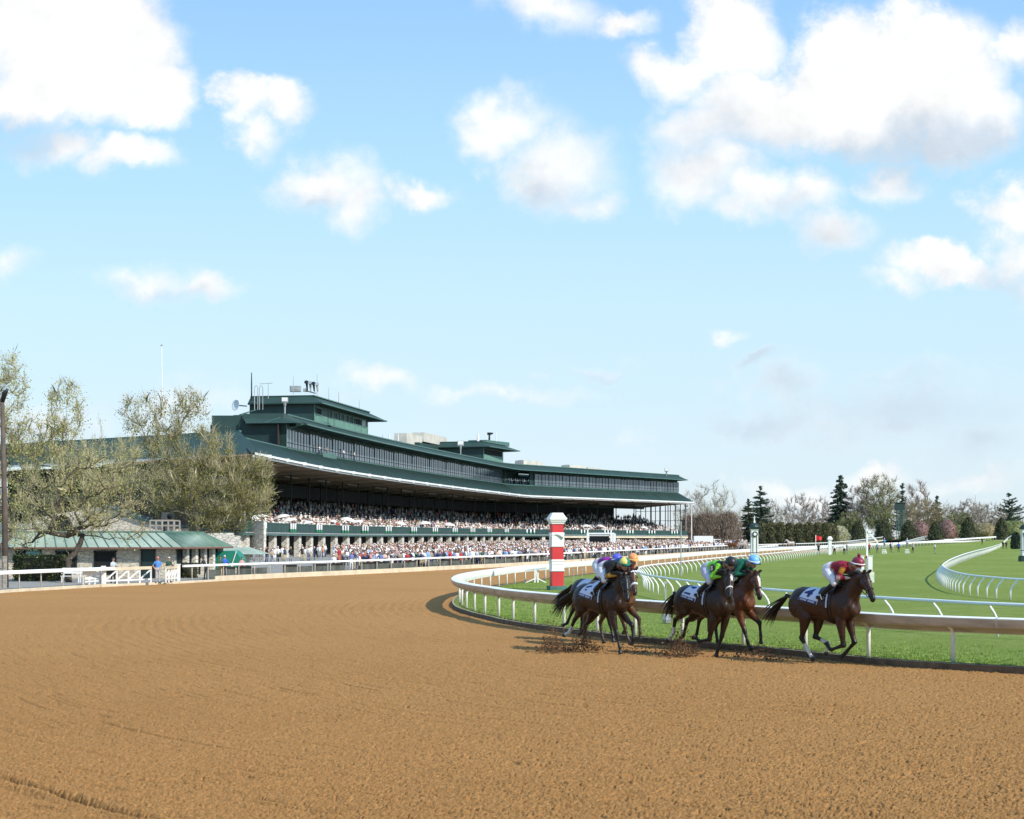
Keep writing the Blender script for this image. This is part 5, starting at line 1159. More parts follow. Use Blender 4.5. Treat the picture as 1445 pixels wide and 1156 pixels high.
# green lattice tower
b = ground_at(1271, 465); s = 465/F; t = thing('camera_tower', b, 'green lattice tower with a box cabin among the far trees', 'tower')
zt = Ez(713, 465); mb = MB(); w = 1.0
for dx, dy in ((-w, -w), (w, -w), (w, w), (-w, w)): mb.beam((b[0]+dx, b[1]+dy, b[2]), (b[0]+dx, b[1]+dy, zt), .16, .16)
for k in range(6):
    z0, z1 = b[2]+(zt-b[2])*k/6, b[2]+(zt-b[2])*(k+1)/6; mb.beam((b[0]-w, b[1]-w, z0), (b[0]+w, b[1]-w, z1), .1, .1); mb.beam((b[0]+w, b[1]-w, z0), (b[0]-w, b[1]-w, z1), .1, .1); mb.beam((b[0]-w, b[1]-w, z1), (b[0]+w, b[1]-w, z1), .1, .1)
mb.build('lattice', GREENL, t); mb = MB(); mb.box((b[0]-.3, b[1], zt-.4), (2.6, 2.2, 2.0)); mb.build('cabin', GREEND, t); mb = MB(); mb.box((b[0]-.3, b[1], zt+.7), (3.0, 2.6, .2)); mb.build('roof', GREEND, t)
# rails round the far turn
def far_rail(label, pts, hh, th):
    a = [P(x, y, Z) for x, y, Z in pts]; t = thing('far_rail', tuple(a[0]), label, 'rail', 'white rails round the far turn'); mb = MB()
    for p, q in zip(a, a[1:]): mb.beam(p, q, .3, th)
    mb.build('top_rail', WHITE, t)
    n = 0
    for p, q in zip(a, a[1:]):
        m = int((q-p).length/4)
        for k in range(m):
            if n > 90: break
            c = p.lerp(q, k/m); mb = MB(); mb.tube([(c.x, c.y, c.z-hh), (c.x, c.y, c.z)], .07, 5); mb.build('post', WHITE, t); n += 1
far_rail('white far rail behind the other, nearest the trees', [(1070,772,360),(1110,768.5,420),(1160,765.4,470),(1230,763.4,500),(1310,761,515),(1437,758.3,525)], 1.3, .5)
far_rail('white far rail in front, at the end of the turf', [(1120,777,300),(1165,771.5,350),(1230,768,400),(1310,765.2,440),(1436,762.8,455)], 1.2, .45)

# soft belt of woodland that closes the view behind the single trees
rgw = np.random.default_rng(77); nW = 15000; pxw = 950+520*rgw.random(nW); Zw = 600+50*rgw.random(nW); Xw = (pxw-CX)*Zw/F
topy = 724+9*np.sin(pxw*.045)+6*np.sin(pxw*.13+1)+4*np.sin(pxw*.31); zt_ = HC+(HZ-topy)*Zw/F; zb_ = elev_np(Zw, Xw)
pw = np.column_stack([Xw, Zw, zb_+(zt_-zb_)*rgw.random(nW)**.75])
WOODS = leaf_mat('woodland', (.24,.25,.11), (.34,.29,.19), .05, .35)
w_ = leaves('far_woods', pw[:9000], .62, WOODS, None, rgw); tag(w_, 'soft green-brown woodland belt behind the single trees', None, None, 'stuff')
twigs('twigs', pw[9000:], np.tile([0, 0, 1.0], (nW-9000, 1)), 3.2, .09, TWIGB, w_, rgw)
# ------------------------------------------------------------------ race horses and jockeys
from mathutils.kdtree import KDTree
def coat_mat(name, rough=.42, spec=.45, bump=0.12):
    m = mat(name, (1, 1, 1), rough, var=.22, scale=5, attr='Col', spec=spec, bump=bump, bscale=9)
    return m
COAT = coat_mat('horse_coat', .38, .34, .45)
CLOTHM = coat_mat('jockey_clothes', .6, .3, .25)
HAIR = mat('horse_hair', (.012, .010, .009), .5, var=.4, scale=12)
LEATHER = mat('leather', (.02, .014, .011), .45, var=.3, scale=8)
class Body:
    """limbs and trunk as rings of points with colours, fused into one skin by a voxel remesh"""
    def __init__(s): s.mb = MB(); s.pts = []; s.cols = []
    def loft(s, rings, cols, n=12):
        """rings: (centre, axis_a, axis_b) with half extents in the axes"""
        vs = []; fs = []
        for i, (c, a, b) in enumerate(rings):
            col = cols[min(i, len(cols)-1)] if isinstance(cols, list) else cols
            for k in range(n):
                an = 2*PI*k/n; p = c+a*math.cos(an)+b*math.sin(an); vs.append(p); s.pts.append(p); s.cols.append(col)
            if i < len(rings)-1:
                c2, a2, b2 = rings[i+1]; col2 = cols[min(i+1, len(cols)-1)] if isinstance(cols, list) else cols
                for u in (.25, .5, .75):
                    for k in range(n):
                        an = 2*PI*k/n; s.pts.append((c.lerp(c2, u))+(a.lerp(a2, u))*math.cos(an)+(b.lerp(b2, u))*math.sin(an)); s.cols.append(col if u < .55 else col2)
        for i in range(len(rings)-1):
            for k in range(n): k2 = (k+1) % n; fs.append((i*n+k, i*n+k2, (i+1)*n+k2, (i+1)*n+k))
        fs.append(tuple(range(n-1, -1, -1))); fs.append(tuple((len(rings)-1)*n+k for k in range(n))); s.mb.add(vs, fs)
    def limb(s, pts, sizes, cols, side=None, n=10):
        """pts along the limb; sizes (fore-aft, lateral) half extents"""
        pts = [Vector(p) for p in pts]; rings = []
        for i, p in enumerate(pts):
            t = (pts[min(i+1, len(pts)-1)]-pts[max(i-1, 0)]).normalized(); lat = (side or Vector((0, 1, 0))); lat = (lat-t*lat.dot(t)).normalized(); fa = t.cross(lat).normalized()
            d, w = sizes[i] if isinstance(sizes[i], tuple) else (sizes[i], sizes[i]); rings.append((p, fa*d, lat*w))
        s.loft(rings, cols, n)
    def ball(s, c, rx, ry, rz, col, n=12):
        c = Vector(c); rings = []
        for k in range(9):
            th = PI*(k+.02)/8.04; rings.append((c+Vector((0, 0, -math.cos(th)*rz)), Vector((math.sin(th)*rx, 0, 0)), Vector((0, math.sin(th)*ry, 0))))
        s.loft(rings, col, n)
    def skin(s, name, m, parent, voxel, smooth=4, colfun=None):
        o = s.mb.build('raw', m, None, world=False); o.parent = None
        r = o.modifiers.new('r', 'REMESH'); r.mode = 'VOXEL'; r.voxel_size = voxel; r.use_smooth_shade = True
        sm = o.modifiers.new('s', 'SMOOTH'); sm.factor = .5; sm.iterations = smooth
        dg = bpy.context.evaluated_depsgraph_get(); me = bpy.data.meshes.new_from_object(o.evaluated_get(dg)); me.name = name
        bpy.data.objects.remove(o)
        kd = KDTree(len(s.pts))
        for i, p in enumerate(s.pts): kd.insert(p, i)
        kd.balance(); C = np.ones((len(me.vertices), 4), np.float32)
        for v in me.vertices:
            ns = kd.find_n(v.co, 3); w = [1/(q[2]+.004) for q in ns]; sw = sum(w); c = [sum(s.cols[q[1]][k]*wi for q, wi in zip(ns, w))/sw for k in range(3)]
            if colfun: c = colfun(v.co, c)
            C[v.index, :3] = c
        at = me.color_attributes.new('Col', 'FLOAT_COLOR', 'POINT'); at.data.foreach_set('color', C.ravel())
        me.materials.clear(); me.materials.append(m)
        me.polygons.foreach_set('use_smooth', [True]*len(me.polygons))
        return link(me, name, parent), me
S_H = 1.115
def make_horse(name, label, pos, rz, coat, pose, number=None, blaze=None, socks=(), poll=(1.13, 1.93), hpitch=-54, hyaw=-.15, noseband=None, points=(.010, .008, .007), hood=None, tail=1.0, group='race horses on the dirt track', rider=True, scale=S_H, cloth=True, voxel=.019):
    root = thing(name, (0, 0, 0), label, 'horse', group); B_ = Body(); V = Vector
    dark = points; mid = tuple(c*.6 for c in coat)
    # trunk
    tr = [(-.90,1.20,.13,.09),(-.84,1.235,.25,.17),(-.72,1.265,.325,.245),(-.56,1.285,.345,.275),(-.38,1.285,.335,.28),(-.20,1.265,.325,.275),(0,1.245,.345,.285),(.18,1.235,.38,.285),(.36,1.255,.395,.265),(.52,1.275,.385,.25),(.66,1.26,.325,.225),(.76,1.24,.25,.19),(.83,1.225,.15,.12)]
    B_.loft([(V((x, 0, z)), V((0, w, 0)), V((0, 0, h))) for x, z, h, w in tr], coat, 18)
    for sgn in (-1, 1):                                           # hindquarter and shoulder muscle
        B_.ball((-.60, sgn*.13, 1.22), .26, .16, .30, coat); B_.ball((.55, sgn*.13, 1.2), .2, .13, .28, coat); B_.ball((.74, sgn*.09, 1.18), .11, .10, .15, coat)
    # neck
    pv = V((poll[0], 0, poll[1])); nb = V((.60, 0, 1.40)); nm = nb.lerp(pv, .5)+V((-.02, 0, .05))
    nx = (pv-nb).normalized(); nn = V((-nx.z, 0, nx.x))
    yw = lambda k: V((0, hyaw*k*.55, 0))
    neck = [(nb-nx*.16, .33, .20), (nb+nx*.06, .285, .17), (nm-nx*.12+yw(.2), .235, .135), (nm+nx*.12+yw(.45), .20, .11), (pv-nx*.10+yw(.8), .165, .092), (pv+yw(1), .12, .075)]
    B_.loft([(c, nn*d, V((0, w, 0))) for c, d, w in neck], coat, 14)
    # head
    hp = R(hpitch); hd = V((math.cos(hp)*math.cos(hyaw), math.sin(hyaw), math.sin(hp))).normalized(); hl = V((-math.sin(hyaw), math.cos(hyaw), 0)); hu = hd.cross(hl); hu = hu if hu.z > 0 else -hu
    p0 = pv+yw(1); HL = .68
    prof = [(-.05,-.02,.11,.075),(.04,-.02,.135,.09),(.16,-.03,.158,.105),(.28,-.03,.155,.107),(.40,-.02,.125,.088),(.54,-.005,.09,.063),(.70,.0,.077,.055),(.84,-.003,.078,.060),(.94,-.012,.07,.058),(1.0,-.02,.045,.04)]
    mz = tuple(c*.35 for c in coat)
    hc = hood or coat
    B_.loft([(p0+hd*t*HL+hu*o, hu*d, hl*w) for t, o, d, w in prof], [hc]*5+([hc] if hood else [coat])+[coat, mz, dark, dark], 14)
    for sgn in (-1, 1): B_.limb([p0+hu*.08+hl*sgn*.055+hd*.01, p0+hu*.16+hl*sgn*.075+hd*(.0), p0+hu*.235+hl*sgn*.08+hd*.03], [.035, .038, .006], [hc, hc, dark], side=hl, n=8)
    # legs: joints as (x, z)
    for key, sgn in (('rf', -1), ('lf', 1)):
        el, kn, fe, ho = [V((x, 0, z)) for x, z in pose[key]]; y = sgn*.135; sock = key in socks; lc = (.55, .52, .48) if sock else dark
        sh = V((el.x-.02, sgn*.12, el.z+.32)); el.y = y; kn.y = sgn*.115; fe.y = sgn*.105; ho.y = sgn*.105
        kd_ = (fe-kn).normalized(); tip = ho+(ho-fe).normalized()*.05
        B_.limb([sh, el, el.lerp(kn, .35), el.lerp(kn, .75), kn], [(.17,.10), (.125,.085), (.095,.072), (.062,.055), (.062,.055)], [coat, coat, coat, mid, dark])
        B_.limb([kn-kd_*.05, kn, kn+kd_*.07, kn.lerp(fe, .6), fe-kd_*.02, fe], [(.055,.05), (.062,.054), (.046,.040), (.039,.033), (.046,.04), (.052,.046)], [dark, dark, dark, dark, lc, lc])
        B_.limb([fe, fe.lerp(ho, .5), ho, tip], [(.05,.045), (.038,.036), (.052,.05), (.066,.06)], [lc, lc, (.02,.018,.016), (.02,.018,.016)])
    for key, sgn in (('rh', -1), ('lh', 1)):
        st, hk, fe, ho = [V((x, 0, z)) for x, z in pose[key]]; sock = key in socks; lc = (.55, .52, .48) if sock else dark
        hip = V((-.60, sgn*.12, 1.28)); st.y = sgn*.155; hk.y = sgn*.125; fe.y = sgn*.115; ho.y = sgn*.115; kd_ = (fe-hk).normalized(); tip = ho+(ho-fe).normalized()*.05
        B_.limb([hip, hip.lerp(st, .55), st, st.lerp(hk, .4), st.lerp(hk, .8), hk], [(.26,.15), (.22,.14), (.155,.115), (.105,.08), (.062,.05), (.062,.052)], [coat, coat, coat, coat, mid, dark])
        B_.limb([hk-kd_*.06, hk, hk+kd_*.07, hk.lerp(fe, .6), fe-kd_*.02, fe], [(.06,.045), (.066,.052), (.052,.042), (.043,.036), (.048,.04), (.052,.046)], [dark, dark, dark, lc if sock else dark, lc, lc])
        B_.limb([fe, fe.lerp(ho, .5), ho, tip], [(.05,.045), (.038,.036), (.052,.05), (.066,.06)], [lc, lc, (.02,.018,.016), (.02,.018,.016)])
    def colfun(co, c):
        if blaze is not None:
            d = co-p0; t = d.dot(hd)/HL; l = abs(d.dot(hl)); up = d.dot(hu)
            if up > .02 and blaze[0] < t < blaze[1] and l < blaze[2]*(1.0-.25*t): return (.62, .60, .57)
        return c
    body, bm = B_.skin('body', COAT, root, voxel, 3, colfun)
    bvh = BVHTree.FromPolygons([v.co.copy() for v in bm.vertices], [tuple(p.vertices) for p in bm.polygons])
    def surf(x, ang, off=.012):
        """point on the coat at station x, ang from the back towards the right flank"""
        d = V((0, -math.sin(ang), math.cos(ang))); o = V((x, 0, 1.25)); q, nr, i, ds = bvh.ray_cast(o+d*1.2, -d, 1.2)
        return (q if q is not None else o+d*.3)+d*off
    rg = np.random.default_rng(abs(hash(name+label)) % 1000 if False else len(label)*7)
    # mane and forelock, tail
    mb = MB()
    for k in range(46):
        f = k/45; c = nb.lerp(pv, f)+nn*(.27-.15*f)*.92+yw(f)+V((0, 0, .045*math.sin(f*PI))); w = nn*(.06+.05*rg.random())+V((-.09-.06*rg.random(), rg.normal()*.05, 0)); a = nx*.03
        q = c-nn*.04; mb.tube([q, q+w*.6+V((0, -.02, 0)), q+w*1.25+V((-.03, -.03, -.03))], [.030, .020, .004], 4)
    for k in range(5): q = p0+hu*.1+hl*(k-2)*.018; mb.tube([q, q+hd*.09+hu*.02, q+hd*.17+hu*.01+hl*rg.normal()*.02], [.02, .014, .003], 4)
    mb.build('mane', HAIR, root, smooth=True, world=False)
    mb = MB(); t0 = V((-.90, 0, 1.40))
    for k in range(64):
        sp = rg.normal()*.055; sv = rg.normal()*.07; L = tail*(.62+.35*rg.random())
        p1 = t0+V((-.10, 0, .01)); p2 = t0+V((-.26*tail, sp*.8, -.09+sv*.3)); p3 = t0+V((-.26*tail-L*.34, sp*1.3, -.27+sv*.7)); p4 = t0+V((-.26*tail-L*.62, sp*1.8, -.52+sv*1.4))
        mb.tube([t0+V((.03, rg.normal()*.012, 0)), p1+V((0, rg.normal()*.02, rg.normal()*.02)), p2, p3, p4], [.018, .018, .013, .009, .002], 4)
    mb.build('tail', HAIR, root, smooth=True, world=False)
    # eyes
    for sgn in (-1, 1):
        mb = MB(); mb.lathe((0, 0, 0), [(.002,-.02),(.016,-.014),(.022,0),(.016,.014),(.002,.02)], 8); e = mb.build('eye', BLACK, root, smooth=True, world=False); e.location = p0+hd*.30*HL+hl*sgn*.088+hu*.05
    # bridle
    mb = MB()
    def band(t, r, m=None, k=1.0):
        a = [q for q in prof if q[0] <= t][-1]; b = [q for q in prof if q[0] >= t][0]; u = 0 if a is b else (t-a[0])/(b[0]-a[0]); o, d, w = (a[i]+(b[i]-a[i])*u for i in (1, 2, 3))
        return [p0+hd*t*HL+hu*(o+math.cos(an)*(d+.006))+hl*math.sin(an)*(w+.006) for an in [2*PI*i/16 for i in range(17)]]
    br = thing('bridle', (0, 0, 0), None, None); br.parent = root
    for t in (.10,): mb.tube(band(t, .01), .012, 5)
    for sgn in (-1, 1):
        mb.tube([p0+hu*.1+hl*sgn*.05, p0+hd*.15*HL+hl*sgn*.105, p0+hd*.55*HL+hl*sgn*.074, p0+hd*.80*HL+hl*sgn*.066-hu*.03], .010, 5)
    mb.build('headstall', LEATHER, br, world=False)
    mb = MB(); mb.tube(band(.60, .01), .016 if not noseband else .03 if noseband == 'wool' else .016, 6); mb.build('noseband', LINEN if noseband else LEATHER, br, world=False)
    if noseband == 'wool':
        mb = MB(); mb.tube(band(.12, .01), .022, 6); mb.build('browband', LINEN, br, world=False)
    if rider:
        mb = MB()
        for sgn in (-1, 1): mb.tube([p0+hd*.82*HL+hl*sgn*.07-hu*.04, nm.lerp(nb, .1)+V((0, sgn*.15, .10)), V((.86, sgn*.07, 1.83))], .009, 5)
        mb.build('reins', LEATHER, br, world=False)
    if cloth:
        # saddle cloth, number, girth and saddle
        x0, x1 = -.27, .15
        def sp_(s, a, off=.014):
            x = x0+(x1-x0)*s-.24*abs(a)*(1-.35*s); return surf(x, (R(70)+R(20)*s)*a, off)
        mb = MB(); ns, na = 10, 20; vs = []; fs = []
        for off in (.008, .020):
            for i in range(ns+1):
                for j in range(na+1): vs.append(sp_(i/ns, -1+2*j/na, off))
        W_ = na+1; o2 = (ns+1)*W_
        for i in range(ns):
            for j in range(na): a = i*W_+j; fs += [(a+1, a, a+W_, a+W_+1), (o2+a, o2+a+1, o2+a+W_+1, o2+a+W_)]
        for i in range(ns): a = i*W_; b = a+na; fs += [(a, o2+a, o2+a+W_, a+W_), (b+W_, o2+b+W_, o2+b, b)]
        for j in range(na): a = j; b = ns*W_+j; fs += [(a+1, o2+a+1, o2+a, a), (b, o2+b, o2+b+1, b+1)]
        mb.add(vs, fs); sc = mb.build('saddle_cloth', CLOTHWHITE, root, smooth=True, world=False)
        mb = MB(); vs = []; fs = []
        for i in range(11):
            for a in (.86, 1.0): vs.append(sp_(.02+.96*i/10, a, .026))
        for i in range(10): fs.append((2*i, 2*i+1, 2*i+3, 2*i+2))
        mb.add(vs, fs); mb.build('navy_band', NAVY, sc, world=False)
        mb = MB()
        for i in range(13):                                       # illegible pale lettering on the band: plain strokes
            if i in (6,): continue
            s0 = .10+.06*i; q = [sp_(s0, .89, .030), sp_(s0+.038, .89, .030), sp_(s0+.038, .97, .030), sp_(s0, .97, .030)]; mb.add(q, [(3,2,1,0)])
        mb.build('pale_strokes', CLOTHWHITE, sc, world=False)
        if number:
            cu = bpy.data.curves.new('t', 'FONT'); cu.body = number; cu.size = 1.0; cu.fill_mode = 'FRONT'; cu.offset = .035; to = bpy.data.objects.new('t', cu); COL.objects.link(to)
            dg = bpy.context.evaluated_depsgraph_get(); tm = bpy.data.meshes.new_from_object(to.evaluated_get(dg)); bpy.data.objects.remove(to)
            xs = [v.co.x for v in tm.vertices]; ys = [v.co.y for v in tm.vertices]; mb = MB()
            mb.add([sp_(.10+.42*(v.co.x-min(xs))/(max(xs)-min(xs)), .76-.50*(v.co.y-min(ys))/(max(ys)-min(ys)), .030) for v in tm.vertices], [tuple(p.vertices) for p in tm.polygons]); mb.build('number', NAVY, sc, world=False)
        mb = MB(); ring = [surf(.30, an, .014) for an in [2*PI*i/24 for i in range(25)]]; mb.tube(ring, .022, 4); ring = [surf(.24, an, .012) for an in [2*PI*i/24 for i in range(25)]]; mb.tube(ring, .016, 4); mb.build('girth', LEATHER, root, world=False)
        mb = MB(); mb.tube([surf(.24, R(an), .022) for an in (40, 60, 80, 100)], .02, 4); mb.build('girth_strap', CLOTHWHITE, root, world=False)
        mb = MB(); vs = []; fs = []
        for i in range(7):
            for j in range(9): f = i/6; a = -1+j/4; vs.append(surf(.0+.40*f, R(46)*a, .035+.05*(abs(f-.45)*1.4)**2*(1-abs(a)*.5)))
        for i in range(6):
            for j in range(8): a = i*9+j; fs.append((a, a+1, a+10, a+9))
        mb.add(vs, fs); sd_ = mb.build('saddle', LEATHER, root, smooth=True, world=False)
        for sgn in (-1, 1):
            mb = MB(); q = surf(.22, R(48)*-sgn, .03); ft = Vector((.10, sgn*.31, 1.375)); mb.tube([q, ft+V((.02, 0, .1))], .010, 4); mb.tube([ft+V((.07, sgn*.05, 0)), ft+V((.03, sgn*.05, .10)), ft+V((.03, -sgn*.05, .10)), ft+V((.07, -sgn*.05, 0)), ft+V((.07, sgn*.05, 0))], .010, 5); mb.build('stirrup', GREYM, sd_, world=False)
    root.location = pos; root.rotation_euler = (0, 0, rz); root.scale = (scale,)*3
    return root, bvh
CLOTHWHITE = mat('saddle_cloth_white', (.56, .60, .74), .75, var=.06, scale=6)
NAVY = mat('navy_print', (.012, .018, .11), .6, var=.1, scale=6)
SKIN = (.50, .27, .18)
def make_jockey(label, pos, rz, silks, sleeve, forearm, cap, cap_trim=None, breech=(.66, .66, .70), vest=None, pompom=False, lean=0.0, dx=0.0, dz=0.0, collar=None, glove=(.03,.03,.03), boot=(.012,.012,.013), patch=None, cap_quarters=None, headyaw=-.3, mask=None, letter=None, cuff=None, scale=S_H):
    root = thing('person', (0, 0, 0), label, 'person', 'jockeys riding in the race'); V = Vector; B_ = Body()
    hip = V((.13+dx, 0, 1.985+dz)); ch = V((.55+dx, 0, 2.055+lean+dz)); nk = V((.70+dx, 0, 2.085+lean*1.2+dz)); hd = V((.85+dx, -.01, 2.125+lean*1.3+dz))
    w1 = hip.lerp(ch, .4)+V((0, 0, .035))
    up = V((0, 0, 1)); lat = V((0, 1, 0))
    def ring(c, t, d, w): t = t.normalized(); n = lat.cross(t).normalized(); return (c, n*d, lat*w)
    tr = [(hip+V((-.13, 0, -.04)), .07, .10), (hip+V((-.08, 0, 0)), .135, .165), (hip+V((.04, 0, .03)), .15, .17), (w1, .125, .145), (hip.lerp(ch, .75)+V((0, 0, .03)), .135, .165), (ch, .13, .175), (nk+V((-.06, 0, 0)), .09, .11), (nk, .06, .06)]
    tv = vest or silks
    B_.loft([ring(c, ch-hip, d*1.1, w*1.08) for c, d, w in tr], [breech, breech, breech, tv, silks, collar or silks, collar or silks, SKIN], 14)
    B_.limb([nk+V((-.05,0,-.01)), nk.lerp(hd, .5), hd], [.058, .052, .05], [collar or silks, SKIN, SKIN])
    fw = V((math.cos(headyaw), math.sin(headyaw), -.22)).normalized(); hl = V((-math.sin(headyaw), math.cos(headyaw), 0)); hu = fw.cross(hl); hu = hu if hu.z > 0 else -hu
    B_.loft([(hd+hu*z+fw*f, fw*a, hl*b) for z, f, a, b in ((-.135,.035,.03,.028), (-.115,.03,.062,.05), (-.06,.015,.088,.068), (0,0,.098,.076), (.06,-.005,.095,.075), (.10,-.01,.06,.05))], SKIN, 12)
    B_.limb([hd+fw*.085-hu*.01, hd+fw*.118-hu*.05, hd+fw*.09-hu*.065], [.012, .017, .012], SKIN, side=hl, n=6)   # nose
    B_.limb([hd+fw*.082-hu*.085+hl*.022, hd+fw*.092-hu*.087, hd+fw*.082-hu*.085-hl*.022], [.008]*3, (.30, .10, .09), side=hu, n=6)   # lips
    for sgn in (-1, 1): B_.limb([hd+hl*sgn*.072-hu*.02, hd+hl*sgn*.086-hu*.02-fw*.01], [(.022,.03), (.018,.026)], SKIN, side=hu, n=6)
    for sgn in (-1, 1):
        hj = hip+V((0, sgn*.10, -.02)); kn = V((.44+dx, sgn*.255, 1.735+dz*.5)); an = V((.10, sgn*.295, 1.455)); hl_ = V((.02, sgn*.30, 1.41)); toe = V((.21, sgn*.315, 1.375))
        bt = kn.lerp(an, .22)
        B_.limb([hj, hj.lerp(kn, .3), hj.lerp(kn, .7), kn], [(.125,.11), (.118,.10), (.088,.078), (.066,.062)], breech)
        B_.limb([kn+V((.02,0,.02)), kn, bt, kn.lerp(an, .45), kn.lerp(an, .8), an], [.05, .064, .062, .060, .046, .044], [breech, breech, boot, boot, boot, boot])
        B_.limb([hl_+V((-.03,0,.01)), hl_, an.lerp(toe, .4)+V((0,0,-.015)), toe-V((.05,0,0)), toe], [.03, .042, .042, .038, .022], boot)
        sh = ch+V((.07, sgn*.155, .035)); el = V((.50+dx, sgn*.27, 1.83+lean*.6+dz)); ha = V((.82+dx*.5, sgn*.085, 1.86+dz*.4))
        B_.limb([ch+V((.03, sgn*.10, .02)), sh, sh.lerp(el, .35), sh.lerp(el, .7), el], [.07, .078, .064, .056, .052], [collar or silks, sleeve, patch if (patch and sgn < 0) else sleeve, sleeve, sleeve])
        B_.limb([el-(ha-el).normalized()*.02, el, el.lerp(ha, .3), el.lerp(ha, .6), el.lerp(ha, .88)], [.045, .052, .048, .041, .030], [sleeve, forearm, forearm if not cuff else cuff, forearm, forearm if not cuff else cuff])
        d = (ha-el).normalized()
        B_.limb([ha-d*.06, ha-d*.03, ha+d*.02, ha+d*.045], [(.022,.026), (.024,.036), (.024,.040), (.018,.034)], glove, n=8)
        for k, L in enumerate((.050, .058, .056, .044)):           # four fingers closed on the rein, thumb on the side
            b = ha+d*.04+V((0, 0, .026-.018*k)); c1 = b+d*.020+V((0, -sgn*.020, 0)); c2 = c1+V((-.3*L, -sgn*L*.35, -.004)); c3 = c2+V((-.35*L, sgn*.004, 0)); B_.limb([b, c1, c2, c3], [.0115, .011, .010, .008], glove, side=V((0,0,1)), n=6)
        b = ha-d*.01+V((0, 0, .03)); B_.limb([b, b+d*.03+V((0, -sgn*.012, .012)), b+d*.055+V((0, -sgn*.02, .004))], [.014, .012, .009], glove, side=V((0,1,0)), n=6)
    body, me = B_.skin('body', CLOTHM, root, .0135, 2)
    # helmet with cap cover, peak, goggles
    mb = MB(); cols = []
    hm = MB(); vs = []; fs = []; n = 16; rows = 8
    for i in range(rows+1):
        th = PI*.5*i/rows*1.12
        for k in range(n):
            an = 2*PI*k/n; r = math.sin(PI*.56-th*.999) if False else math.cos(th-.19); z = math.sin(th-.19); vs.append(hd+hu*(.045+z*.128)+fw*(.004+math.cos(an)*r*.152)+hl*math.sin(an)*r*.128)
    for i in range(rows):
        for k in range(n): k2 = (k+1) % n; fs.append((i*n+k, i*n+k2, (i+1)*n+k2, (i+1)*n+k))
    fs.append(tuple(rows*n+k for k in range(n)))
    mats = [mat('cap_'+label[:10], cap, .45, var=.15, scale=14)]
    hm.add(vs, fs)
    if cap_quarters:
        mats.append(mat('cap2_'+label[:10], cap_quarters, .45, var=.1, scale=14)); 
        for j, f in enumerate(hm.f):
            if len(f) == 4 and ((j % n)//4) % 2: hm.m[j] = 1
    hel = hm.build('helmet', mats, root, smooth=True, world=False)
    mb = MB(); pts = [hd+hu*.030+fw*math.cos(an)*.156+hl*math.sin(an)*.132 for an in [2*PI*k/24 for k in range(25)]]; mb.tube(pts, .014, 5); mb.build('band', mat('band_'+label[:10], cap_trim or tuple(c*.7 for c in cap), .5), hel, world=False)
    mb = MB(); vs = [];
    for z in (.025, .012):
        for k in range(9): an = -1.0+.25*k; vs.append(hd+hu*z+fw*math.cos(an)*.135+hl*math.sin(an)*.115)
        for k in range(9): an = 1.0-.25*k; vs.append(hd+hu*(z-.012)+fw*(math.cos(an)*.19)+hl*math.sin(an)*.125)
    mb.add(vs, [tuple(range(18)), tuple(range(35, 17, -1))]+[(i, (i+1) % 18, 18+(i+1) % 18, 18+i) for i in range(18)]); mb.build('peak', mats[0], hel, world=False)
    mb = MB(); pts = [hd-hu*.012+fw*math.cos(an)*.098+hl*math.sin(an)*.078 for an in [-1.2+2.4*k/10 for k in range(11)]]; mb.tube(pts, .024, 6); mb.build('goggles', mat('goggle_lens', (.05,.045,.04), .1), root, smooth=True, world=False)
    if mask:
        mb = MB(); mb.lathe((0, 0, 0), [(.01,-.05),(.05,-.035),(.06,0),(.045,.03),(.01,.045)], 10); o = mb.build('face_cover', mat('mask_'+label[:8], mask, .8), root, smooth=True, world=False); o.location = hd+fw*.055-hu*.085; o.scale = (1.05, 1, .95)
    if pompom:
        mb = MB(); mb.lathe((0, 0, 0), [(.004,-.04),(.028,-.03),(.042,0),(.028,.03),(.004,.04)], 10); o = mb.build('pompom', mats[0], hel, smooth=True, world=False); o.location = hd+hu*.205
    if letter:
        cu = bpy.data.curves.new('t', 'FONT'); cu.body = letter; cu.size = .13; cu.extrude = .004; cu.offset = .004; to = bpy.data.objects.new('t', cu); COL.objects.link(to)
        dg = bpy.context.evaluated_depsgraph_get(); tm = bpy.data.meshes.new_from_object(to.evaluated_get(dg)); bpy.data.objects.remove(to)
        q = ch+V((.02, -.155, .035)).lerp(V((-.03, -.27, -.15)), .45); mb = MB()
        mb.add([q+V((v.co.x-.05, -.075+v.co.z, v.co.y*.95-.02)) for v in tm.vertices], [tuple(p.vertices) for p in tm.polygons]); mb.build('letter', WHITE, root, world=False)
        mb = MB(); vs = [q+V((math.cos(a)*.075-.012, -.068, .025+math.sin(a)*.085)) for a in [2*PI*k/16 for k in range(16)]]; mb.add(vs+[v+V((0, .05, 0)) for v in vs], [tuple(range(16))]+[(i, (i+1) % 16, 16+(i+1) % 16, 16+i) for i in range(16)]); mb.build('arm_patch', BLACK, root, world=False)
    root.location = pos; root.rotation_euler = (0, 0, rz); root.scale = (scale,)*3
    return root
def hpos(px, Z, dz=0.0): return ((px-CX)*Z/F, Z, -.12+dz)
POSE_GATHER = dict(rh=[(-.40,.93),(-.52,.50),(-.36,.24),(-.24,.07)], lh=[(-.26,.90),(-.34,.53),(.02,.40),(-.04,.19)], rf=[(.50,.90),(.56,.40),(.22,.28),(.13,.40)], lf=[(.52,.92),(.68,.46),(.46,.22),(.36,.14)])
POSE_PUSH = dict(rh=[(-.52,1.0),(-.84,.80),(-.95,.42),(-1.08,.33)], lh=[(-.46,.90),(-.70,.78),(-.82,.42),(-.95,.33)], rf=[(.42,.86),(.28,.40),(-.06,.34),(-.17,.42)], lf=[(.54,.88),(.44,.46),(.33,.17),(.29,.06)])
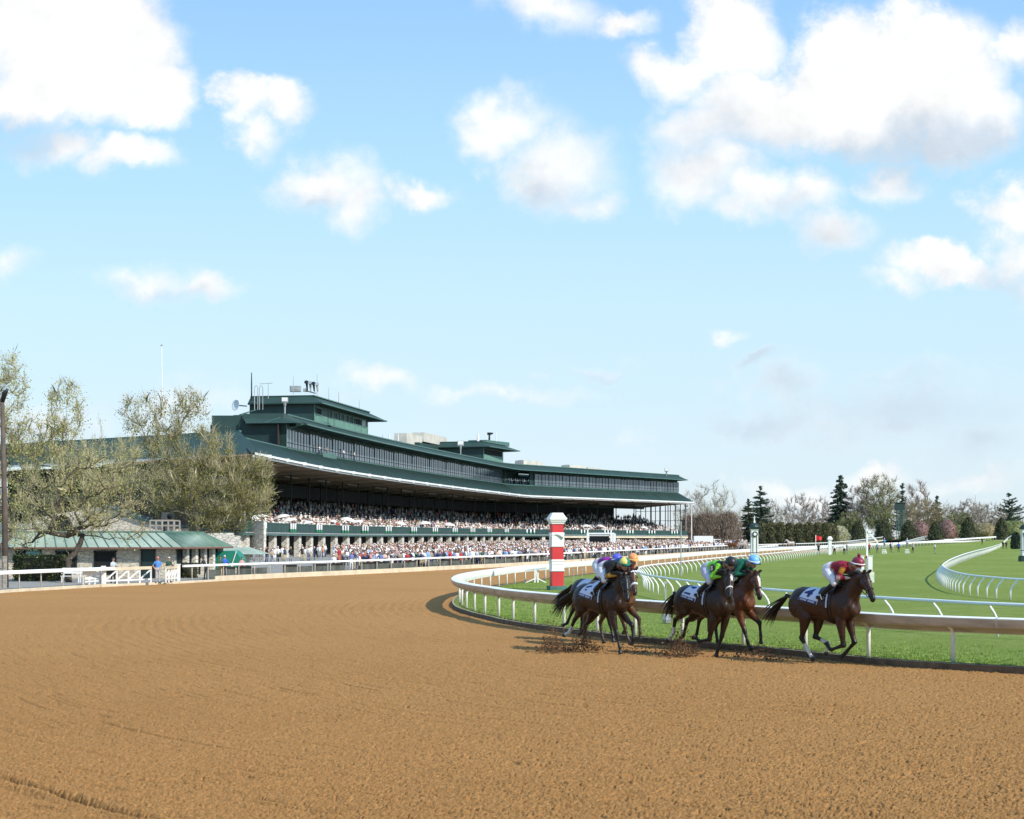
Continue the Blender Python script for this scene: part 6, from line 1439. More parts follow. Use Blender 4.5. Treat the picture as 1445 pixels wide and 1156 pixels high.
POSE_STRETCH = dict(rh=[(-.55,1.0),(-.84,.73),(-1.06,.42),(-1.22,.36)], lh=[(-.44,.88),(-.72,.60),(-.74,.28),(-.80,.17)], rf=[(.58,.88),(.70,.47),(.80,.17),(.82,.06)], lf=[(.62,.92),(.98,.68),(1.04,.38),(.99,.26)])
POSE_REACH = dict(rh=[(-.5,.95),(-.80,.70),(-.9,.35),(-1.0,.27)], lh=[(-.3,.9),(-.5,.55),(-.42,.2),(-.36,.08)], rf=[(.56,.90),(.72,.50),(.82,.22),(.89,.12)], lf=[(.60,.94),(.98,.70),(1.03,.38),(1.03,.25)])
A1, A2 = R(-47), R(-53)
RACE = [
 dict(px=1164, Z=37.6, rz=A1, coat=(.040,.0155,.008), pose=POSE_GATHER, number='4', socks=('rh','lh'), poll=(1.10,1.90), hyaw=-.30, hpitch=-52, dz=.02,
      tail=.85,
      label='leading dark bay horse with white saddle cloth numbered 4', j=dict(label='jockey in maroon silks and maroon pompom cap on the leading horse', silks=(.22,.008,.024), sleeve=(.22,.008,.024), forearm=(.60,.56,.57), cuff=(.24,.012,.025), cap=(.20,.010,.035), cap_trim=(.8,.78,.76), pompom=True, patch=(.40,.19,.02), mask=(.8,.8,.8), collar=(.25,.010,.026))),
 dict(px=994, Z=39.8, rz=A2, coat=(.024,.012,.007), pose=POSE_PUSH, number='1', blaze=(.12,.36,.030), poll=(1.02,1.93), hyaw=-.42, hpitch=-62, noseband='tan', dz=0, socks=('rh',), tail=.45,
      label='near black horse with small white star in the middle pair', j=dict(label='jockey in lime green and black silks with black cap', silks=(.17,.55,.04), sleeve=(.20,.60,.04), forearm=(.24,.66,.05), cap=(.012,.012,.012), vest=(.17,.55,.04), collar=(.012,.012,.012), letter='S', breech=(.50,.50,.62), lean=.0)),
 dict(px=1025, Z=41.6, rz=A2, coat=(.11,.036,.014), pose=POSE_REACH, number=None, blaze=(.06,.86,.042), poll=(1.05,1.85), hyaw=-.22, hpitch=-60, dz=.02,
      label='bright bay horse with broad white blaze nearest the rail in the middle pair', j=dict(label='jockey in green silks with light blue cap behind the black horse', silks=(.01,.10,.06), sleeve=(.01,.12,.07), forearm=(.01,.12,.07), cap=(.16,.42,.80), cap_trim=(.75,.78,.8), lean=.0, dx=.06)),
 dict(px=848, Z=41.2, rz=A2, coat=(.026,.013,.008), pose=POSE_STRETCH, number='6', poll=(1.02,1.82), hyaw=-.28, hpitch=-58, hood=(.014,.013,.014), dz=0, socks=('rh',), tail=1.05,
      label='dark horse in black hood nearest the camera in the trailing trio', j=dict(label='jockey in black and gold silks with green and yellow quartered cap', silks=(.012,.012,.012), sleeve=(.013,.013,.013), forearm=(.48,.30,.06), cap=(.01,.16,.11), cap_quarters=(.75,.62,.16), cap_trim=(.02,.22,.15), mask=None, glove=SKIN, lean=-.02)),
 dict(px=860, Z=43.6, rz=A2, coat=(.105,.046,.021), pose=POSE_REACH, number=None, blaze=(.10,.26,.028), poll=(1.05,1.88), hyaw=-.30, hpitch=-58, noseband='wool', dz=.02, points=(.05,.028,.018),
      label='tan bay horse with fleecy white noseband inside the trailing trio', j=dict(label='jockey in blue and red silks with orange cap', silks=(.012,.05,.22), sleeve=(.35,.03,.015), forearm=(.05,.03,.03), cap=(.80,.30,.10), cap_trim=(.75,.62,.22), lean=.02, dx=.05)),
 dict(px=841, Z=45.6, rz=A2, coat=(.030,.018,.012), pose=POSE_STRETCH, number=None, poll=(1.05,1.86), hyaw=-.2, hpitch=-56, dz=.02,
      label='brown horse at the back of the trailing trio, nearest the rail', j=dict(label='jockey in purple silks with violet-blue cap behind the black silks', silks=(.16,.015,.20), sleeve=(.10,.012,.14), forearm=(.12,.14,.55), cap=(.10,.10,.62), cap_trim=(.45,.38,.06), lean=.0, collar=(.28,.02,.28))),
]
for h in RACE:
    p = hpos(h['px'], h['Z'], h['dz']); kw = {k: h[k] for k in ('number','blaze','socks','poll','hyaw','hpitch','noseband','points','hood','tail') if k in h}
    make_horse('race_horse', h['label'], p, h['rz'], h['coat'], h['pose'], **kw)
    make_jockey(pos=p, rz=h['rz'], **h['j'])
# clods and dust thrown up by the hooves
rg = np.random.default_rng(5); mb = MB()
CLOD = mat('flying_clods', (.12,.060,.026), .95, var=.4, scale=6)
for px, Z, n, sx_, sz_ in ((781,41.0,720,.22,.36),(822,41.3,620,.22,.32),(905,40.6,120,.5,.12),(880,41,90,.8,.10),(958,39.6,720,.20,.36),(976,39.6,160,.22,.16),(1052,39.5,150,.35,.14),(1078,38.2,240,.32,.2),(790,42,60,.7,.10),(1112,37.9,60,.4,.10)):
    x0 = (px-CX)*Z/F
    for k in range(n):
        r = abs(rg.normal())*.012+.005; q = rg.normal(); c = (x0+q*sx_, Z+rg.normal()*.22, -.10+abs(rg.normal())*sz_*math.exp(-q*q*.35)*(1.9 if rg.random() < .16 else .85)); a = rg.random()*6.28
        vs = [(c[0]+math.cos(a)*r*1.4, c[1], c[2]+math.sin(a)*r), (c[0]-math.sin(a)*r, c[1]+r, c[2]+math.cos(a)*r*.8), (c[0]-math.cos(a)*r, c[1]-r*.7, c[2]-math.sin(a)*r), (c[0]+math.sin(a)*r, c[1], c[2]-math.cos(a)*r)]
        mb.add(vs, [(0,1,2),(0,2,3),(0,3,1),(1,3,2)])
tag(mb.build('flying_dirt', CLOD), 'clods of dark dirt thrown up behind the hooves', None, None, 'stuff')
# ------------------------------------------------------------------ people
PEOPLE = mat('people_clothes', (1, 1, 1), .75, var=.16, scale=5, attr='Col')
SK = [(.50,.27,.18), (.42,.22,.14), (.56,.33,.23), (.22,.11,.07)]
HAIRC = [(.03,.02,.015), (.10,.05,.025), (.30,.20,.09), (.015,.012,.012), (.35,.33,.31)]
WHT, NVY, BLK, RDD, TANC, KHA, SKY, PNK, GRY, GRN, JEAN = (.78,.77,.75), (.03,.045,.11), (.014,.014,.016), (.42,.03,.04), (.40,.30,.20), (.42,.34,.22), (.22,.38,.60), (.62,.30,.30), (.22,.23,.25), (.03,.14,.08), (.07,.10,.19)
def person_body(top, legs, skin, hair, hat=None, arms='down', dress=False, lean=0.0, step=0.1, shoes=BLK, sleeve=None, headturn=0.0):
    """a standing figure facing +x, feet at the origin, one skin"""
    B_ = Body(); V = Vector; sl = sleeve or top
    def ring(x, z, d, w): return (V((x, 0, z)), V((d, 0, 0)), V((0, w, 0)))
    L = lean
    if dress: B_.loft([ring(0, .48, .17, .20), ring(0, .75, .15, .18), ring(0, .95, .125, .165), ring(L*.4, 1.12, .105, .135), ring(L*.8, 1.30, .12, .175), ring(L, 1.42, .10, .17), ring(L, 1.48, .05, .07)], [top]*7, 10)
    else: B_.loft([ring(0, .84, .12, .16), ring(0, .95, .125, .165), ring(L*.4, 1.10, .115, .145), ring(L*.8, 1.28, .13, .18), ring(L, 1.42, .105, .175), ring(L, 1.48, .05, .07)], [legs, legs, top, top, top, top], 10)
    for sg in (-1, 1):
        st = step*sg
        B_.limb([(0, sg*.09, .90), (st*.4, sg*.095, .50), (st*.9, sg*.10, .10)], [(.095,.085), (.062,.058), (.045,.042)], (skin if dress else legs), n=8)
        B_.limb([(st*.9-.05, sg*.10, .045), (st*.9+.05, sg*.105, .045), (st*.9+.17, sg*.115, .03)], [(.045,.04), (.045,.042), (.025,.03)], shoes, n=8)
        s0 = V((L, sg*.17, 1.41))
        if arms == 'down': el, ha = V((L-.02, sg*.24, 1.13)), V((L+.10, sg*.22, .90))
        elif arms == 'rail': el, ha = V((L+.05, sg*.26, 1.15)), V((L+.36, sg*.16, 1.12))
        elif arms == 'up': el, ha = V((L+.22, sg*.22, 1.38)), V((L+.30, sg*.10, 1.62))
        elif arms == 'fold': el, ha = V((L+.02, sg*.25, 1.14)), V((L+.20, -sg*.05, 1.18))
        elif arms == 'phone': el, ha = (V((L+.12, sg*.24, 1.2)), V((L+.34, sg*.05, 1.40)))
        else: el, ha = (V((L+.02, sg*.25, 1.14)), V((L+.27, sg*.2, 1.10))) if sg > 0 else (V((L-.1, sg*.3, 1.16)), V((L+.02, sg*.2, .98)))
        B_.limb([s0, s0.lerp(el, .5), el, el.lerp(ha, .6), ha], [.062, .055, .046, .040, .034], [sl, sl, sl if sleeve is None else skin, skin if sleeve else sl, skin], n=8)
        d = (ha-el).normalized(); B_.limb([ha, ha+d*.05, ha+d*.10], [(.03,.036), (.026,.036), (.014,.026)], skin, n=8)
        b = ha+d*.03; B_.limb([b, b+V((.02, -sg*.03, .02)), b+d*.05+V((.02, -sg*.035, .01))], [.014, .012, .009], skin, n=6)
    h = V((L+.02, 0, 1.625)); ct, sn = math.cos(headturn), math.sin(headturn)
    B_.limb([(L, 0, 1.44), (L+.01, 0, 1.54)], [.055, .05], skin, n=8)
    fx = lambda a, b, c: h+V((a*ct-b*sn, a*sn+b*ct, c))
    B_.loft([(h+V((0,0,z)), V((a*ct, a*sn, 0)), V((-b*sn, b*ct, 0))) for z, a, b in ((-.115,.04,.035), (-.08,.08,.06), (0,.10,.078), (.06,.095,.075), (.10,.055,.045))], [skin, skin, skin, hair, hair], 10)
    B_.loft([(fx(-.03, 0, z), V((a*ct, a*sn, 0)), V((-b*sn, b*ct, 0))) for z, a, b in ((-.06,.07,.07), (.02,.088,.085), (.09,.075,.072), (.118,.03,.03))], hair, 8)
    B_.limb([fx(.085, 0, .0), fx(.118, 0, -.03), fx(.09, 0, -.04)], [.012, .016, .010], skin, n=6)
    if hat:
        B_.loft([(fx(0, 0, z), V((a*ct, a*sn, 0)), V((-b*sn, b*ct, 0))) for z, a, b in ((.045,.11,.092), (.09,.10,.085), (.13,.06,.05))], hat, 10)
        B_.limb([fx(.08, 0, .05), fx(.19, 0, .035)], [(.012,.08), (.008,.06)], hat, side=V((-sn, ct, 0)), n=8)
    return B_
def put_person(label, loc, face, group=None, voxel=.032, scale=1.0, name='person', **kw):
    t = thing(name, (0, 0, 0), label, 'person', group); person_body(**kw).skin('body', PEOPLE, t, voxel, 1); t.location = loc; t.rotation_euler = (0, 0, face); t.scale = (scale,)*3; return t
NEAR = 'bystanders at the outside rail'
def feet(px, py, dz=0.02): g = G(px, py); return (g.x, g.y, g.z)
put_person('man in bright blue shirt and pink cap standing at the gate', feet(222.5, 823.4), R(-60), NEAR, .022, 1.0, top=(.07,.24,.62), legs=(.40,.40,.42), skin=SK[0], hair=HAIRC[1], hat=(.62,.22,.22), arms='hip', sleeve=(.07,.24,.62))
put_person('man in dark green jacket and khaki trousers leaning at the gate', feet(238, 821.8), R(-40), NEAR, .022, .98, top=(.02,.06,.035), legs=(.48,.36,.20), skin=SK[0], hair=HAIRC[4], hat=(.55,.48,.36), arms='rail')
put_person('person in light blue top and dark trousers behind the lattice gate', (G(154, 824.5).x, G(154, 824.5).y+1.0, 0), R(-30), NEAR, .024, .97, top=(.45,.52,.58), legs=BLK, skin=SK[0], hair=BLK, hat=(.05,.05,.06), arms='rail', sleeve=(.45,.52,.58))
g = G(288, 818.5); put_person('person in black bending over by the rail', (g.x, g.y+.7, 0), R(160), NEAR, .024, .95, top=BLK, legs=(.03,.03,.04), skin=SK[3], hair=BLK, arms='rail', lean=.22)
g = G(306, 818); put_person('person in dark green top behind the rail beside the awning', (g.x, g.y+1.2, 0), R(-50), NEAR, .026, .96, top=(.02,.08,.04), legs=KHA, skin=SK[1], hair=HAIRC[0], arms='rail')
g = G(313, 817.6); put_person('white-haired man in royal blue top under the awning', (g.x, g.y+1.1, 0), R(-50), NEAR, .026, 1.0, top=(.03,.10,.50), legs=GRY, skin=SK[0], hair=(.6,.6,.6), arms='rail')
g = G(334, 816.6); put_person('person in pink top with dark hair right of the awning', (g.x, g.y+2.2, 0), R(-50), NEAR, .028, .9, top=PNK, legs=BLK, skin=SK[0], hair=BLK, arms='down')
# starters, photographers and staff out on the turf course
TURF = 'people standing on the turf course'
def tp(px, py, lab, face=R(-90), hgt=None, lift=0.0, **kw):
    g = G(px, py); kw.setdefault('hair', BLK); kw.setdefault('skin', SK[0]); put_person(lab, (g.x, g.y, g.z+lift), face, TURF, .04, 1.0, **kw)
tp(1155, 783.5, 'person in black with arms raised near the red flag', top=BLK, legs=BLK, arms='phone')
tp(1172.5, 783, 'person in navy left of the white-shirted pair', top=NVY, legs=BLK)
tp(1177.5, 783, 'person in white shirt and dark trousers of the left pair', top=WHT, legs=BLK)
tp(1191, 783.2, 'person in white shirt and black trousers standing with a grey companion', top=WHT, legs=BLK)
tp(1195, 782.4, 'person in grey beside the white shirt and black trousers', top=GRY, legs=GRY)
tp(1226.5, 780.5, 'person in red vest right of the tall white post', top=RDD, legs=BLK, sleeve=BLK)
tp(1238, 781.2, 'person in dark grey beneath the slanted white arm', top=GRY, legs=(.09,.09,.10))
tp(1248, 780.5, 'person in sky blue shirt standing on a white step', lift=.75, top=(.10,.36,.70), legs=GRY, hat=WHT, arms='phone')
tp(1257, 779.0, 'person in olive beside the person in pale clothes', top=(.07,.07,.05), legs=(.06,.06,.05))
tp(1259.5, 780.6, 'person in pale clothes and white hat holding a camera', top=WHT, legs=TANC, hat=WHT, arms='phone')
tp(1268, 779.6, 'person in royal blue shirt and black trousers on the turf', top=(.03,.09,.50), legs=BLK, arms='hip')
tp(1280, 780.2, 'person in lilac shirt standing on the striped step', lift=.75, top=(.50,.48,.62), legs=GRY, hat=WHT)
tp(1288, 781.2, 'person in grey top, rightmost of the group by the steps', top=(.30,.28,.26), legs=BLK, hair=HAIRC[2])
tp(1319, 781.6, 'person in white walking alone across the turf', top=WHT, legs=(.25,.24,.22), arms='hip', step=.22, face=R(20))
tp(1415.5, 775.2, 'person in black, leftmost of three by the dark clipped tree', top=BLK, legs=BLK)
tp(1420, 775.2, 'person in black, middle of three by the dark clipped tree', top=(.02,.02,.03), legs=BLK)
tp(1427, 775.0, 'person in black, rightmost of three by the dark clipped tree', top=BLK, legs=(.03,.03,.03), arms='hip')
tp(1386, 771.3, 'lone dark figure far beyond the inner turf rail', top=BLK, legs=BLK)
# people up in the stand
UP = 'people on the upper galleries of the stand'
def up(px, d, z, lab, face_s=0.0, **kw):
    s = sx(px, d); p = plan(s, d); nn = plan(s, d+1)-p; kw.setdefault('hair', BLK); kw.setdefault('skin', SK[0]); kw.setdefault('legs', NVY)
    put_person(lab, (p.x, p.y, z), math.atan2(nn.y, nn.x), UP, .045, 1.0, **kw)
up(450.5, D2+.45, ZS-.52, 'person in white shirt, left of the two on the hanging gallery', top=WHT, arms='phone')
up(461, D2+.45, ZS-.52, 'person in tan jacket, right of the two on the hanging gallery', top=TANC, arms='phone')
up(485, D2+.3, ZS-.3, 'person in white shirt at the window right of the gallery', top=WHT, arms='rail')
up(500, D2+.3, ZS-.3, 'person in beige shirt, farthest right at the suite windows', top=(.55,.48,.40), arms='rail')
for k, px in enumerate((711,714,718,721.5,724.5,727.5,730.5,733.5,737,740,743,746)):
    up(px, D2-.5-1.0*(k % 3 == 1), ZS-.1, ('dark-dressed guest at the left end of the open balcony','guest in pink on the open balcony crowd')[min(k, 1)] if k < 2 else 'guest in light or grey clothes standing in the open balcony crowd', top=(BLK, PNK, WHT, WHT, (.55,.5,.48), WHT, (.6,.42,.38), WHT, GRY, WHT, (.3,.45,.5), WHT)[k], arms=('down','phone','fold')[k % 3])
# the crowd on the apron: nearest ones each a figure of their own, the mass behind them one body of people
rgc = np.random.default_rng(12)
oZ = {}
pxs = [CX+F*p.x/p.y for p in OUTER]; 
def rail_z(px):
    for i in range(40, len(OUTER)-1):
        if pxs[i] <= px <= pxs[i+1] and OUTER[i].y > 60: t = (px-pxs[i])/(pxs[i+1]-pxs[i]); return OUTER[i].y*(1-t)+OUTER[i+1].y*t
    return None
RZ = {k: rail_z(k) for k in range(340, 1100, 5)}; BZ = {k: plan(sx(k, DR+.9), DR+.9).y for k in range(345, 965, 5)}
TOPS = [WHT]*24+[(.66,.65,.64)]*6+[NVY]*5+[BLK]*8+[PNK]*2+[RDD]*2+[SKY]+[TANC, GRY, GRY, GRN, (.55,.42,.36), (.50,.22,.10), (.16,.20,.42)]
spots = []
while len(spots) < 3200:
    Y = 118+330*rgc.random(); X = -37+97*rgc.random(); px = CX+F*X/Y
    if not 352 < px < 1055: continue
    k = int(px//5*5); zr = RZ.get(k); zb = BZ.get(k, 400)
    if zr is None or not zr+.9 < Y < zb: continue
    f = (Y-zr)/(zb-zr)
    if px < 470 and not (f > .55 and rgc.random() < .16): continue
    if 470 <= px < 500 and rgc.random() > .6: continue
    if px > 965 and rgc.random() > .35: continue
    spots.append((X, Y))
for off, st in ((.65, .72), (1.35, .8)):                          # people standing along the rail itself
    for p, q, s_ in frames_at(OUTER, OUTER_N, st):
        c = p-q*(off+.25*rgc.random()); px = CX+F*c.x/c.y
        if c.y > 120 and 505 < px < 1010 and rgc.random() < .86: spots.append((c.x, c.y))
spots.sort(key=lambda q: q[0]**2+q[1]**2)
VARS = []
combos = [(WHT, NVY, 'white shirt and navy trousers'), (WHT, KHA, 'white shirt and khaki trousers'), (NVY, KHA, 'navy top and khaki trousers'), (BLK, BLK, 'black clothes'), (PNK, None, 'pink dress'), (RDD, None, 'red dress'), (SKY, GRY, 'light blue shirt and grey trousers'), (WHT, None, 'white dress'), (GRY, BLK, 'grey jacket and black trousers'), (TANC, JEAN, 'tan top and jeans'), (GRN, KHA, 'green top and khaki trousers'), ((.16,.20,.42), WHT, 'blue jacket and white trousers'), (WHT, BLK, 'white shirt and black trousers'), ((.55,.42,.36), JEAN, 'beige top and jeans')]
for i, (tp_, lg, nm) in enumerate(combos):
    root = thing('person', (0, -60-i, 0), 'spectator in '+nm+' in the packed apron crowd', 'person', 'spectators on the grandstand apron')
    person_body(tp_, lg or tp_, SK[i % 4], HAIRC[i % 5], hat=(WHT if i % 3 == 0 else None), arms=('down','fold','phone','rail','up','hip')[i % 6], dress=lg is None, step=.08).skin('body', PEOPLE, root, .04, 1); VARS.append(root)
used = set()
for i, (X, Y) in enumerate(spots[:232]):
    k = int(rgc.integers(0, len(VARS))) if i >= len(VARS) else i
    o = VARS[k] if k not in used else copy_tree(VARS[k]); used.add(k)
    o.location = (X, Y, elev(Y, X)+.02); o.rotation_euler = (0, 0, R(-45)+rgc.normal()*.6); s_ = .93+.13*rgc.random(); o.scale = (s_, s_, s_)
# low-detail figures of the mass
def mini(sit=False, dress=False):
    mb = MB(); z = -.42 if sit else 0; reg = []
    def part(pts, rad, r, n=6, flat=1.0):
        b = len(mb.v); mb.tube(pts, rad, n, flat=flat); reg.extend([r]*(len(mb.v)-b))
    if not sit:
        for s in (-1, 1): part([(0, s*.09, 0), (0, s*.09, .88)], [.06, .09], 1, 5)
    part([(0, 0, z+.82), (0, 0, z+1.1), (0, 0, z+1.38), (0, 0, z+1.48)], [.15, .14, .19, .08], 0, 8, .65)
    for s in (-1, 1): part([(0, s*.19, z+1.40), (.02, s*.25, z+1.12), (.16, s*.18, z+.98)], [.06, .05, .04], 2, 5)
    part([(.01, 0, z+1.46), (.01, 0, z+1.53), (.02, 0, z+1.63), (0, 0, z+1.71)], [.05, .075, .10, .06], 3, 7)
    part([(-.02, 0, z+1.62), (-.02, 0, z+1.70), (-.02, 0, z+1.76)], [.105, .10, .04], 4, 7)
    return np.array(mb.v), mb.f, np.array(reg)
MS, MT = mini(False), mini(True)
AV, AF, AC = [], [], []; base = 0
def add_fig(tpl, x, y, z, ang, top, legs, skin, hair, sc=1.0):
    global base
    v, f, r = tpl; c, s = math.cos(ang), math.sin(ang); w = v*sc
    AV.append(np.column_stack([w[:, 0]*c-w[:, 1]*s+x, w[:, 0]*s+w[:, 1]*c+y, w[:, 2]+z])); AF.extend([tuple(i+base for i in q) for q in f]); base += len(v)
    pal = np.array([top, legs, top if rgc.random() < .8 else skin, skin, hair]); AC.append(pal[r])
def rc(a): return a[int(rgc.integers(0, len(a)))]
for X, Y in spots[232:]:
    add_fig(MS, X, Y, elev(Y, X)+.02, R(-45)+rgc.normal()*.6, rc(TOPS), rc([NVY, KHA, BLK, WHT, GRY, JEAN]), rc(SK), rc(HAIRC+[WHT, WHT, WHT, TANC]), .92+.14*rgc.random())
for row in range(12):
    d = DR-.75-1.25*row; z = 3.9+.42*row; s = sd0+1.0
    while s < SMAX-3:
        s += (.60 if row < 3 else .95)*(.6+.9*rgc.random())
        if row > 5 and rgc.random() < .35: continue
        p = plan(s, d); nn = plan(s, d+1)-p; add_fig(MT if rgc.random() < .8 else MS, p.x, p.y, z, math.atan2(nn.y, nn.x)+rgc.normal()*.3, rc(TOPS+[WHT]*10) if row < 3 else rc(TOPS+[BLK, NVY, GRY]*5), BLK, rc(SK), rc(HAIRC+[WHT]*6), .95+.1*rgc.random())
me = bpy.data.meshes.new('crowd'); me.from_pydata(np.concatenate(AV).tolist(), [], AF); C = np.ones((base, 4), np.float32); C[:, :3] = np.concatenate(AC)
at = me.color_attributes.new('Col', 'FLOAT_COLOR', 'POINT'); at.data.foreach_set('color', C.ravel()); me.materials.append(PEOPLE); me.polygons.foreach_set('use_smooth', [True]*len(me.polygons))
tag(link(me, 'crowd'), 'dense mass of racegoers filling the apron and the box seats', None, None, 'stuff')
# white parasols among the boxes
for px, dd, hh, r in ((353,-1.0,1.75,1.2),(359,-2.0,1.5,1.1),(368,-1.2,1.9,1.1),(396.5,-1.2,1.9,1.25),(406,-1.0,1.45,1.3),(431,-.8,1.2,1.2),(470.5,-1.8,1.7,.9),(491,-1.2,2.0,1.35),(503,-2,1.75,1.1),(565,-1.2,1.7,1.2),(598,-1.4,1.8,1.4),(634,-1.3,1.7,1.3),(826,-2,2.0,1.3),(848,-2,2.0,1.3),(909,-2,1.8,1.2)):
    s = sx(px, DR+dd); p = plan(s, DR+dd); z = 3.9+rise(s)+hh
    t = thing('parasol', (p.x, p.y, z), 'white parasol held among the racegoers in the box seats', 'parasol', 'white parasols in the box seats'); mb = MB()
    n = 10; vs = []; fs = []
    tilt = random.uniform(-.25, .25)
    for j, (rr, zz) in enumerate(((.03, .42), (.45, .33), (.8, .17), (1.0, 0))):
        for k in range(n): a = 2*PI*k/n; q = r*rr*(1-.05*(k % 2)*(j == 3)); vs.append((p.x+math.cos(a)*q, p.y+math.sin(a)*q, z+zz*r+math.cos(a)*q*tilt))
    for j in range(3):
        for k in range(n): k2 = (k+1) % n; fs.append((j*n+k, (j+1)*n+k, (j+1)*n+k2, j*n+k2))
    fs.append(tuple(range(n))); mb.add(vs, fs); mb.build('canopy', LINEN, t); mb = MB(); mb.tube([(p.x, p.y, z-.9), (p.x, p.y, z+.45*r)], .03, 5); mb.build('pole', GREYM, t)
# ------------------------------------------------------------------ marker posts and other things on and by the course
b = G(785.5, 832.5); s = b.y/F
t = thing('striped_pole', tuple(b), 'square red and white striped marker pole with white moulded cap on the turf', 'marker pole')
rz = R(12); w = .66
zz = lambda y: (832.5-y)*s
for y0, y1, m, k in ((828,806.5,RED,1.0),(806.5,789.5,WHITE,1.07),(789.5,772,RED,.99),(772,751.5,WHITE,1.06),(751.5,739,RED,.97)):
    mb = MB(); z0, z1 = zz(y0), zz(y1); mb.box((b.x, b.y, b.z+(z0+z1)/2), (w*k, w*k, z1-z0-.004), rz)
    if m is WHITE: mb.box((b.x, b.y, b.z+z0+.06), (w*k+.05, w*k+.05, .07), rz); mb.box((b.x, b.y, b.z+z1-.06), (w*k+.05, w*k+.05, .07), rz); mb.box((b.x, b.y, b.z+(z0+z1)/2+(.1 if y0 > 800 else .28)), (w*k+.04, w*k+.04, .05), rz)
    mb.build('white_band' if m is WHITE else 'red_band', m, t)
mb = MB(); mb.box((b.x, b.y, b.z+.11), (.95, .95, .24), rz); mb.build('base', mat('green_plinth', (.05,.15,.12), .7, var=.25, scale=3), t)
mb = MB(); zc = zz(739.5)
for dz, h, k0, tp_ in ((.0, .10, 1.12, 1), (.10, .10, 1.28, 1.0), (.20, .09, 1.45, 1), (.29, .05, 1.55, .95), (.34, .22, 1.42, .70), (.56, .07, 1.0, .9)): mb.box((b.x, b.y, b.z+zc+dz+h/2), (w*k0, w*k0, h), rz, top=tp_)
mb.build('cap', WHITE, t)
pm = MB()                                                          # the white collar bulges where cloth is tied round it
for k in range(9): f = k/8; pm.box((b.x+(f-.5)*w*1.02, b.y-w*.54, b.z+zz(756)+.10*math.sin(f*PI*1.2)), (w/8*1.05, .09, .16), rz*0)
pm.build('tied_cloth', LINEN, t, smooth=True)
def clock_post(px, py, label, sc=1.0, rz=0.0):
    b = G(px, py); t = thing('clock_post', tuple(b), label, 'post', 'white clock posts beside the turf course'); X, Y, Z0 = b
    mb = MB(); mb.box((X, Y, Z0+.30), (1.15*sc, 1.15*sc, .6), rz); mb.box((X, Y, Z0+.64), (1.0*sc, 1.0*sc, .10), rz); mb.build('plinth', GREEND, t)
    mb = MB(); mb.box((X, Y, Z0+2.2), (.76*sc, .76*sc, 3.1), rz, top=.94); mb.box((X, Y, Z0+1.15), (.86*sc, .86*sc, .1), rz); mb.box((X, Y, Z0+3.74), (.84*sc, .84*sc, .1), rz); mb.build('shaft', WHITE, t)
    mb = MB(); 
    for dx in (-.2, .2): mb.box((X+dx, Y-.40*sc, Z0+2.1), (.05, .04, 1.9), 0)
    mb.box((X, Y, Z0+1.28), (.85*sc, .85*sc, .07), rz); mb.build('green_lines', GREEND, t)
    mb = MB(); mb.lathe((0, 0, 0), [(.01, 0), (.30, 0), (.30, .05), (.01, .05)], 18); o = mb.build('emblem_disc', GREEND, t, world=False); o.location = (0, -.42*sc, 3.25); o.rotation_euler = (R(90), 0, 0)
    mb = MB(); mb.lathe((0, 0, 0), [(.01, 0), (.16, 0), (.16, .03), (.01, .03)], 16); o2 = mb.build('emblem_face', WHITE, t, world=False); o2.location = (0, -.47*sc, 3.25); o2.rotation_euler = (R(90), 0, 0)
    mb = MB(); mb.box((X, Y, Z0+3.90), (.95*sc, .95*sc, .24), rz, top=1.12); mb.lathe((X, Y, Z0+4.02), [(.55, 0), (.5, .12), (.38, .26), (.2, .34), (.08, .40)], 12); mb.build('cap', GREEND, t)
    mb = MB(); mb.lathe((X, Y, Z0+4.40), [(.06, 0), (.13, .1), (.08, .22), (.05, .5), (.015, .85)], 8); mb.build('finial', WHITE, t); return t
clock_post(1064.5, 797, 'white clock-topped post with green cap standing behind the inner rail')
clock_post(1446, 792.5, 'white clock-topped post with green cap cut by the right edge')
b = G(1433.5, 775); shrub('clipped_tree', 'dark clipped tree beside the post at the right edge', tuple(b), .95, .95, 3.6, DGREEN, 301, 1600, .3, core=yewcore)
# tall white post with arm and two cabinets behind the leading jockey
b = G(1226, 822); s = b.y/F; X, Y, Z0 = b; h = (822-746)*s
t = thing('camera_post', tuple(b), 'tall white post with slanting arm and white cabinets behind the leading horse', 'post')
mb = MB(); mb.box((X-.12, Y, Z0+h/2), (.12, .12, h)); mb.build('post', WHITE, t)
mb = MB(); a0 = (X-.1, Y, Z0+h-.2); mb.beam(a0, (X+.55, Y, Z0+h-.85), .12, .12); mb.beam((X+.55, Y, Z0+h-.85), (X+.58, Y, Z0+h-1.05), .1, .1); mb.box((X+.02, Y, Z0+h-.22), (.22, .2, .16)); mb.box((X, Y, Z0+h-.55), (.16, .1, .07)); mb.build('arm', WHITE, t)
for dx, ww in ((-.52, .30), (.02, .34)): mb = MB(); mb.box((X+dx, Y-.1, Z0+1.25), (ww, .3, 1.0)); mb.box((X+dx, Y-.1, Z0+1.77), (ww+.06, .36, .05)); mb.box((X+dx, Y-.27, Z0+1.25), (ww*.7, .03, .8)); mb.build('cabinet', WHITE, t)
mb = MB(); mb.box((X-.27, Y, Z0+1.72), (.22, .2, .16)); mb.build('amber_lamp', mat('amber', (.45,.20,.05), .5), t)
mb = MB(); mb.box((X+.18, Y+.1, Z0+.35), (.36, .3, .7)); mb.build('lower_box', mat('pale_box', (.62,.66,.55), .6, var=.2, scale=4), t)
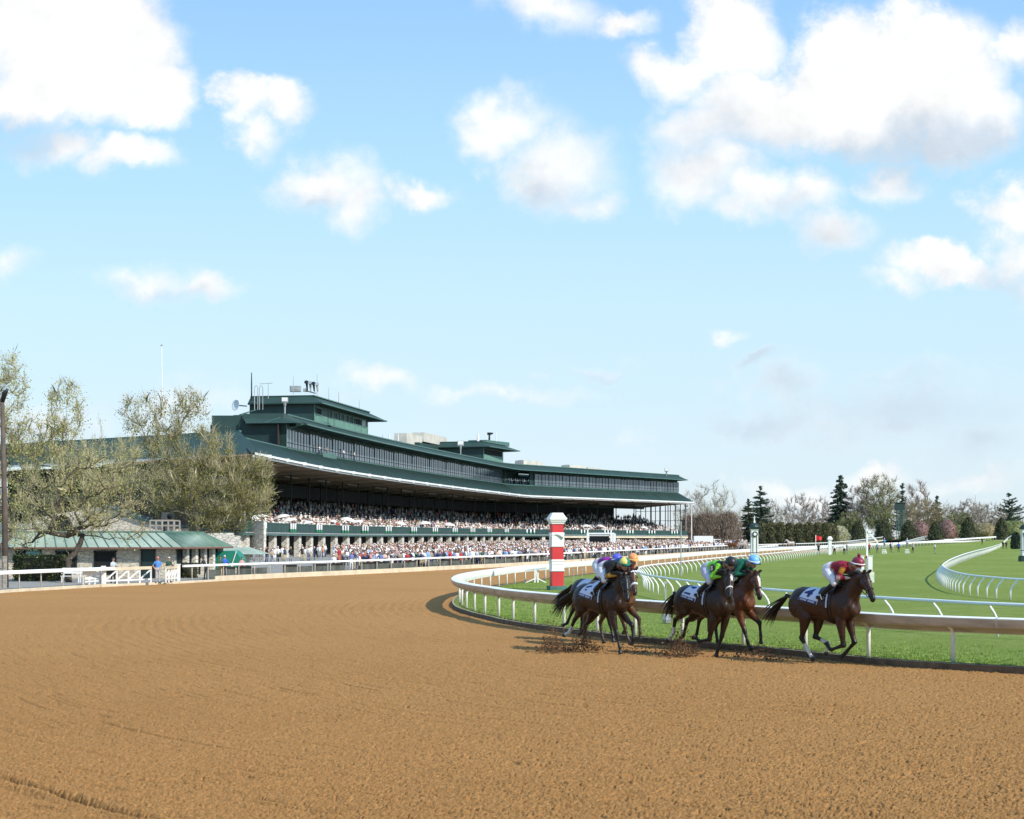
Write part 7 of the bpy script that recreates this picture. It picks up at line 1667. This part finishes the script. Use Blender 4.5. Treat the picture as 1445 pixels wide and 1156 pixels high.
# thin pole, gantry by the stand
b = G(961, 813); mb = MB(); mb.tube([tuple(b), (b.x, b.y, b.z+4.3)], [.05, .045], 6); tag(mb.build('pole', GREYM), 'thin grey pole rising from the near bend of the turf rail', 'pole')
Zg = 285.0; gx = lambda px: (px-CX)*Zg/F; z_t = Ez(753, Zg); z_b = elev(Zg, gx(850))
t = thing('gantry', (gx(848), Zg, z_b), 'white steel gantry in the crowd in front of the far half of the stand', 'gantry')
mb = MB(); mb.beam((gx(828), Zg, z_t), (gx(867), Zg, z_t), .35, .28); mb.beam((gx(828), Zg, z_t-.4), (gx(867), Zg, z_t-.4), .1, .1); mb.build('beam', WHITE, t)
for px, wd in ((829.5, .45), (863, .5), (866.8, .55)): mb = MB(); mb.beam((gx(px), Zg, z_b), (gx(px), Zg, z_t), wd, .5); mb.build('leg', WHITE, t)
mb = MB(); mb.box((gx(846), Zg+1, z_t-1.2), (3.6, .4, 1.5)); mb.build('dark_screen', BLACK, t)
Ze = 400.0; q = B(SMAX-.2, -1.0, 0); mb = MB(); mb.tube([(q.x+.2, q.y-1, elev(q.y, q.x)), (q.x+.2, q.y-1, 12.6)], [.17, .13], 8); mb.box((q.x+.5, q.y-1, 12.6), (.9, .3, .2)); tag(mb.build('lamp_pole', WHITE), 'white pole standing against the far end of the grandstand', 'pole')
# white barrier and stakes inside the turn
b = G(756, 822.5); t = thing('barrier', tuple(b), 'white wooden barrier trestle on the grass behind the inner rail', 'barrier'); X, Y, Z0 = b
mb = MB(); mb.beam((X-.75, Y+.3, Z0+.80), (X+.72, Y-.3, Z0+.98), .08, .12); mb.build('bar', WHITE, t)
for dx in (-.05, .15): mb = MB(); mb.box((X+dx, Y, Z0+.5), (.10, .08, 1.0)); mb.build('post', WHITE, t)
mb = MB(); mb.beam((X, Y, Z0+.3), (X-.7, Y-.2, Z0), .06, .06); mb.beam((X+.1, Y, Z0+.3), (X+.7, Y+.2, Z0), .06, .06); mb.build('stay', WHITE, t)
for px, py, l in ((809.5, 821, 'grey sprinkler stake, left of two beside the striped pole'), (821.5, 820, 'grey sprinkler stake, right of two beside the striped pole'), (938.5, 846, 'grey sprinkler stake in front of the turf rail bend')):
    b = G(px, py); mb = MB(); mb.tube([tuple(b), (b.x, b.y, b.z+.75)], .022, 5); mb.box((b.x, b.y, b.z+.8), (.14, .12, .12)); tag(mb.build('stake', GREYM), l, 'stake', 'sprinkler stakes')
b = G(941, 880); mb = MB(); mb.lathe((b.x, b.y, .0), [(.01,.02),(.13,.02),(.16,.14),(.12,.30),(.02,.36)], 10); mb.tube([(b.x, b.y, .3), (b.x-.03, b.y, 1.3)], .014, 4); tag(mb.build('ground_microphone', GREYM), 'grey hooded ground microphone on a wire in the verge grass', 'microphone')
# far marker posts, flag and steps
def far_post(px, py, ytop, label, bands):
    b = G(px, py); s = b.y/F; h = (py-ytop)*s; t = thing('marker_post', tuple(b), label, 'post'); n = len(bands)
    for i, m in enumerate(bands): mb = MB(); mb.box((b.x, b.y, b.z+h*.82*(i+.5)/n), (.5, .5, h*.82/n-.01)); mb.build('band', m, t)
    mb = MB(); mb.box((b.x, b.y, b.z+h*.86), (.75, .75, h*.08)); mb.box((b.x, b.y, b.z+h*.95), (.62, .62, h*.1), top=.6); mb.build('cap', WHITE, t)
far_post(1171, 783, 757, 'white far post with white cap behind the turf rail', [WHITE, WHITE, WHITE])
far_post(1302, 768, 751, 'small red and white striped far post on the turf', [WHITE, RED, WHITE, RED, WHITE])
b = G(1151, 779); s = b.y/F; t = thing('flag', tuple(b), 'red flag on a short pole by the dirt rail', 'flag'); mb = MB(); mb.tube([tuple(b), (b.x, b.y, b.z+24*s)], .06, 6); mb.build('pole', WHITE, t)
mb = MB(); vs = []
for i in range(6):
    for z in (24, 16): vs.append((b.x-.1+i*.24, b.y+.12*math.sin(i*1.6), b.z+(z-.55*i*(z > 20)+.2*i*(z < 20))*s))
mb.add(vs, [(2*i, 2*i+1, 2*i+3, 2*i+2) for i in range(5)]); mb.build('cloth', mat('flag_red', (.62,.02,.03), .7), t)
for px, py, l in ((1248, 781.5, 'white step stand under the person in sky blue'), (1280, 781.2, 'white and dark striped step stand under the person in lilac')):
    b = G(px, py); t = thing('step_stand', tuple(b), l, 'step', 'step stands on the turf')
    for k in range(3): mb = MB(); mb.box((b.x, b.y+.1+k*.12, b.z+.12+.25*k), (.75-.1*k, .5, .10)); mb.build('tread', WHITE, t)
    for dx in (-.32, .32): mb = MB(); mb.beam((b.x+dx, b.y-.2, b.z), (b.x+dx*.7, b.y+.35, b.z+.72), .06, .08); mb.build('leg', WHITE if px < 1260 else GREYM, t)
# ponies with outriders and a white truck beyond the far rail
STAND = dict(rh=[(-.46,.95),(-.72,.56),(-.70,.2),(-.66,.06)], lh=[(-.42,.95),(-.62,.56),(-.58,.2),(-.54,.06)], rf=[(.46,.92),(.48,.48),(.46,.16),(.50,.05)], lf=[(.50,.92),(.58,.48),(.58,.16),(.62,.05)])
PG = 'stable ponies waiting beyond the rail'
for px, Z, rz, coat, lab, rid in ((1021, 285, R(200), (.10,.04,.02), 'chestnut pony, leftmost of the group left of the clock post', BLK), (1034, 285, R(-30), (.16,.07,.03), 'light chestnut pony in the middle of the group left of the clock post', NVY), (1047, 290, R(180), (.36,.34,.32), 'grey pony nearest the clock post', WHT), (1116, 330, R(200), (.40,.38,.36), 'grey pony standing in front of the hedge row', BLK)):
    p = ground_at(px, Z); make_horse('stable_pony', lab, p, rz, coat, STAND, poll=(1.12, 1.98), hpitch=-50, hyaw=0, group=PG, rider=False, scale=1.0, cloth=False, voxel=.045, tail=.3)
    t = thing('person', (0, 0, 0), 'rider mounted on the '+lab.split(',')[0].replace(' standing', '').replace(' nearest', '').replace(' in the middle of the group', '').replace(' left of the clock post', '')+(' of the middle' if 'middle' in lab else ' by the hedge row' if 'hedge' in lab else ' beside the clock post' if 'nearest' in lab else ''), 'person', 'mounted outriders'); Bo = person_body(rid, BLK, SK[0], BLK, hat=BLK, arms='rail', step=.25); Bo.skin('body', PEOPLE, t, .05, 1); t.location = (p[0], p[1], p[2]+.72); t.rotation_euler = (0, 0, rz)
p = ground_at(996, 345); t = thing('truck', p, 'white box truck partly hidden by the crowd near the stand end', 'truck'); X, Y, Z0 = p
mb = MB(); mb.box((X-.6, Y, Z0+1.75), (4.2, 2.1, 2.0)); mb.build('cargo_box', WHITE, t)
mb = MB(); mb.box((X+2.4, Y, Z0+1.3), (1.7, 2.0, 1.5), top=.85); cab = mb.build('cab', WHITE, t)
mb = MB(); mb.box((X+2.45, Y-1.0, Z0+1.65), (1.0, .05, .55)); mb.box((X+3.2, Y, Z0+1.65), (.06, 1.6, .55)); mb.build('window', GLASS, cab)
for dx in (-1.8, 2.3):
    for dy in (-.95, .95): mb = MB(); mb.lathe((0, 0, 0), [(.05,-.12),(.42,-.12),(.45,0),(.42,.12),(.05,.12)], 14); o = mb.build('wheel', BLACK, t, world=False); o.location = (dx, dy, .45); o.rotation_euler = (R(90), 0, 0)
# small birds high over the far trees
